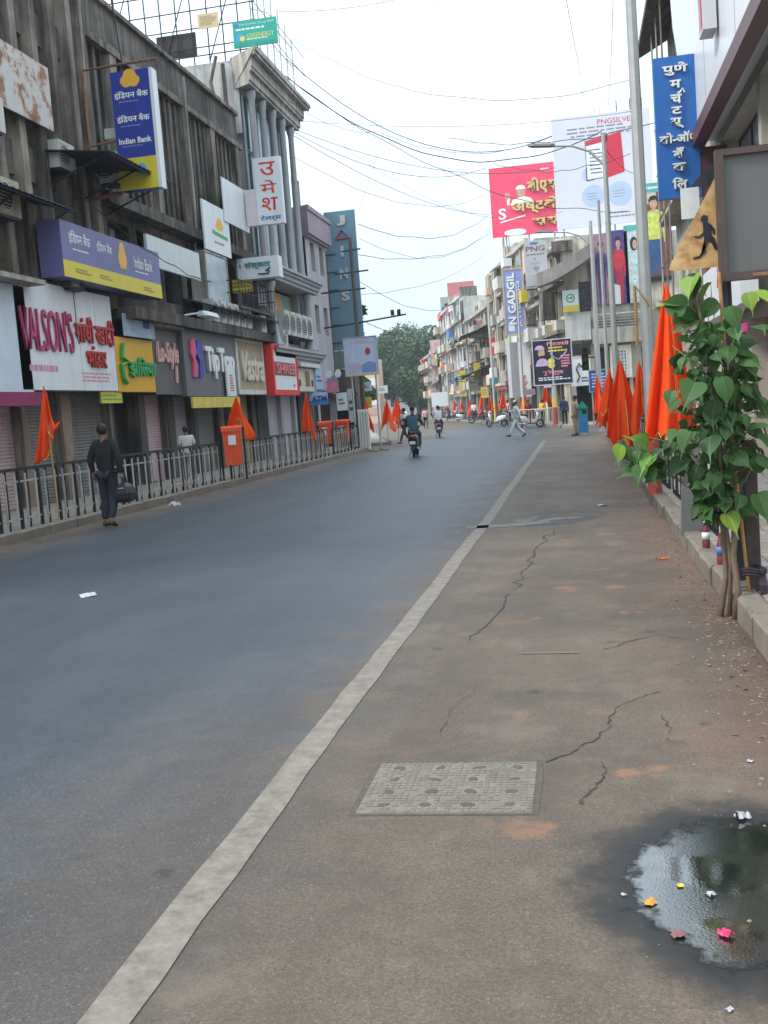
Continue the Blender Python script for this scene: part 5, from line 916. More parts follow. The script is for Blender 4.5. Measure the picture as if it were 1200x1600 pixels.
# concrete pillar that ends the left railing, with rubble round its foot
pl = thing('concrete_pillar', 'white ribbed concrete pillar at the end of the left kerb', 'pillar', (-9.0, 44.6, 0))
for x in (-.17, -.06, .06, .17): MB().box(x-.045, x+.045, -.13, .13, .05, 1.7).build('rib', M_WPAINT, pl)
MB().box(-.24, .24, -.1, .1, 1.7, 1.8).build('cap', M_WPAINT, pl); MB().box(-.28, .28, -.2, .2, 0, .06).build('foot', M_CONC_L, pl)
rb = MB()
for i in range(60):
    x, y = rng.gauss(-8.85, .35), rng.gauss(44.6, .5); s = rng.uniform(.03, .11); rb.ball((x, y, s*.3), s, 6, 4, (1, .9, .7))
kind(rb.build('rubble', mat('rubble', (.22, .16, .12), .9, .3, 8)), 'stuff')

# ------------------------------------------------------------------ lamp posts
def lamp_post(label, x, y, h, r0, r1, arm=None, base=None, seg=10):
    o = thing('lamp_post', label, 'lamp post', (x, y, .14)); zb_ = 0
    if base: MB().tube([(0, 0, 0), (0, 0, base[0])], [r0*1.06]*2, 8).build('painted_base', base[1], o); zb_ = base[0]
    MB().tube([(0, 0, zb_), (0, 0, h*.45), (0, 0, h)], [r0, r0*.6+r1*.4, r1], 8).build('pole', M_GALV, o)
    for z in (h*.45, h*.72): MB().lathe([(r0*.82, z), (r0*.82, z+.05)], 8).build('collar', M_GALV, o)
    if arm:
        (ax, az, bx, bz) = arm
        MB().tube([(bx*-.0, 0, az-.7), (ax*.3, 0, az-.25), (ax*.65, 0, az-.05), (ax, 0, az)], .035, 7).build('arm', M_GALV, o)
        MB().loft([[(ax+s*q, -a, az+.02+d), (ax+s*q, a, az+.02+d), (ax+s*q, a*.6, az+.1+d), (ax+s*q, -a*.6, az+.1+d)] for q, a, d, s in ((0, .05, -.03, -1), (.12, .12, -.02, -1), (.62, .13, .03, -1), (.75, .05, .05, -1))]).build('lamp_head', mat('lamp_head_grey', (.14, .145, .15), .5), o)
    return o
lamp_post('nearest tall grey lamp post with red painted foot behind the big flag', 1.06, 15.8, 9.6, .092, .066, base=(.92, mat('post_red', (.42, .075, .05), .6, .2, 4)))
lamp_post('middle lamp post whose arm reaches left over the road', 1.16, 31, 8.7, .10, .06, (-1.35, 8.55, 0, 0))
MB()
l3 = lamp_post('slimmer third lamp post in front of the sari posters', .98, 45, 8.6, .11, .07, (-1.5, 8.3, 0, 0))
l4 = lamp_post('thin grey pole between the middle and third lamp posts', 1.1, 37, 8.0, .07, .05)
far = [(BK(74)+.5, 74, 'far lamp post in front of the violet jewellers sign', 9.5), (BK(88)+.5, 88, 'far lamp post before the turquoise shop sign', 9), (BK(104)+.5, 104, 'far lamp post by the lemon sign', 8.5), (BK(125)+.5, 125, 'most distant lamp post on the right, with a short arm', 7.5)]
for x, y, lab, h in far: lamp_post(lab, x, y, h, .10, .07, (-1.6, h-.2, 0, 0) if y > 120 else None, base=(1.6, paint('pole_yellow', (0, 0, 0))) if y < 90 else None)
# left utility pole with crossarms
ut = thing('utility_pole', 'dark utility pole with crossarms beside the slate-blue tower sign', 'utility pole', (-9.75, 48.6, .1))
MB().tube([(0, 0, 0), (-.05, 0, 9.6)], [.12, .08], 8).build('pole', mat('brown_grey_pole', (.10, .08, .07), .8, .3, 4), ut)
for z, a, b in ((8.0, -.9, .7), (7.2, -1.6, .5), (9.0, -.5, .4)): MB().tube([(a, 0, z), (b, 0, z+.05)], .04, 5).build('crossarm', M_BLACK, ut)
MB().tube([(-1.6, 0, 5.6), (.0, 0, 5.7), (2.3, 0, 5.9)], .04, 5).build('crossarm', M_BLACK, ut); [MB().box(1.6+q, 1.75+q, -.06, .06, 5.9, 6.15).build('insulator', M_BLACK, ut) for q in (0, .3)]
# hoarding on the left over the footpath
HL = Frame((0, 47.0, 0), 0)
o, w, h = board(HL, 'printed_banner', 'pale blue and pink printed banner on a pole at the left corner', (541, 525, 587, 588), 0, .06, paint('banner_ice', (.48, .55, .70)), frame=M_GALV, fw=.03)
pkl = paint('banner_pink', (.62, .25, .32)); lines(o, pkl, w*.08, w*.55, h*.06, h*.34, 5, 0, .35); lines(o, pkl, w*.15, w*.95, h*.82, h*.92, 2, 0, .4); flat(o, ell(w*.72, h*.62, w*.08, h*.1), RD, -.003, 'printed_figure'); flat(o, [(w*.5, h*.06), (w*.95, h*.06), (w*.95, h*.3), (w*.72, h*.36), (w*.5, h*.26)], paint('banner_blue_print', (.2, .3, .55)), -.003); flat(o, [(0, 0), (w, 0), (w, h*.025), (0, h*.025)], byl, -.003); [MB().tube([(w*q, .1, -o.location.z+.14), (w*q, .1, h)], .045, 6).build('post', M_GALV, o) for q in (.15, .9)]
# signs and boxes clustered at the left corner
for px, Y, m, lab in (((512, 585, 526, 606), 46.2, bgy, 'small grey sign box left of the corner banner'), ((510, 594, 528, 614), 45.6, mat('pink_round_banner', (.55, .2, .24), .7, .4, 5), 'crumpled pink banner above the ATM sign'), ((527, 613, 541, 642), 46.0, M_SIGNW, 'weathered round-topped white board hung on the corner pole'), ((546, 607, 552, 660), 49.0, M_SIGNW, 'narrow white standing banner on the left corner footpath'), ((560, 596, 580, 612), 52, M_SIGNW, 'white shop board with black mark beyond the corner banner'), ((569, 620, 580, 638), 53, byl, 'dull yellow board on the left corner posts'), ((590, 602, 605, 615), 60, M_SIGNW, 'small white plate high on a far left pole')):
    far_sign(px, Y, m, lab, (lambda o, w, h: lines(o, M_INK, w*.2, w*.8, h*.3, h*.7, 2, 0, .5)) if m is M_SIGNW else None, .06, 'hanging_board')
lk = thing('market_stall', 'dark cluttered kiosk at the left corner below the banner', 'stall', (-12.2, 50.2, 0)); MB().box(0, 1.8, 0, 1.6, .1, 3.8).build('kiosk_body', M_CONC_D, lk); MB().box(-.1, 2.0, -.6, -.01, 2.5, 2.65).build('roof_flap', M_RUST, lk); MB().box(.2, 1.6, -.03, -.005, .9, 2.3).build('hatch', M_DARKIN, lk); MB().box(.1, 1.7, -.3, -.02, .7, .9).build('counter', M_CREAM, lk)
cl = thing('dial_pair', 'pair of small round white dials on the corner pole', 'clock', (-10.25, 45.9, 3.45)); [MB().prism(ell(x, 0, .14, .17), -.06, 0).build('dial', M_SIGNW, cl) for x in (-.42, 0)]
# traffic signal
ts = thing('traffic_signal', 'black three-lamp traffic signal hanging behind the lamp posts', 'traffic signal', (.95, 47, 0))
MB().tube([(0, .2, .14), (0, .2, 4.2)], .06, 8).build('pole', M_GALV, ts); MB().box(-.62, -.32, -.1, .1, 2.75, 3.75).build('housing', M_BLACK, ts); MB().tube([(-.45, .15, 3.3), (0, .2, 3.3)], .03, 5).build('bracket', M_BLACK, ts)
for i in range(3): MB().tube([(-.47, -.1, 2.95+i*.3), (-.47, -.28, 2.97+i*.3)], [.11, .12], 12, False).build('visor', M_BLACK, ts); MB().prism(ell(-.47, 2.95+i*.3, .09, .09, 14), -.115, -.101).build('lens', paint(('lens_green', 'lens_amber', 'lens_red')[i], ((.02, .1, .05), (.2, .1, .02), (.2, .02, .02))[i]), ts)
# bins
def bin_orange(label, x, y, rot=0., h=1.25):
    o = thing('litter_bin', label, 'bin', (x, y, .14), rot); m = paint('bin_orange', (.78, .085, .02))
    MB().loft([[(-a, -b, z), (a, -b, z), (a, b, z), (-a, b, z)] for a, b, z in ((.2, .16, .4), (.24, .2, h-.1))]).build('bin_body', m, o); MB().loft([[(-.27, -.23, z), (.27, -.23, z), (.27*s, .23, z+q), (-.27*s, .23, z+q)] for z, s, q in ((h-.1, 1, 0), (h, 1, .05))]).build('lid', m, o)
    for x_ in (-.3, .3): MB().tube([(x_, 0, 0), (x_, 0, h)], .03, 6).build('post', M_BLACK, o)
    MB().box(-.1, .1, -.225, -.2, h-.45, h-.2).build('sticker', M_SIGNW, o); return o
bin_orange('tall orange litter bin at the gap in the left railing', -8.95, 26.7, .3, 1.38)
bin_orange('left one of two orange bins near the white pillar', -9.75, 40.6, .1); bin_orange('right one of two orange bins, with a white notice', -9.4, 42.2, -.1)
bb = thing('litter_bin', 'blue and green bin shaped like a little house at the right corner', 'bin', (.24, 45.3, 0)); mb_ = paint('bin_blue', (.02, .2, .44)); mg_ = paint('bin_green', (.02, .25, .22))
MB().box(-.2, .2, -.18, .18, .14, .56).build('lower_box', mb_, bb); MB().box(-.2, .2, -.18, .18, .57, .84).build('upper_box', mb_, bb); MB().box(-.2, .2, -.18, .18, .85, 1.14).build('mouth_box', mg_, bb); MB().prism([(-.25, 1.14), (.25, 1.14), (0, 1.46)], -.24, .24).build('roof', mg_, bb); MB().box(-.02, .14, -.19, -.181, .92, 1.08).build('mouth', M_DARKIN, bb); [MB().box(x-.02, x+.02, -.02, .02, 0, .14).build('foot', M_GALV, bb) for x in (-.15, .15)]

# ------------------------------------------------------------------ saffron flags
def flag(label, x, y, z0, top, W, D, rot=0., lean=(0, 0), seed=0, pole_top=None, group=None, gold=True, zb_=.14, fork=.2, slant=.0, skew=0.):
    """a pennant hanging limp from the head of a leaning bamboo: folds deepen downwards, uneven hem"""
    r = random.Random(seed); o = thing('saffron_flag', label, 'flag', (x, y, zb_), rot, group); H = top-zb_; lx, ly = lean
    MB().tube([(0, 0, 0), (lx*.5, ly*.5, H*.5), (lx, ly, H+.03)], [.017, .015, .012], 6).build('bamboo_pole', M_BAMBOO, o)
    nu, nv = 30, 22; ph = [r.uniform(0, 6) for _ in range(6)]; fv = []
    for j in range(nv+1):
        v = j/nv; row = []
        for i in range(nu+1):
            u = i/nu*2-1; ww = W*(.03+.97*v**.85)*(1+.08*math.sin(3*v+ph[3])+.07*math.sin(9*v+ph[4])*(.5+.5*u))
            hem = D*(1-v**2*(fork*(.5+.5*math.cos(PI*u+.7*math.sin(ph[2])))+slant*(.5+.5*u)+.05*math.sin(7*u+ph[4])+.03*math.sin(15*u+ph[5])))
            px_ = lx+skew*W*v+u*ww*.5+.05*W*math.sin(2.2*v+ph[0])+.03*W*v*math.sin(9*u+ph[1]); pz = H-v*hem
            py_ = ly-.02-.24*W*v**.8*math.sin(u*4.2+ph[1]+1.2*v)-.15*W*v*math.sin(u*(8+2*math.sin(ph[0]))+ph[2]+2*v)-.04*W*v*math.sin(u*17+ph[5])
            row.append((px_, py_, pz))
        fv.append(row)
    mb = MB(); mb.loft(fv, cap=False, close=False); f = mb.build('cloth', M_SAFF, o, True); sd = f.modifiers.new('thickness', 'SOLIDIFY'); sd.thickness = .004
    if gold: MB().tube([Vector(fv[nv][i])+Vector((0, -.004, 0)) for i in range(r.randint(2, 8), r.randint(14, 22))], .005+.006*W, 4).build('gold_fringe', M_GOLD, o); MB().tube([Vector(fv[j][nu//2+3])+Vector((0, -.008, 0)) for j in range(nv//2, nv-2)], .004+.004*W, 4).build('gold_tassel', M_GOLD, o)
    return o
flag('big saffron flag right beside the leafy sapling', 1.20, 12.6, 0, 2.84, .66, 1.95, 0, (-.16, .0), 4, slant=-.12, skew=.05)
flag('second saffron flag of the right row, just past the lamp post', 1.15, 21.5, 0, 2.32, .7, 1.55, 0, (-.30, 0), 7, slant=-.3, fork=.1, skew=.14)
flag('third saffron flag of the right row, pole leaning left', 1.15, 25.5, 0, 2.25, .56, 1.4, 0, (-.35, 0), 9, slant=.3, skew=-.12)
flag('fourth saffron flag of the right row, against the blue board', 1.15, 30, 0, 2.1, .56, 1.35, 0, (-.3, 0), 12, slant=-.2)
flag('saffron flag just past the lamp post foot, half behind the second', 1.2, 18.6, 0, 2.15, .5, 1.3, 0, (-.12, 0), 61, slant=.25, skew=.1)
flag('slim saffron flag between the second and third of the right row', 1.2, 23.4, 0, 2.2, .42, 1.3, 0, (-.3, 0), 63, slant=-.3)
flag('small saffron flag between the third and fourth of the right row', 1.2, 28, 0, 2.1, .45, 1.2, 0, (-.15, 0), 65, slant=.2)
flag('small saffron flag before the last of the right row', 1.2, 33.5, 0, 2.1, .5, 1.25, 0, (-.3, 0), 67, slant=-.2)
flag('last saffron flag of the right row, next to the house-shaped bin', 1.1, 37, 0, 2.3, .5, 1.4, 0, (-.35, 0), 15, slant=.2)
g = gnd(93, 815, .14); ap = at_y(68, 606, g.y); flag('nearest left saffron flag, wide pennant on a bamboo at the railing', g.x, g.y, 0, ap.z, .52, 1.4, 0, (ap.x-g.x, 0), 21, slant=.5, fork=.1, skew=.02)
flag('left saffron flag with gold edge under the red framed sign', -9.0, 27.6, 0, 2.32, .74, 1.2, 0, (0, 0), 24, fork=.5)
flag('left saffron flag before the ATM sign', -9.0, 35.5, 0, 2.45, .5, 1.35, 0, (-.1, 0), 27, slant=-.25)
flag('saffron flag just behind the white concrete pillar', -9.3, 47, 0, 2.2, .7, 1.5, 0, (0, 0), 30, fork=.2)
for i, (x, y, t, l) in enumerate(((-9.5, 53, 2.2, 'saffron flag left of the pair beyond the pillar'), (-9.2, 54.5, 2.3, 'saffron flag right of the pair beyond the pillar'), (-12.3, 73, 2.0, 'small saffron flag furthest off on the left footpath'),
     (BK(67)+.6, 67, 2.6, 'broad saffron flag at the corner beside the striped pole'), (BK(75)+.6, 75.5, 2.4, 'saffron flag right of the violet sign lamp post'), (BK(83)+.6, 83, 2.5, 'saffron flag between two far lamp posts'), (BK(90)+.6, 90, 2.3, 'saffron flag by the far turquoise sign'), (BK(97)+.6, 97, 2.4, 'saffron flag before the far dark doorway'), (BK(104)+.6, 104, 2.3, 'saffron flag left of the lemon sign'), (BK(112)+.6, 112, 2.3, 'saffron flag near the blank white banner'), (BK(118)+.6, 118, 2.3, 'most distant saffron flag on the right'))):
    flag(l, x, y, 0, t, .75, 1.55, rng.uniform(-.4, .4), (rng.uniform(-.2, .1), 0), 40+i, gold=i < 5, fork=.3)
# grey plate leaning on the kerb
gp = thing('steel_plate', 'flat grey steel upright standing at the kerb behind the sapling', 'plate', (1.14, 11.4, .13)); MB().loft([[(-a, -.05, z), (a, -.05, z), (a, .04, z), (-a, .04, z)] for a, z in ((.135, 0), (.085, 1.0))]).build('plate', mat('dull_grey_steel', (.16, .155, .15), .6, .12, 3, metal=.2), gp)
# ------------------------------------------------------------------ road signs on the right pole
sp_ = thing('sign_post', 'black sign post behind the sapling', 'post', (1.15, 8.25, .13)); MB().tube([(0, 0, 0), (-.02, 0, 3.2)], .034, 10).build('pole', M_BLACK, sp_)
RSF = Frame((0, 8.12, 0), 0)
tri = thing('warning_sign', 'rusty cream triangular warning sign with a running child silhouette', 'road sign', (0, 8.14, 0))
M_RSIGN = bpy.data.materials.new('rusted_cream_enamel'); M_RSIGN.use_nodes = True
def _rs(m):
    t = m.node_tree; N = t.nodes.new; L = t.links.new; b = t.nodes['Principled BSDF']; b.inputs['Roughness'].default_value = .55
    tc = N('ShaderNodeTexCoord'); n = N('ShaderNodeTexNoise'); n.inputs['Scale'].default_value = 5; n.inputs['Detail'].default_value = 9; n.inputs['Roughness'].default_value = .66; L(tc.outputs['Object'], n.inputs['Vector'])
    r = N('ShaderNodeValToRGB'); L(n.outputs['Fac'], r.inputs[0]); e = r.color_ramp.elements; e[0].position = .40; e[0].color = (.62, .43, .19, 1); e[1].position = .68; e[1].color = (.22, .075, .025, 1); q = e.new(.52); q.color = (.56, .32, .12, 1); L(r.outputs[0], b.inputs['Base Color'])
_rs(M_RSIGN)
A, B_, D_ = at_y(1108, 284, 8.12), at_y(1042, 424, 8.12), at_y(1130, 420, 8.12); cx_ = 1.09; half = cx_-B_.x
def rtri(cx, zt, zb2, hw, r=.05):
    P = [Vector((cx, zt)), Vector((cx-hw, zb2)), Vector((cx+hw, zb2))]; out_ = []
    for i in range(3):
        a, b, c = P[i-1], P[i], P[(i+1) % 3]; d1 = (a-b).normalized(); d2 = (c-b).normalized()
        for k in range(5): t = k/4; q = (b+d1*r).lerp(b+d2*r, t).lerp(b, .55*(1-abs(2*t-1))); out_.append((q.x, q.y))
    return out_[::1]
MB().prism(rtri(cx_, A.z+.06, B_.z, half)[::-1], -.005, .0).build('plate', M_RSIGN, tri)
kx, kz = .995, (A.z+B_.z)/2-.09; s_ = .36
KID = [[(0, .30), (.05, .36), (.03, .44), (-.04, .46), (-.09, .42), (-.10, .36), (-.07, .31)],
       [(-.06, .30), (.03, .31), (.12, .24), (.10, .05), (.16, -.02), (.02, -.08), (-.05, -.04), (-.06, .12)],
       [(.08, .24), (.16, .18), (.17, .06), (.13, .05), (.12, .15), (.05, .2)], [(-.05, .22), (-.04, .13), (-.15, .05), (-.24, .06), (-.24, .03), (-.13, .0), (.0, .1)],
       [(-.05, -.03), (.04, -.07), (-.07, -.22), (-.16, -.34), (-.27, -.36), (-.28, -.40), (-.14, -.39), (-.02, -.27)], [(.02, -.06), (.15, -.02), (.2, -.18), (.31, -.2), (.33, -.26), (.15, -.25), (.1, -.12)]]
for i, pl_ in enumerate(KID): MB().prism([(kx+x*s_, kz+z*s_) for x, z in pl_], -.009-.0004*i, -.0065).build('silhouette', M_BLACK, tri)
MB().box(.83, .96, .015, .03, A.z-.24, A.z-.02).build('backing_plate', M_WPAINT, tri)
MB().prism([(.9, A.z-.02), (1.2, A.z-.02), (1.2, A.z+.16), (1.03, A.z+.12)], .03, .05).build('black_hood', M_BLACK, tri)
bd = thing('board_back', 'plain dark grey board in a brown frame at the right edge', 'board', (0, 7.98, 0)); a, b = at_y(1131, 438, 7.98), at_y(1121, 238, 7.98)
MB().box(a.x, a.x+.95, -.012, .0, a.z, b.z).build('panel', mat('dull_board_grey', (.115, .112, .105), .7, .08, 2), bd)
f = MB(); x0, x1, z0, z1 = a.x-.0, a.x+.95, a.z, b.z; [f.box(*q) for q in ((x0-.03, x1+.03, -.045, .03, z1-.035, z1+.01), (x0-.03, x1+.03, -.045, .03, z0-.01, z0+.045), (x0-.03, x0+.025, -.044, .028, z0+.045, z1-.035), (x1-.025, x1+.03, -.044, .028, z0+.045, z1-.035))]; f.build('frame', mat('brown_frame', (.075, .05, .04), .65, .3, 6), bd); MB().box(a.x+.19, a.x+.31, -.05, -.045, a.z+.005, a.z+.03).build('latch', M_RUST, bd)
[MB().tube([(x, .05, .13), (x, .05, z1)], .03, 8).build('post', M_BLACK, bd) for x in (a.x+.55, a.x+.9)]
# wooden bracket on the lamp post
wb = thing('timber_bracket', 'small timber bracket tied to the nearest lamp post', 'bracket', (.90, 15.6, 2.3)); MB().tube([(0, 0, .0), (0, 0, .85), (.2, 0, .55)], .025, 4).build('timber', M_BAMBOO, wb)

# ------------------------------------------------------------------ overhead cables
def cable(label, a, b, sag, r=.014, wob=0., seed=1, loops=0):
    a, b = Vector(a), Vector(b); q = random.Random(seed); P = []; n = 36; w1, w2 = q.uniform(0, 6), q.uniform(0, 6)
    for i in range(n+1): t = i/n; p = a.lerp(b, t); p.z -= sag*4*t*(1-t)-wob*math.sin(t*23+w1)*math.sin(t*9+w2)*min(1, 6*t, 6*(1-t)); P.append(p)
    o = MB().tube(P, r*1.05, 4).build('overhead_cable', M_WIRE); return tag(o, label, 'cable')
def cab(label, p0, Y0, p1, Y1, pm=None, **k):
    """ends fixed where the cable meets its roofs, sag from where it hangs in between"""
    a, b = at_y(*p0, Y0), at_y(*p1, Y1); cable(label, a, b, k.pop('sag'), **k)
cab('topmost heavy cable from the columned roof to the right side', (448, 92), 44, (862, 213), 48, sag=1.9, r=.017)
cab('second heavy cable slanting from the columned roof', (446, 118), 44, (940, 205), 46, sag=2.2, r=.02, wob=.05)
cab('third wavy cable below the heavy pair', (449, 122), 44, (985, 330), 60, sag=1.6, r=.016, wob=.12, seed=4)
cab('cable running from left cornice down to the far pink billboard', (452, 198), 47, (868, 262), 62, sag=1.0, r=.014)
cab('thin cable crossing just under the left cornice level', (450, 187), 47, (1000, 172), 52, sag=.5, r=.01)
cab('long thin cable slanting from the left roof to the far right awning', (455, 210), 47, (760, 335), 90, sag=.8, r=.018)
cab('cable sagging from the white tower to the right row', (455, 204), 47, (760, 262), 70, sag=1.2, r=.016)
cab('low cable from the slate-blue tower sign to the far cream building', (560, 350), 52, (770, 330), 85, sag=1.3, r=.018, wob=.06)
cab('lower wavy cable crossing beyond the tower sign', (560, 398), 55, (768, 362), 95, sag=1.0, r=.018, wob=.07, seed=7)
cab('drooping cable over the distant trees from the left pole', (562, 440), 52, (735, 458), 110, sag=1.6, r=.016, wob=.05, seed=9)
cab('lowest far cable above the trees', (565, 500), 55, (700, 515), 120, sag=1.0, r=.02)
cab('faint cable descending steeply from the top of the sky', (670, 0), 40, (985, 175), 58, sag=.4, r=.008)
cab('cable leaving the top of the picture near the lamp post', (885, 0), 26, (908, 118), 40, sag=.1, r=.008)
cab('short cable from the top edge to the blue rooftop tank', (958, 0), 26, (950, 165), 58, sag=.3, r=.008)
cab('cable stretched at the upper left corner of the sky', (436, 18), 40, (720, -30), 40, sag=.3, r=.01)
cab('cable from the middle lamp post to the corner building', (945, 232), 31, (1000, 268), 57, sag=.3, r=.012)
cab('cable past the white billboard face from the middle lamp arm', (700, 215), 44, (1030, 190), 30, sag=.4, r=.012, wob=.05, seed=12)
cab('wavy cable in front of the pink billboard top', (770, 255), 60, (985, 240), 50, sag=.6, r=.014, wob=.08, seed=14)
for k, (p0, Y0, p1, Y1, sg, r_, lab) in enumerate((((448, 152), 47, (880, 330), 64, 2.2, .009, 'thin slack cable between the left cornice and the corner building'), ((455, 60), 42, (1000, 120), 34, 1.4, .009, 'thin cable high across the sky to the nearest lamp post'), ((460, 245), 48, (766, 300), 84, 1.6, .013, 'slack cable to the left edge of the pink billboard'), ((560, 372), 53, (770, 350), 92, 1.8, .013, 'doubled slack cable beyond the tower sign'), ((440, 150), 42, (590, 205), 60, .5, .012, 'short cable spur by the columned roof'), ((590, 205), 60, (870, 208), 66, 1.2, .014, 'sagging cable at the level of the middle lamp arm'), ((565, 460), 54, (760, 395), 100, .8, .013, 'rising cable from the left pole to the cream building'), ((600, 205), 60, (560, 330), 56, .1, .008, 'steep faint stay wire in mid sky'), ((735, 215), 70, (770, 262), 84, .1, .012, 'little cable over the pink billboard corner'))): cab(lab, p0, Y0, p1, Y1, sag=sg, r=r_, wob=.04, seed=50+k)
cab('cable strung along the left bank signs to the columned corner', (120, 300), 20, (330, 440), 33, sag=.3, r=.014, wob=.05, seed=17)
# ------------------------------------------------------------------ people: one skinned surface each, clothing over it
def skinned(V, E, root, sub=1):
    names = list(V); me = bpy.data.meshes.new('tmp'); me.from_pydata([V[n][0] for n in names], [(names.index(a), names.index(b)) for a, b in E], [])
    o = bpy.data.objects.new('tmp', me); C.objects.link(o); o.modifiers.new('s', 'SKIN'); s = o.modifiers.new('d', 'SUBSURF'); s.levels = sub; s.render_levels = sub
    for i, n in enumerate(names): r = V[n][1]; d = me.skin_vertices[0].data[i]; d.radius = r if isinstance(r, tuple) else (r, r); d.use_root = n == root
    ev = o.evaluated_get(bpy.context.evaluated_depsgraph_get()); m = ev.to_mesh(); v = [tuple(q.co) for q in m.vertices]; f = [tuple(p.vertices) for p in m.polygons]; ev.to_mesh_clear(); bpy.data.objects.remove(o); bpy.data.meshes.remove(me)
    mb = MB(); mb.v = v; mb.f = f; return mb
STAND = dict(pelvis=(0, 0, .93), waist=(0, 0, 1.08), chest=(0, 0, 1.28), neck=(0, .01, 1.46), headb=(0, -.015, 1.555), headt=(0, -.012, 1.645),
    shL=(.175, 0, 1.40), elL=(.225, .03, 1.13), wrL=(.235, -.04, .90), shR=(-.175, 0, 1.40), elR=(-.225, .03, 1.13), wrR=(-.235, -.04, .90),
    hipL=(.09, 0, .89), knL=(.10, -.015, .50), anL=(.10, .02, .09), toL=(.12, -.14, .04), hipR=(-.09, 0, .89), knR=(-.10, -.015, .50), anR=(-.10, .02, .09), toR=(-.12, -.14, .04))
SKIN = mat('brown_skin', (.22, .115, .07), .55, .08, 5); HAIRM = mat('black_hair', (.012, .01, .01), .6, .2, 20); SHOE = mat('dark_shoe', (.045, .03, .024), .5, .2, 6)
def person(label, loc, rot, shirt, trousers, pose=None, h=1.72, shoes=None, sleeve=1., hair=True, cap=None, scarf=None, long_=False, carries=None):
    J = {k: Vector(v) for k, v in STAND.items()}
    for k, v in (pose or {}).items(): J[k] = Vector(v)
    s = h/1.72; J = {k: v*s for k, v in J.items()}; o = thing('person', label, 'person', loc, rot)
    R = dict(pelvis=(.10, .08), waist=(.095, .075), chest=(.115, .08), neck=.056, headb=(.074, .084), headt=(.074, .088), sh=.06, el=.04, wr=.028, hip=.08, kn=.055, an=.036, to=.032)
    rad = lambda k, q=0: (lambda r: (tuple((a+q)*s for a in r) if isinstance(r, tuple) else (r+q)*s))(R.get(k) or R[k[:2]] if (k in R or k[:2] in R) else R[k[:3]])
    E = [('pelvis', 'waist'), ('waist', 'chest'), ('chest', 'neck'), ('neck', 'headb'), ('headb', 'headt')]
    for q in 'LR': E += [('chest', 'sh'+q), ('sh'+q, 'el'+q), ('el'+q, 'wr'+q), ('pelvis', 'hip'+q), ('hip'+q, 'kn'+q), ('kn'+q, 'an'+q), ('an'+q, 'to'+q)]
    b = skinned({k: (tuple(v), rad(k)) for k, v in J.items()}, E, 'pelvis')
    hd = J['headt']; fwd = Vector((0, -1, 0))
    b.ball(J['headb']+Vector((0, -.082, .045))*s, .016*s, 6, 4, (1, 1, 1.5))                            # nose
    for q in (-1, 1): b.ball(hd+Vector((q*.072, .01, -.04))*s, .022*s, 6, 4, (.5, 1, 1.5))              # ears
    for q, sg in (('L', 1), ('R', -1)):
        w_, e_ = J['wr'+q], J['el'+q]; d = (w_-e_).normalized(); side = d.cross(Vector((sg, 0, .2))).normalized(); out2 = side.cross(d)
        b.tube([w_-d*.02*s, w_+d*.04*s, w_+d*.085*s], [.026*s, .036*s, .03*s], 6)
        for k in range(4): st = w_+d*.075*s+side*(k-1.5)*.018*s; L_ = (.065, .08, .075, .055)[k]*s; b.tube([st, st+d*L_*.55+out2*-.008*s, st+d*L_+out2*-.025*s], [.0095*s, .009*s, .007*s], 5)
        st = w_+d*.03*s+side*-.03*s; b.tube([st, st+d*.03*s-side*.025*s, st+d*.065*s-side*.03*s-out2*.01*s], [.011*s, .01*s, .008*s], 5)
    b.build('body', SKIN, o, True)
    V = {k: (tuple(J[k]), (a_*s, b_*s)) for k, a_, b_ in (('pelvis', .158, .122), ('waist', .15, .118), ('chest', .178, .125))}; V['pelvis'] = (tuple(J['pelvis']+Vector((0, 0, -.03*s))), V['pelvis'][1]); V['nk'] = (tuple(J['chest'].lerp(J['neck'], .97)), .074*s); E2 = [('pelvis', 'waist'), ('waist', 'chest'), ('chest', 'nk')]
    if long_: V['hem'] = (tuple(J['pelvis'].lerp((J['knL']+J['knR'])/2, .75)), (.17*s, .13*s)); E2.append(('hem', 'pelvis'))
    for q in 'LR':
        V['sh'+q] = (tuple(J['sh'+q]), .084*s); V['el'+q] = (tuple(J['sh'+q].lerp(J['el'+q], min(1, sleeve*2))), .066*s); E2 += [('chest', 'sh'+q), ('sh'+q, 'el'+q)]
        if sleeve >= 1: V['wr'+q] = (tuple(J['el'+q].lerp(J['wr'+q], .95)), .045*s); E2.append(('el'+q, 'wr'+q))
    skinned(V, E2, 'waist').build('shirt', shirt, o, True)
    V = {'pelvis': (tuple(J['pelvis']+Vector((0, 0, .02))), (.125*s, .1*s))}; E3 = []
    for q in 'LR': V['hip'+q] = (tuple(J['hip'+q]), .098*s); V['kn'+q] = (tuple(J['kn'+q]), .075*s); V['an'+q] = (tuple(J['an'+q]+Vector((0, 0, .03*s))), .062*s); E3 += [('pelvis', 'hip'+q), ('hip'+q, 'kn'+q), ('kn'+q, 'an'+q)]
    skinned(V, E3, 'pelvis').build('trousers', trousers, o, True)
    for q in 'LR':
        a, t = J['an'+q], J['to'+q]; d = (t-a); d.z = 0; d.normalize()
        MB().tube([a-d*.05*s+Vector((0, 0, -.03*s)), a+Vector((0, 0, -.02*s)), a.lerp(t, .6), t+d*.05*s], [.035*s, .05*s, .045*s, .028*s], 8).build('shoe', shoes or SHOE, o, True)
    if hair: MB().ball(hd+Vector((0, .028, .0))*s, .1*s, 12, 8, (.9, 1, 1.02)).build('hair', HAIRM, o, True)
    if cap: MB().ball(hd+Vector((0, .0, .03))*s, .098*s, 12, 8, (.92, 1.05, .75)).build('cap', cap, o, True)
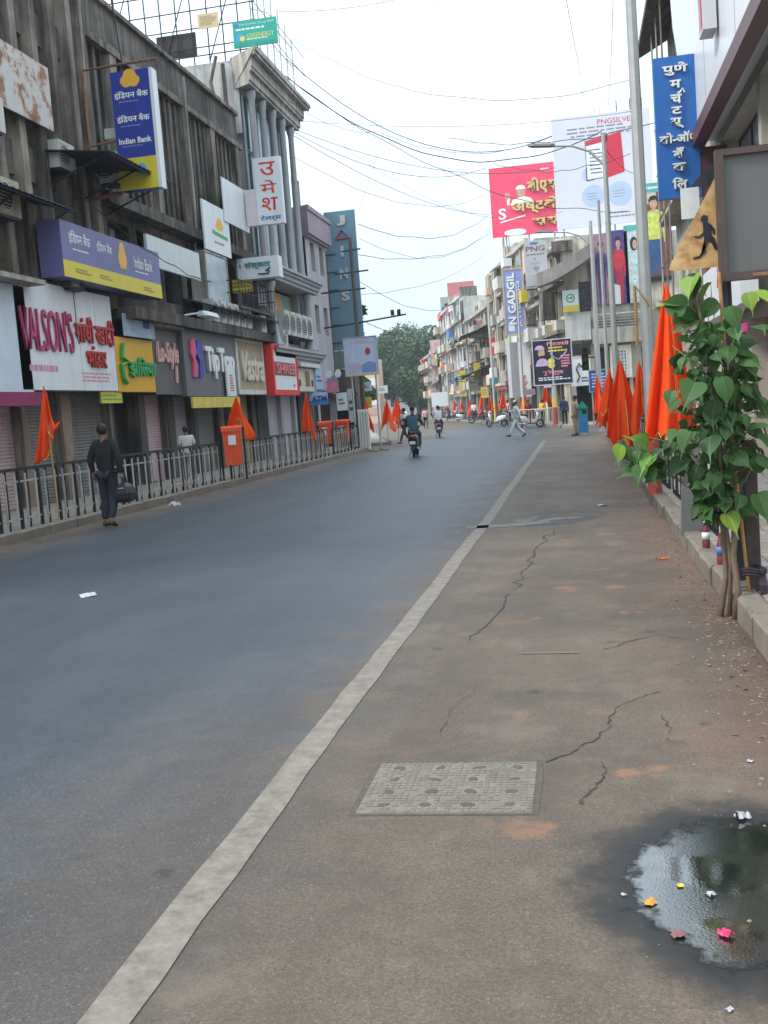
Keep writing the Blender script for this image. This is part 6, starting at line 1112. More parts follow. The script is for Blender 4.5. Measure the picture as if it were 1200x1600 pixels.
    if scarf: MB().tube([J['neck']+Vector((-.1, -.05, -.02))*s, J['neck']+Vector((0, .07, 0))*s, J['neck']+Vector((.1, -.05, -.02))*s], .04*s, 6).build('scarf', scarf, o, True)
    return o
CL = lambda n, c: mat('cloth_'+n, c, .85, .12, 4)
WALK = dict(hipL=(.09, 0, .89), knL=(.10, -.13, .50), anL=(.10, -.12, .10), toL=(.11, -.27, .06), knR=(-.10, .06, .49), anR=(-.10, .30, .13), toR=(-.10, .20, .03), elL=(.23, .10, 1.15), wrL=(.22, .12, .91), elR=(-.23, -.02, 1.13), wrR=(-.22, -.16, .94))
mw = dict(WALK); mw.update(elL=(.25, .06, 1.14), wrL=(.24, .0, .92), elR=(-.26, .05, 1.13), wrR=(-.27, .02, .88), knL=(.11, -.08, .5), anL=(.12, -.02, .09), toL=(.13, -.16, .04), knR=(-.10, -.02, .49), anR=(-.11, .20, .13), toR=(-.11, .08, .04))
g = gnd(175, 824)
person('man in black jacket and dark trousers walking away along the left kerb', (g.x, g.y, .0), PI-.05, CL('black', (.012, .012, .015)), CL('navy', (.024, .026, .04)), mw, 1.78, mat('brown_shoe', (.09, .045, .03), .5))
bag = thing('hand_bag', 'black hand bag carried by the man in the black jacket', 'bag', (g.x+.30, g.y+.02, .42)); MB().loft([[(-a, -b, z), (a, -b, z), (a, b, z), (-a, b, z)] for a, b, z in ((.09, .12, 0), (.13, .17, .05), (.14, .18, .16), (.11, .15, .27), (.05, .08, .34))]).build('bag_body', M_BLACK, bag, bevel=.045); MB().tube([(0, -.1, .34), (0, -.06, .46), (0, .06, .46), (0, .1, .34)], .012, 6).build('handle', M_BLACK, bag); MB().box(-.05, .05, -.155, -.14, .2, .26).build('white_tag', M_SIGNW, bag)
person('man in pale checked shirt behind the left railing by the orange bin', (-9.95, 26.0, .14), PI+.5, CL('pale_check', (.5, .46, .43)), CL('grey', (.1, .1, .11)), None, 1.5, sleeve=.45)
st = dict(WALK); st.update(knL=(.10, -.22, .53), anL=(.10, -.36, .14), toL=(.10, -.5, .12), knR=(-.10, .10, .49), anR=(-.10, .40, .16), toR=(-.10, .33, .03))
g = gnd(808, 684); WH = CL('white', (.62, .62, .60))
person('man all in white striding across the road to the left', (g.x, g.y, 0), -1.25, WH, WH, st, 1.68, cap=CL('white', (0, 0, 0)), long_=False)
g = gnd(634, 695); st2 = dict(st); st2.update(elL=(.2, -.2, 1.2), wrL=(.1, -.38, 1.12))
person('pedestrian in white shirt and dark trousers behind the red-lamped scooter', (g.x, g.y, 0), -.75, WH, CL('plum', (.05, .03, .04)), st2, 1.72, sleeve=.4, scarf=CL('black', (0, 0, 0)))
g = gnd(901, 681)
person('policeman in khaki standing beside the house-shaped bin', (g.x-.0, g.y, 0), -1.2, CL('khaki', (.40, .29, .17)), CL('khaki', (0, 0, 0)), None, 1.7, sleeve=.45)
person('person in dark blue standing under the black poster', (-.7, 61.6, .0), .4, CL('ink_blue', (.03, .04, .09)), CL('black', (0, 0, 0)), None, 1.72)
person('woman in dull red by the corner railing', (-3.0, 67.4, .14), .2, CL('dull_red', (.25, .04, .04)), CL('dull_red', (0, 0, 0)), None, 1.55, long_=True)
person('person in bright yellow by the corner railing', (-2.1, 66.4, .14), -.6, CL('yellow', (.68, .42, .03)), CL('black', (0, 0, 0)), None, 1.5)
person('far person in pink and white in the middle of the road', (-11.9, 84, 0), .2, CL('rose', (.6, .35, .34)), CL('grey', (0, 0, 0)), WALK, 1.7)
person('far person in maroon standing among the right-hand flags', (BK(92)+1.0, 92, .14), .3, CL('maroon', (.2, .03, .05)), CL('black', (0, 0, 0)), None, 1.75)
person('far person in white top near the parked motorcycle', (BK(84)+.9, 84, .14), -.5, CL('pink_white', (.6, .45, .46)), CL('grey', (0, 0, 0)), None, 1.65)
person('far person in grey at the edge of the left footpath', (-13.2, 66, .14), 1.2, CL('green', (.03, .18, .12)), CL('grey', (0, 0, 0)), None, 1.6)

# ------------------------------------------------------------------ two-wheelers
M_TYRE = mat('tyre_rubber', (.02, .02, .021), .85, .2, 10); M_ALLOY = mat('wheel_alloy', (.2, .2, .21), .4, .1, 5, metal=.7); M_SEAT = mat('black_seat', (.02, .02, .022), .6, .2, 8); M_CHROME = mat('mirror_chrome', (.5, .5, .5), .2, .05, 3, metal=.8)
def sring(y, w, z0, z1, n=14, e=.55):
    P = []
    for k in range(n): a = 2*PI*k/n; c, s = math.cos(a), math.sin(a); P.append((w/2*math.copysign(abs(c)**e, c), y, (z0+z1)/2+(z1-z0)/2*math.copysign(abs(s)**e, s)))
    return P
def wheel(o, y, r, t=.05):
    R_ = [[((t*math.cos(2*PI*k/8)), y+(r-t+t*math.sin(2*PI*k/8))*math.cos(q), r+(r-t+t*math.sin(2*PI*k/8))*math.sin(q)) for k in range(8)] for q in [2*PI*i/24 for i in range(25)]]
    wh = bpy.data.objects.new('wheel', MB().loft([[(.03*s, y+.06*math.cos(2*PI*k/10), r+.06*math.sin(2*PI*k/10)) for k in range(10)] for s in (-1, 1)]).mesh('wheel', M_ALLOY)); C.objects.link(wh); wh.parent = o
    MB().loft(R_, cap=False).build('tyre', M_TYRE, wh, True); rm = MB()
    for k in range(5): a = 2*PI*k/5; rm.tube([(0, y+.04*math.cos(a), r+.04*math.sin(a)), (0, y+(r-2*t)*math.cos(a), r+(r-2*t)*math.sin(a))], .014, 5)
    rm.loft([[(x, y+q*math.cos(2*PI*k/20), r+q*math.sin(2*PI*k/20)) for k in range(20)] for x, q in ((-.035, r-1.6*t), (.035, r-1.6*t))], cap=False); rm.build('rim', M_ALLOY, wh)
def scooter(label, loc, rot, col, cname, group=None):
    o = thing('scooter', label, 'scooter', loc, rot, group); m = mat('scooter_'+cname, col, .3, .05, 2, coat=.6, spec=.5)
    wheel(o, -.62, .25); wheel(o, .62, .25)
    MB().loft([sring(y, w, a, b) for y, w, a, b in ((-.93, .08, .66, .74), (-.86, .26, .55, .80), (-.6, .36, .42, .80), (-.28, .34, .36, .76), (-.08, .24, .30, .60))]).build('rear_body', m, o, True)
    MB().loft([sring(y, w, a, b) for y, w, a, b in ((-.88, .16, .80, .86), (-.7, .27, .79, .90), (-.4, .28, .76, .87), (-.12, .2, .72, .82))]).build('seat', M_SEAT, o, True)
    MB().box(-.17, .17, -.12, .36, .25, .32).build('floorboard', M_SEAT, o, bevel=.02)
    MB().loft([[(-w, y-t, z), (-w*.6, y+t, z), (w*.6, y+t, z), (w, y-t, z)] for z, y, w, t in ((.24, .36, .14, .03), (.45, .42, .2, .05), (.75, .5, .21, .07), (.95, .52, .13, .08))]).build('front_apron', m, o, True)
    MB().ball((0, .5, 1.03), .15, 12, 8, (1.1, .9, .6)).build('handlebar_cowl', m, o, True); MB().tube([(-.36, .40, 1.08), (-.1, .47, 1.06), (.1, .47, 1.06), (.36, .40, 1.08)], .018, 6).build('handlebar', M_BLACK, o)
    MB().ball((0, .62, 1.0), .075, 10, 6, (1.1, .5, .8)).build('headlight', paint('lamp_glass', (.6, .6, .58), rough=.15), o, True); MB().loft([[(x, .62+.3*math.cos(a), .25+.3*math.sin(a)) for x in (-.08, .08)] for a in [.3+i*.3 for i in range(8)]], cap=False, close=False).build('front_mudguard', m, o); MB().tube([(0, .5, .9), (0, .6, .5), (.07, .62, .25)], .03, 6).build('fork', M_GALV, o)
    for s in (-1, 1): MB().tube([(s*.28, .44, 1.08), (s*.36, .42, 1.25)], .008, 5).build('mirror_stalk', M_BLACK, o); MB().ball((s*.38, .42, 1.29), .065, 8, 6, (1.1, .3, .8)).build('mirror', M_BLACK, o, True)
    MB().ball((0, -.90, .72), .09, 10, 6, (1.2, .35, .6)).build('tail_lamp', paint('tail_red', (.55, .015, .015), rough=.2), o, True); MB().box(-.1, .1, -.935, -.925, .46, .56).build('number_plate', M_SIGNW, o); MB().loft([[(x, -.62+.31*math.cos(a), .25+.31*math.sin(a)) for x in (-.07, .07)] for a in [1.6+i*.26 for i in range(7)]], cap=False, close=False).build('rear_mudguard', M_BLACK, o); MB().tube([(.17, -.3, .28), (.19, -.85, .33)], [.04, .055], 8).build('exhaust', M_GALV, o); MB().tube([(-.12, -.2, .25), (-.22, -.15, .02)], .014, 5).build('side_stand', M_BLACK, o)
    return o
def motorcycle(label, loc, rot, col, cname):
    o = thing('motorcycle', label, 'motorcycle', loc, rot); m = mat('scooter_'+cname, col, .3, .05, 2, coat=.6); wheel(o, -.66, .3); wheel(o, .66, .3)
    MB().loft([sring(y, w, a, b) for y, w, a, b in ((-.02, .2, .72, .84), (.15, .28, .7, .98), (.38, .26, .74, 1.0), (.5, .16, .8, .94))]).build('fuel_tank', m, o, True); MB().loft([sring(y, w, a, b) for y, w, a, b in ((-.85, .14, .86, .94), (-.5, .24, .78, .9), (0, .2, .74, .84))]).build('seat', M_SEAT, o, True); MB().loft([sring(y, w, a, b) for y, w, a, b in ((-.98, .08, .78, .86), (-.6, .24, .62, .82), (-.2, .22, .55, .76))]).build('tail_fairing', m, o, True)
    MB().box(-.14, .14, -.2, .28, .3, .66).build('engine', M_ALLOY, o, bevel=.04)
    for s in (-1, 1): MB().tube([(s*.08, .42, 1.0), (s*.08, .66, .3)], .025, 6).build('fork', M_GALV, o); MB().tube([(s*.05, .40, 1.02), (s*.36, .3, 1.1)], .016, 6).build('handlebar', M_BLACK, o); MB().ball((s*.36, .36, 1.28), .06, 8, 6, (1.1, .3, .8)).build('mirror', M_BLACK, o, True)
    MB().ball((0, .58, .95), .11, 10, 6, (1, .7, 1)).build('headlight', MATS['lamp_glass'], o, True); MB().tube([(.15, .1, .3), (.17, -.8, .36)], [.03, .06], 8).build('exhaust', M_CHROME, o); MB().tube([(-.1, -.1, .3), (-.22, -.05, .02)], .014, 5).build('side_stand', M_BLACK, o); return o
RIDE = dict(pelvis=(0, .36, .95), waist=(0, .35, 1.10), chest=(0, .30, 1.30), neck=(0, .26, 1.48), headb=(0, .24, 1.575), headt=(0, .245, 1.675), shL=(.175, .28, 1.42), elL=(.29, .06, 1.2), wrL=(.30, -.30, 1.11), shR=(-.175, .28, 1.42), elR=(-.29, .06, 1.2), wrR=(-.30, -.30, 1.11), hipL=(.1, .33, .93), knL=(.19, -.08, .80), anL=(.15, -.08, .40), toL=(.15, -.22, .36), hipR=(-.1, .33, .93), knR=(-.19, -.08, .80), anR=(-.15, -.08, .40), toR=(-.15, -.22, .36))
g = gnd(650, 713)
scooter('dark scooter with a glowing red tail lamp ridden away on the road', (g.x, g.y, 0), .06, (.03, .03, .035), 'black')
person('rider in teal jacket and dark scarf on the red-lamped scooter', (g.x, g.y, 0), PI+.06, CL('teal', (.035, .11, .13)), CL('grey', (0, 0, 0)), RIDE, 1.68, hair=False, cap=CL('black', (0, 0, 0)), scarf=CL('black', (0, 0, 0)))
g = gnd(687, 683)
scooter('black scooter ridden further ahead in the middle of the road', (g.x, g.y, 0), .12, (.03, .03, .035), 'black')
person('rider in pale shirt on the further black scooter', (g.x, g.y, 0), PI+.12, CL('lavender', (.55, .53, .6)), CL('black', (0, 0, 0)), RIDE, 1.7, sleeve=.5)
for px, py, rot, col, cn, lab in ((828, 669, -1.45, (.6, .6, .58), 'white', 'white scooter parked side-on behind the man in white'), (776, 667, 1.0, (.6, .6, .58), 'white', 'white scooter parked with its tail to the road beside the red motorcycle'), (800, 665, .5, (.05, .05, .055), 'black', 'dark scooter parked between the white ones'), (726, 658, -1.9, (.6, .6, .58), 'white', 'far white scooter parked at the bend'), (706, 657, .8, (.05, .05, .055), 'black', 'far black scooter parked past the far white scooter')):
    g = gnd(px, py); scooter(lab, (g.x, g.y, 0), rot, col, cn)
g = gnd(749, 661); motorcycle('red motorcycle parked at the kerb among the scooters', (g.x, g.y, 0), -1.2, (.3, .015, .035), 'crimson')
g = gnd(714, 658); motorcycle('far dark motorcycle parked between the distant scooters', (g.x+.8, g.y, 0), 1.3, (.04, .04, .045), 'black')
for px, py, rot, col, cn, lab in ((738, 659, .9, (.25, .02, .03), 'crimson', 'far crimson scooter left of the red motorcycle'), (789, 663, 1.3, (.1, .12, .16), 'slate', 'slate scooter parked behind the white one near the kerb'), (718, 656, 1.6, (.05, .05, .055), 'black', 'black scooter tucked behind the far white scooter'), (696, 655, 1.2, (.6, .6, .58), 'white', 'most distant white scooter at the bend')):
    g = gnd(px, py); scooter(lab, (g.x+.6, g.y, 0), rot, col, cn)
for i, (px, y, c, lab) in enumerate(((772, 88, CL('rust', (.4, .1, .04)), 'far shopper in rust red near the turquoise sign'), (742, 103, CL('teal', (0, 0, 0)), 'far shopper in teal by the lemon sign'), (722, 116, CL('pink_white', (0, 0, 0)), 'far shopper in pink near the yellow strip sign'), (703, 124, CL('maroon', (0, 0, 0)), 'far shopper in maroon beside the blank banner'), (752, 97, CL('white', (0, 0, 0)), 'far shopper in white between the parked two-wheelers'))):
    person(lab, (BK(y)+.9-.25*i % 1.2, y, .14), .8*i, c, CL('grey', (0, 0, 0)), WALK if i % 2 else None, 1.62+.03*i, long_=i in (2, 3))
# ------------------------------------------------------------------ far white car
car = thing('parked_car', 'white hatchback car far down the left side of the road', 'car', (-16.6, 100, 0), .22); cw = mat('car_white', (.62, .62, .62), .3, .04, 2, coat=.5)
MB().loft([sring(y, w, a, b, 16, .4) for y, w, a, b in ((-1.8, 1.3, .35, .8), (-1.6, 1.62, .25, .95), (-.6, 1.66, .22, .98), (.8, 1.66, .22, .92), (1.6, 1.55, .28, .8), (1.82, 1.2, .35, .6))]).build('body', cw, car, True); MB().loft([sring(y, w, a, b, 16, .4) for y, w, a, b in ((-1.65, 1.2, .85, 1.1), (-1.3, 1.35, .85, 1.45), (.2, 1.36, .85, 1.48), (.95, 1.3, .85, .98))]).build('roof', cw, car, True)
MB().loft([[(-.55, -1.64, 1.0), (.55, -1.64, 1.0), (.5, -1.45, 1.36), (-.5, -1.45, 1.36)], [(-.55, -1.62, 1.0), (.55, -1.62, 1.0), (.5, -1.4, 1.36), (-.5, -1.4, 1.36)]]).build('rear_window', M_GLASSD, car)
for s in (-1, 1):
    MB().box(s*.68-.02, s*.68+.02, -1.1, .5, 1.0, 1.35).build('side_window', M_GLASSD, car); MB().box(s*.62-.1, s*.62+.1, -1.84, -1.74, .68, .86).build('tail_lamp', MATS['tail_red'], car)
    for y in (-1.15, 1.15): MB().tube([(s*.66, y, .3), (s*.84, y, .3)], .3, 16).build('wheel', M_TYRE, car)
MB().box(-.25, .25, -1.86, -1.82, .5, .62).build('number_plate', M_SIGNW, car)
# ------------------------------------------------------------------ peepal sapling in its stakes
def leaf_material(name, a, b, rib):
    m = bpy.data.materials.new(name); m.use_nodes = True; t = m.node_tree; N = t.nodes.new; L = t.links.new; p = t.nodes['Principled BSDF']; p.inputs['Roughness'].default_value = .5; p.inputs['Specular IOR Level'].default_value = .4
    oi = N('ShaderNodeObjectInfo'); x = N('ShaderNodeMix'); x.data_type = 'RGBA'; x.inputs[6].default_value = (*a, 1); x.inputs[7].default_value = (*b, 1); L(oi.outputs['Random'], x.inputs[0])
    tc = N('ShaderNodeTexCoord'); s = N('ShaderNodeSeparateXYZ'); L(tc.outputs['Object'], s.inputs[0]); ab = N('ShaderNodeMath'); ab.operation = 'ABSOLUTE'; L(s.outputs['X'], ab.inputs[0])
    mr = N('ShaderNodeMapRange'); mr.inputs[1].default_value = .012; mr.inputs[2].default_value = .03; mr.inputs[3].default_value = .6; mr.inputs[4].default_value = 0; L(ab.outputs[0], mr.inputs[0])
    y = N('ShaderNodeMix'); y.data_type = 'RGBA'; L(mr.outputs[0], y.inputs[0]); L(x.outputs[2], y.inputs[6]); y.inputs[7].default_value = (*rib, 1); L(y.outputs[2], p.inputs['Base Color'])
    # side veins as fine relief
    w = N('ShaderNodeTexWave'); w.wave_type = 'BANDS'; w.inputs['Scale'].default_value = 3.2; mp = N('ShaderNodeVectorMath'); mp.operation = 'ABSOLUTE'; L(tc.outputs['Object'], mp.inputs[0]); ro = N('ShaderNodeMapping'); ro.inputs['Rotation'].default_value = (0, 0, .85); L(mp.outputs[0], ro.inputs[0]); L(ro.outputs[0], w.inputs['Vector'])
    bp = N('ShaderNodeBump'); bp.inputs['Strength'].default_value = .1; bp.inputs['Distance'].default_value = .05; L(w.outputs['Fac'], bp.inputs['Height']); L(bp.outputs[0], p.inputs['Normal'])
    tr = N('ShaderNodeBsdfTranslucent'); L(y.outputs[2], tr.inputs[0]); mx = N('ShaderNodeMixShader'); mx.inputs[0].default_value = .28; L(p.outputs[0], mx.inputs[1]); L(tr.outputs[0], mx.inputs[2]); L(mx.outputs[0], t.nodes['Material Output'].inputs[0]); return m
M_LEAF = leaf_material('peepal_leaf', (.022, .066, .016), (.062, .145, .032), (.12, .19, .06)); M_LEAFY = leaf_material('young_peepal_leaf', (.10, .24, .03), (.22, .34, .04), (.4, .45, .14))
def leaf_mesh(name, m, fold, curl):
    half = [(0, 0), (.18, .06), (.34, .0), (.46, -.16), (.47, -.34), (.40, -.55), (.26, -.74), (.12, -.88), (.045, -.98), (.02, -1.2), (0, -1.34)]      # heart outline with a long drip tip (unit leaf)
    mb = MB(); c = [(0, y) for x, y in half]
    for s in (1, -1):
        n = len(mb.v)
        for (x, y), (a, b) in zip(half, c):
            bend = -curl*y*y
            mb.v.append((s*x, y, fold*abs(x)+bend+.03*math.sin(y*9+s)*abs(x))); mb.v.append((0, b, bend))
        for i in range(len(half)-1):
            q = (n+2*i, n+2*i+1, n+2*i+3, n+2*i+2); mb.f.append(q if s > 0 else q[::-1])
    return mb.mesh(name, m, True)
LM = [leaf_mesh('leaf', M_LEAF, .25, .18), leaf_mesh('leaf', M_LEAF, -.12, .35), leaf_mesh('leaf', M_LEAF, .5, .1)]; LY = leaf_mesh('leaf', M_LEAFY, .3, .2)
sap = thing('peepal_sapling', 'leafy green sapling tied to stakes at the right kerb', 'sapling', (1.08, 7.85, 0))
Ro = Vector((1.08, 7.85, 0)); M_STEM = mat('green_stem', (.16, .17, .07), .6, .2, 10); M_BARK = mat('grey_brown_bark', (.15, .10, .065), .8, .3, 12, .3)
TL = lambda px, py, dy=0.: at_y(px, py, 7.85+dy)-Ro
def stem(P, r0, r1, name='branch', m=None):
    P = [Vector(p) for p in P]; n = len(P); return MB().tube(P, [r0+(r1-r0)*i/(n-1) for i in range(n)], 7).build(name, m or M_STEM, sap, True)
stem([TL(1122, 985, -.1), TL(1135, 900), TL(1128, 800), TL(1125, 700), TL(1118, 600), TL(1100, 520), TL(1085, 455)], .024, .008, 'trunk', M_BARK)
stem([TL(1140, 985, -.05), TL(1142, 880, -.05), TL(1130, 780, -.05), TL(1120, 660, -.1)], .018, .008, 'trunk', M_BARK)
BR = [([(1125, 760), (1080, 730), (1030, 715), (985, 705)], .009), ([(1122, 660), (1085, 640), (1060, 610)], .008), ([(1120, 620), (1140, 560), (1152, 510), (1165, 478), (1188, 470)], .008), ([(1122, 720), (1155, 690), (1180, 660)], .008), ([(1128, 790), (1165, 750), (1190, 700)], .009), ([(1118, 600), (1075, 560), (1050, 540)], .007), ([(1125, 700), (1090, 690), (1062, 680)], .008), ([(1105, 530), (1090, 480), (1082, 440)], .006), ([(1135, 820), (1165, 800), (1195, 785)], .006), ([(1120, 640), (1150, 620), (1172, 600)], .007)]
for i, (P, r) in enumerate(BR): stem([TL(*p, dy=rng.uniform(-.15, .1)*k/3) for k, p in enumerate(P)], r, .004)
def put_leaf(px, py, dy, size, young=False, rr=rng):
    p = TL(px, py, dy); axis = Vector((TL(1120, py).x, 0, p.z)); out_ = Vector((p.x-axis.x, p.y, 0)); out_ = out_/(out_.length+.001) if out_.length > .02 else Vector((rr.uniform(-1, 1), -1, 0)).normalized()
    d = (out_*rr.uniform(.3, 1.0)+Vector((rr.uniform(-.4, .4), rr.uniform(-.4, .4), rr.uniform(-1.1, .25)))).normalized()            # tip direction
    nrm = (out_*.6+Vector((rr.uniform(-.5, .5), rr.uniform(-.9, .1), rr.uniform(.15, 1.0)))); nrm = (nrm-d*nrm.dot(d)).normalized(); xax = (-d).cross(nrm)
    M = Matrix((xax, -d, nrm)).transposed().to_4x4(); M.translation = p-d*size*.45
    o = bpy.data.objects.new('leaf', LY if young else rr.choice(LM)); C.objects.link(o); o.parent = sap; o.matrix_local = M @ Matrix.Scale(size, 4)
    return p-d*size*.45
lr = random.Random(5); pet = MB()
def cluster(n, cx, cy, rx, ry, s0, s1, dy=.3, young=.03):
    for i in range(n):
        while True:
            a, b = lr.uniform(-1, 1), lr.uniform(-1, 1)
            if a*a+b*b < 1: break
        px, py = cx+a*rx, cy+b*ry; q = put_leaf(px, py, lr.uniform(-dy, dy), lr.uniform(s0, s1), lr.random() < young, lr)
        e = TL(1120+(px-1120)*.45, py+14, lr.uniform(-.08, .08)); pet.tube([e, e.lerp(q, .6)+Vector((0, 0, .02)), q], [.0035, .003, .0025], 4, False)
cluster(72, 1112, 600, 70, 92, .065, .14); cluster(78, 1118, 705, 74, 68, .065, .14); cluster(30, 1105, 540, 58, 50, .07, .14); cluster(26, 1120, 770, 52, 40, .08, .14)
cluster(28, 1015, 720, 52, 34, .09, .15, .2, .1); cluster(7, 1080, 470, 34, 34, .13, .19, .15, .2); cluster(12, 1130, 800, 34, 42, .11, .16, .15, .15); cluster(28, 1172, 650, 30, 90, .09, .15, .25, .1)
for px, py, dy, s, yg in ((1148, 492, -.3, .16, 0), (1192, 505, -.3, .17, 0), (1172, 470, -.25, .12, 1), (1190, 462, -.2, .17, 1), (968, 708, -.1, .13, 1), (1000, 690, -.1, .15, 1), (1143, 815, -.2, .15, 1), (1192, 790, -.3, .19, 0), (1200, 720, -.2, .17, 0), (1060, 505, -.2, .17, 0), (1055, 478, -.1, .18, 0), (1080, 610, -.4, .2, 0), (1135, 605, -.4, .17, 0), (1108, 690, -.4, .17, 0), (1072, 690, -.4, .16, 0)): put_leaf(px, py, dy, s, bool(yg), lr)
inn = MB(); ir = random.Random(31)
for i in range(230):
    a = ir.uniform(0, 6.28); q = ir.random()**.5; py = 520+ir.random()*290; p = TL(1114+q*52*math.cos(a)*(1 if py < 760 else .5), py, q*.22*math.sin(a)); s = ir.uniform(.05, .10); d = Vector((ir.gauss(0, .6), ir.gauss(0, .6), ir.uniform(-1, -.1))).normalized(); n = d.cross(Vector((ir.gauss(0, 1), ir.gauss(0, 1), ir.gauss(0, .5)))).normalized(); w = d.cross(n)
    inn.quad(p, p+d*s*.35+n*s*.45, p+d*s*.8+n*s*.2, p+d*s*1.35, p+d*s*.8-n*s*.2+w*s*.1, p+d*s*.35-n*s*.45+w*s*.1)
kind(inn.build('inner_leaves', M_LEAF, sap), 'stuff')
kind(pet.build('petioles', M_STEM, sap), 'stuff')
sk = thing('timber_stake', 'thick dark timber stake behind the sapling stem', 'stake', (1.2, 7.95, .0)); MB().loft([[(-.045, -.035, z), (.045, -.035, z), (.045, .035, z), (-.045, .035, z)] for z in (.1, 1.25)]).build('stake', mat('dark_timber', (.06, .045, .035), .8, .3, 9, .3), sk)
sk = thing('bamboo_stake', 'split orange bamboo stake tied beside the sapling', 'stake', (1.13, 7.85, .0)); MB().tube([(0.02, 0, .1), (-.06, 0, 1.3), (-.09, .05, 2.45)], .013, 6).build('cane', mat('orange_cane', (.42, .21, .07), .6, .25, 10), sk)
sk = thing('bamboo_stake', 'crooked brown branch stake standing in the gutter', 'stake', (1.02, 7.7, .0)); MB().tube([(0, 0, 0), (.03, 0, .2), (0.01, .02, .45), (.06, .05, .9)], [.026, .024, .022, .018], 7).build('cane', M_BARK, sk, True)
ti = thing('cloth_tie', 'dark purple cloth knotted round the stakes of the sapling', 'tie', (1.11, 7.83, .30))
for z in (0, .022, .04): MB().tube([(.11*math.cos(a)+.01, .10*math.sin(a), z+.012*math.sin(3*a)) for a in [2*PI*i/20 for i in range(21)]], .012, 6, False).build('wrap', mat('purple_cloth', (.04, .028, .04), .8, .3, 10), ti)
MB().ball((.12, -.05, .02), .035, 8, 6).build('knot', MATS['purple_cloth'], ti, True); MB().loft([[(.12-.02, -.06, 0), (.12+.02, -.06, 0)], [(.12-.03, -.09, -.07), (.15, -.08, -.08)], [(.13-.03, -.08, -.15), (.15, -.07, -.14)]], cap=False, close=False).build('loose_end', MATS['purple_cloth'], ti)
def bottle(label, x, y, cap, body, lab, h=.26, tilt=0.):
    o = thing('plastic_bottle', label, 'bottle', (x, y, .165)); o.rotation_euler = (tilt, 0, 0); r = .036
    MB().lathe([(r*.9, 0), (r, .01), (r, h*.28), (r*.92, h*.33), (r, h*.38), (r, h*.62), (r*.6, h*.82), (.013, h*.9), (.013, h)], 14).build('bottle_body', body, o, True); MB().lathe([(r*1.02, h*.36), (r*1.02, h*.6)], 14).build('label_band', lab, o, True); MB().lathe([(.016, h*.93), (.016, h*1.02)], 10).build('cap', cap, o)
redp = mat('maroon_plastic', (.16, .035, .04), .3, .2, 6, spec=.5)
bottle('maroon bottle with white band on the kerb behind the sapling', 1.10, 10.0, M_SIGNW, redp, M_SIGNW, .27); bottle('maroon bottle with blue band on the kerb, nearer the sapling', 1.11, 9.05, redp, redp, bbl, .27); bottle('small maroon bottle behind the sapling stems', 1.16, 8.35, redp, redp, paint('label_pink', (.6, .15, .25)), .24)
rd = thing('white_rod', 'thin white rod leaning on the right railing near the bottles', 'rod', (1.2, 9.4, .15)); MB().tube([(0, 0, 0), (-.02, 0, .62)], .014, 6).build('rod', M_WPAINT, rd); MB().ball((-.02, 0, .63), .02, 8, 6).build('tip', M_SIGNW, rd)

# ------------------------------------------------------------------ litter
def scrap(name, label, px, py, size, m, seed, z=.0, flatn=.35):
    r = random.Random(seed); g = gnd(px, py); n = 5; mb = MB(); rows = []
    for i in range(n):
        rows.append([(size*((j/(n-1)-.5)*r.uniform(.75, 1.1)), size*((i/(n-1)-.5)*r.uniform(.6, 1.0)), max(.002, size*flatn*r.uniform(0, 1)*(1 if 0 < i < n-1 else .3))) for j in range(n)])
    mb.loft(rows, cap=False, close=False); o = mb.build(name, m); o.location = (g.x, g.y, z+.004); o.rotation_euler = (0, 0, r.uniform(0, 6)); s = o.modifiers.new('thickness', 'SOLIDIFY'); s.thickness = .0012; return tag(o, label, 'litter')
PW = mat('litter_white', (.36, .36, .37), .5, .3, 8); PO = mat('litter_orange', (.75, .25, .02), .5); PY = mat('litter_yellow', (.7, .5, .04), .5); PP = mat('litter_pink', (.7, .03, .12), .45)
scrap('paper_scrap', 'crumpled white paper at the back edge of the wet patch', 1160, 1279, .055, PW, 2, flatn=.6); scrap('wrapper', 'small yellow wrapper floating on the wet patch', 1063, 1386, .022, PY, 3); scrap('wrapper', 'curled orange wrapper at the left of the wet patch', 1016, 1413, .04, PO, 4); scrap('paper_scrap', 'small white scrap in the middle of the wet patch', 1110, 1400, .03, PW, 5, flatn=.6); scrap('wrapper', 'bright pink wrapper at the front of the wet patch', 1133, 1463, .045, PP, 6, flatn=.5); scrap('wrapper', 'dull pink wet scrap lying in the dark water', 1060, 1462, .05, mat('litter_dull_pink', (.2, .08, .09), .5), 7, flatn=.15); scrap('paper_scrap', 'white scrap on the red dirt near the kerb', 1172, 1191, .028, PW, 8); scrap('paper_scrap', 'white rag lying on the road at the far left', 138, 932, .17, PW, 9, flatn=.25); scrap('plastic_bag', 'white plastic bag in the left gutter past the walking man', 273, 791, .22, PW, 10, flatn=.6); scrap('paper_scrap', 'tiny white scrap by the front edge of the picture', 1140, 1580, .022, PW, 11); scrap('orange_peel', 'orange scraps in the gutter beside the bottles', 1035, 874, .12, mat('litter_rust', (.4, .09, .03), .7), 12, flatn=.2); scrap('paper_scrap', 'pale scrap on the patched strip up the parking lane', 940, 790, .15, PW, 13, flatn=.12); scrap('flower', 'fallen orange flower on the kerb under the big flag', 1025, 772, .1, PO, 14, z=.15, flatn=.7); scrap('paper_scrap', 'small white scrap left of the wet patch', 975, 1400, .018, PW, 15); scrap('plastic_bag', 'white plastic bag on the paving beside the stake', 1185, 914, .16, PW, 16, z=.15, flatn=.3)
gv = MB(); gr_ = random.Random(9)
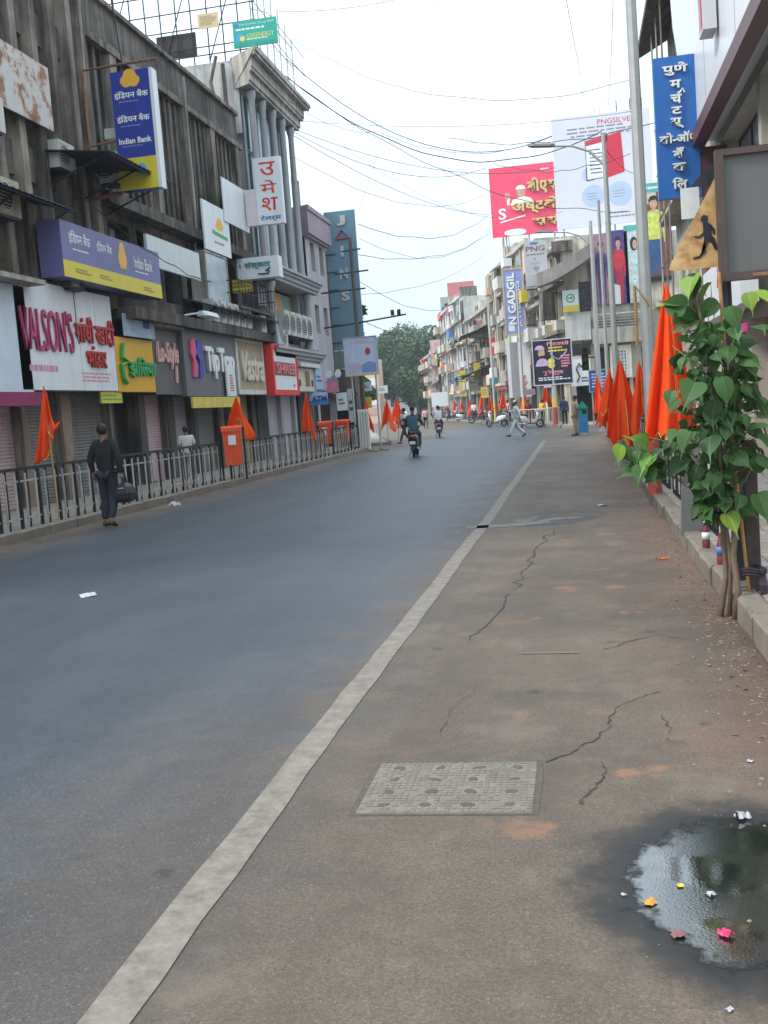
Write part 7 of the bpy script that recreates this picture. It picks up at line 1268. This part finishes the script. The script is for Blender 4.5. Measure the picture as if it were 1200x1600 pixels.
def stone(x, y, s):
    h = s*gr_.uniform(.35, .7); n = len(gv.v); k = 5; a0 = gr_.random()*6
    gv.v += [(x+s*gr_.uniform(.7, 1)*math.cos(a0+2*PI*i/k), y+s*gr_.uniform(.7, 1)*math.sin(a0+2*PI*i/k), .0005) for i in range(k)]+[(x+gr_.uniform(-.2, .2)*s, y+gr_.uniform(-.2, .2)*s, h)]
    gv.f += [(n+i, n+(i+1) % k, n+k) for i in range(k)]
for i in range(1500): y = 2+gr_.random()**1.5*30; stone(min(1.0, 1.02-abs(gr_.gauss(0, .22))), y, gr_.uniform(.003, .014))
for i in range(1500): stone(gr_.uniform(-3.5, .95), 2+gr_.random()**1.6*14, gr_.uniform(.0012, .0045))
for i in range(300): y = 10+gr_.random()*33; stone(-8.85+abs(gr_.gauss(0, .3)), y, gr_.uniform(.01, .03))
kind(gv.build('gravel', mat('grit', (.22, .175, .14), .9, .5, 30)), 'stuff')
dg_ = MB()
for i in range(120):
    y = 4.6+gr_.random()*7; x = .95-abs(gr_.gauss(0, .13)); a = gr_.random()*6; l = gr_.uniform(.02, .07); dg_.tube([(x, y, .004), (x+l*math.cos(a), y+l*math.sin(a), .006+gr_.random()*.012)], .0012, 3)
kind(dg_.build('dry_straw', mat('straw', (.34, .22, .11), .8, .3, 20)), 'stuff')
lf = MB()
for i in range(260):
    y = 5+gr_.random()**1.4*18; x = 1.0-abs(gr_.gauss(0, .16)); a = gr_.random()*6; s = gr_.uniform(.008, .022); c_, s2 = math.cos(a), math.sin(a); lf.quad((x-s*c_, y-s*s2, .003), (x+s*.4*s2, y-s*.4*c_, .012*gr_.random()+.004), (x+s*c_, y+s*s2, .003), (x-s*.4*s2, y+s*.4*c_, .012*gr_.random()+.004))
kind(lf.build('leaf_litter', mat('dead_leaf', (.17, .09, .05), .8, .5, 20)), 'stuff')

# ------------------------------------------------------------------ trees closing the street
M_FOL = mat('far_foliage', (.055, .105, .036), .7, .45, .35); M_TRUNK = mat('far_bark', (.07, .055, .045), .9)
def tree(label, x, y, h, cr, seed, n=9000):
    r = random.Random(seed); o = thing('broadleaf_tree', label, 'tree', (x, y, 0)); MB().tube([(0, 0, 0), (.2, 0, h*.25), (0, .2, h*.5), (.1, 0, h*.7)], [.45, .36, .26, .1], 9).build('trunk', M_TRUNK, o)
    for k in range(5): a = r.random()*6; MB().tube([(0, 0, h*(.3+.06*k)), (cr*.4*math.cos(a), cr*.4*math.sin(a), h*(.5+.05*k)), (cr*.75*math.cos(a), cr*.75*math.sin(a), h*(.6+.06*k))], [.18, .12, .04], 6).build('limb', M_TRUNK, o)
    lobes = []
    for k in range(16): a = r.random()*6.28; q = r.random()**.5; zz = r.uniform(.3, .88); lobes.append((cr*.75*q*math.cos(a)*(1.15-.5*abs(zz-.5)), cr*.75*q*math.sin(a), h*zz, cr*r.uniform(.28, .48)))
    mb = MB()
    for i in range(n):
        lx, ly, lz, lr_ = r.choice(lobes); v = Vector((r.gauss(0, 1), r.gauss(0, 1), r.gauss(0, 1))).normalized()*lr_*r.uniform(.55, 1.08)**.6; v.z *= .8; p = Vector((lx, ly, lz))+v; s = r.uniform(.16, .42)
        a = Vector((r.gauss(0, 1), r.gauss(0, 1), r.gauss(0, .6))).normalized(); b = a.cross(Vector((r.gauss(0, 1), r.gauss(0, 1), r.gauss(0, 1)))).normalized()
        mb.quad(p-a*s, p+b*s*.5, p+a*s, p-b*s*.5)
    mb.build('crown', M_FOL, o); return o
tree('large rounded tree closing the end of the street', -27.5, 186, 18.2, 7.6, 1, 18000); tree('tree left of the large end tree, half behind the corner', -34.5, 184, 14.5, 5.6, 2); tree('tree right of the large end tree, behind the right row', -21.5, 190, 14.0, 5.0, 3); tree('lower tree in front of the large end tree', -25.5, 172, 8.5, 3.8, 4, 5000); tree('small tree rising behind the peach building on the left', -12.9, 60, 8.6, 1.3, 5, 1800)
tree('dim tree furthest back at the street end', -31, 215, 19, 8, 8, 7000)

# ------------------------------------------------------------------ air
hz = MB().box(-255, 255, -65, 405, -1.1, 24).build('haze', mat('haze_surface', (.5, .5, .5))); kind(hz, 'stuff')
hm_ = bpy.data.materials.new('hazy_air'); hm_.use_nodes = True; t = hm_.node_tree; t.nodes.clear(); ou = t.nodes.new('ShaderNodeOutputMaterial'); pv = t.nodes.new('ShaderNodeVolumePrincipled'); pv.inputs['Color'].default_value = (.80, .87, .95, 1); pv.inputs['Density'].default_value = .0006; pv.inputs['Anisotropy'].default_value = .2; t.links.new(pv.outputs[0], ou.inputs['Volume']); hz.data.materials.clear(); hz.data.materials.append(hm_)
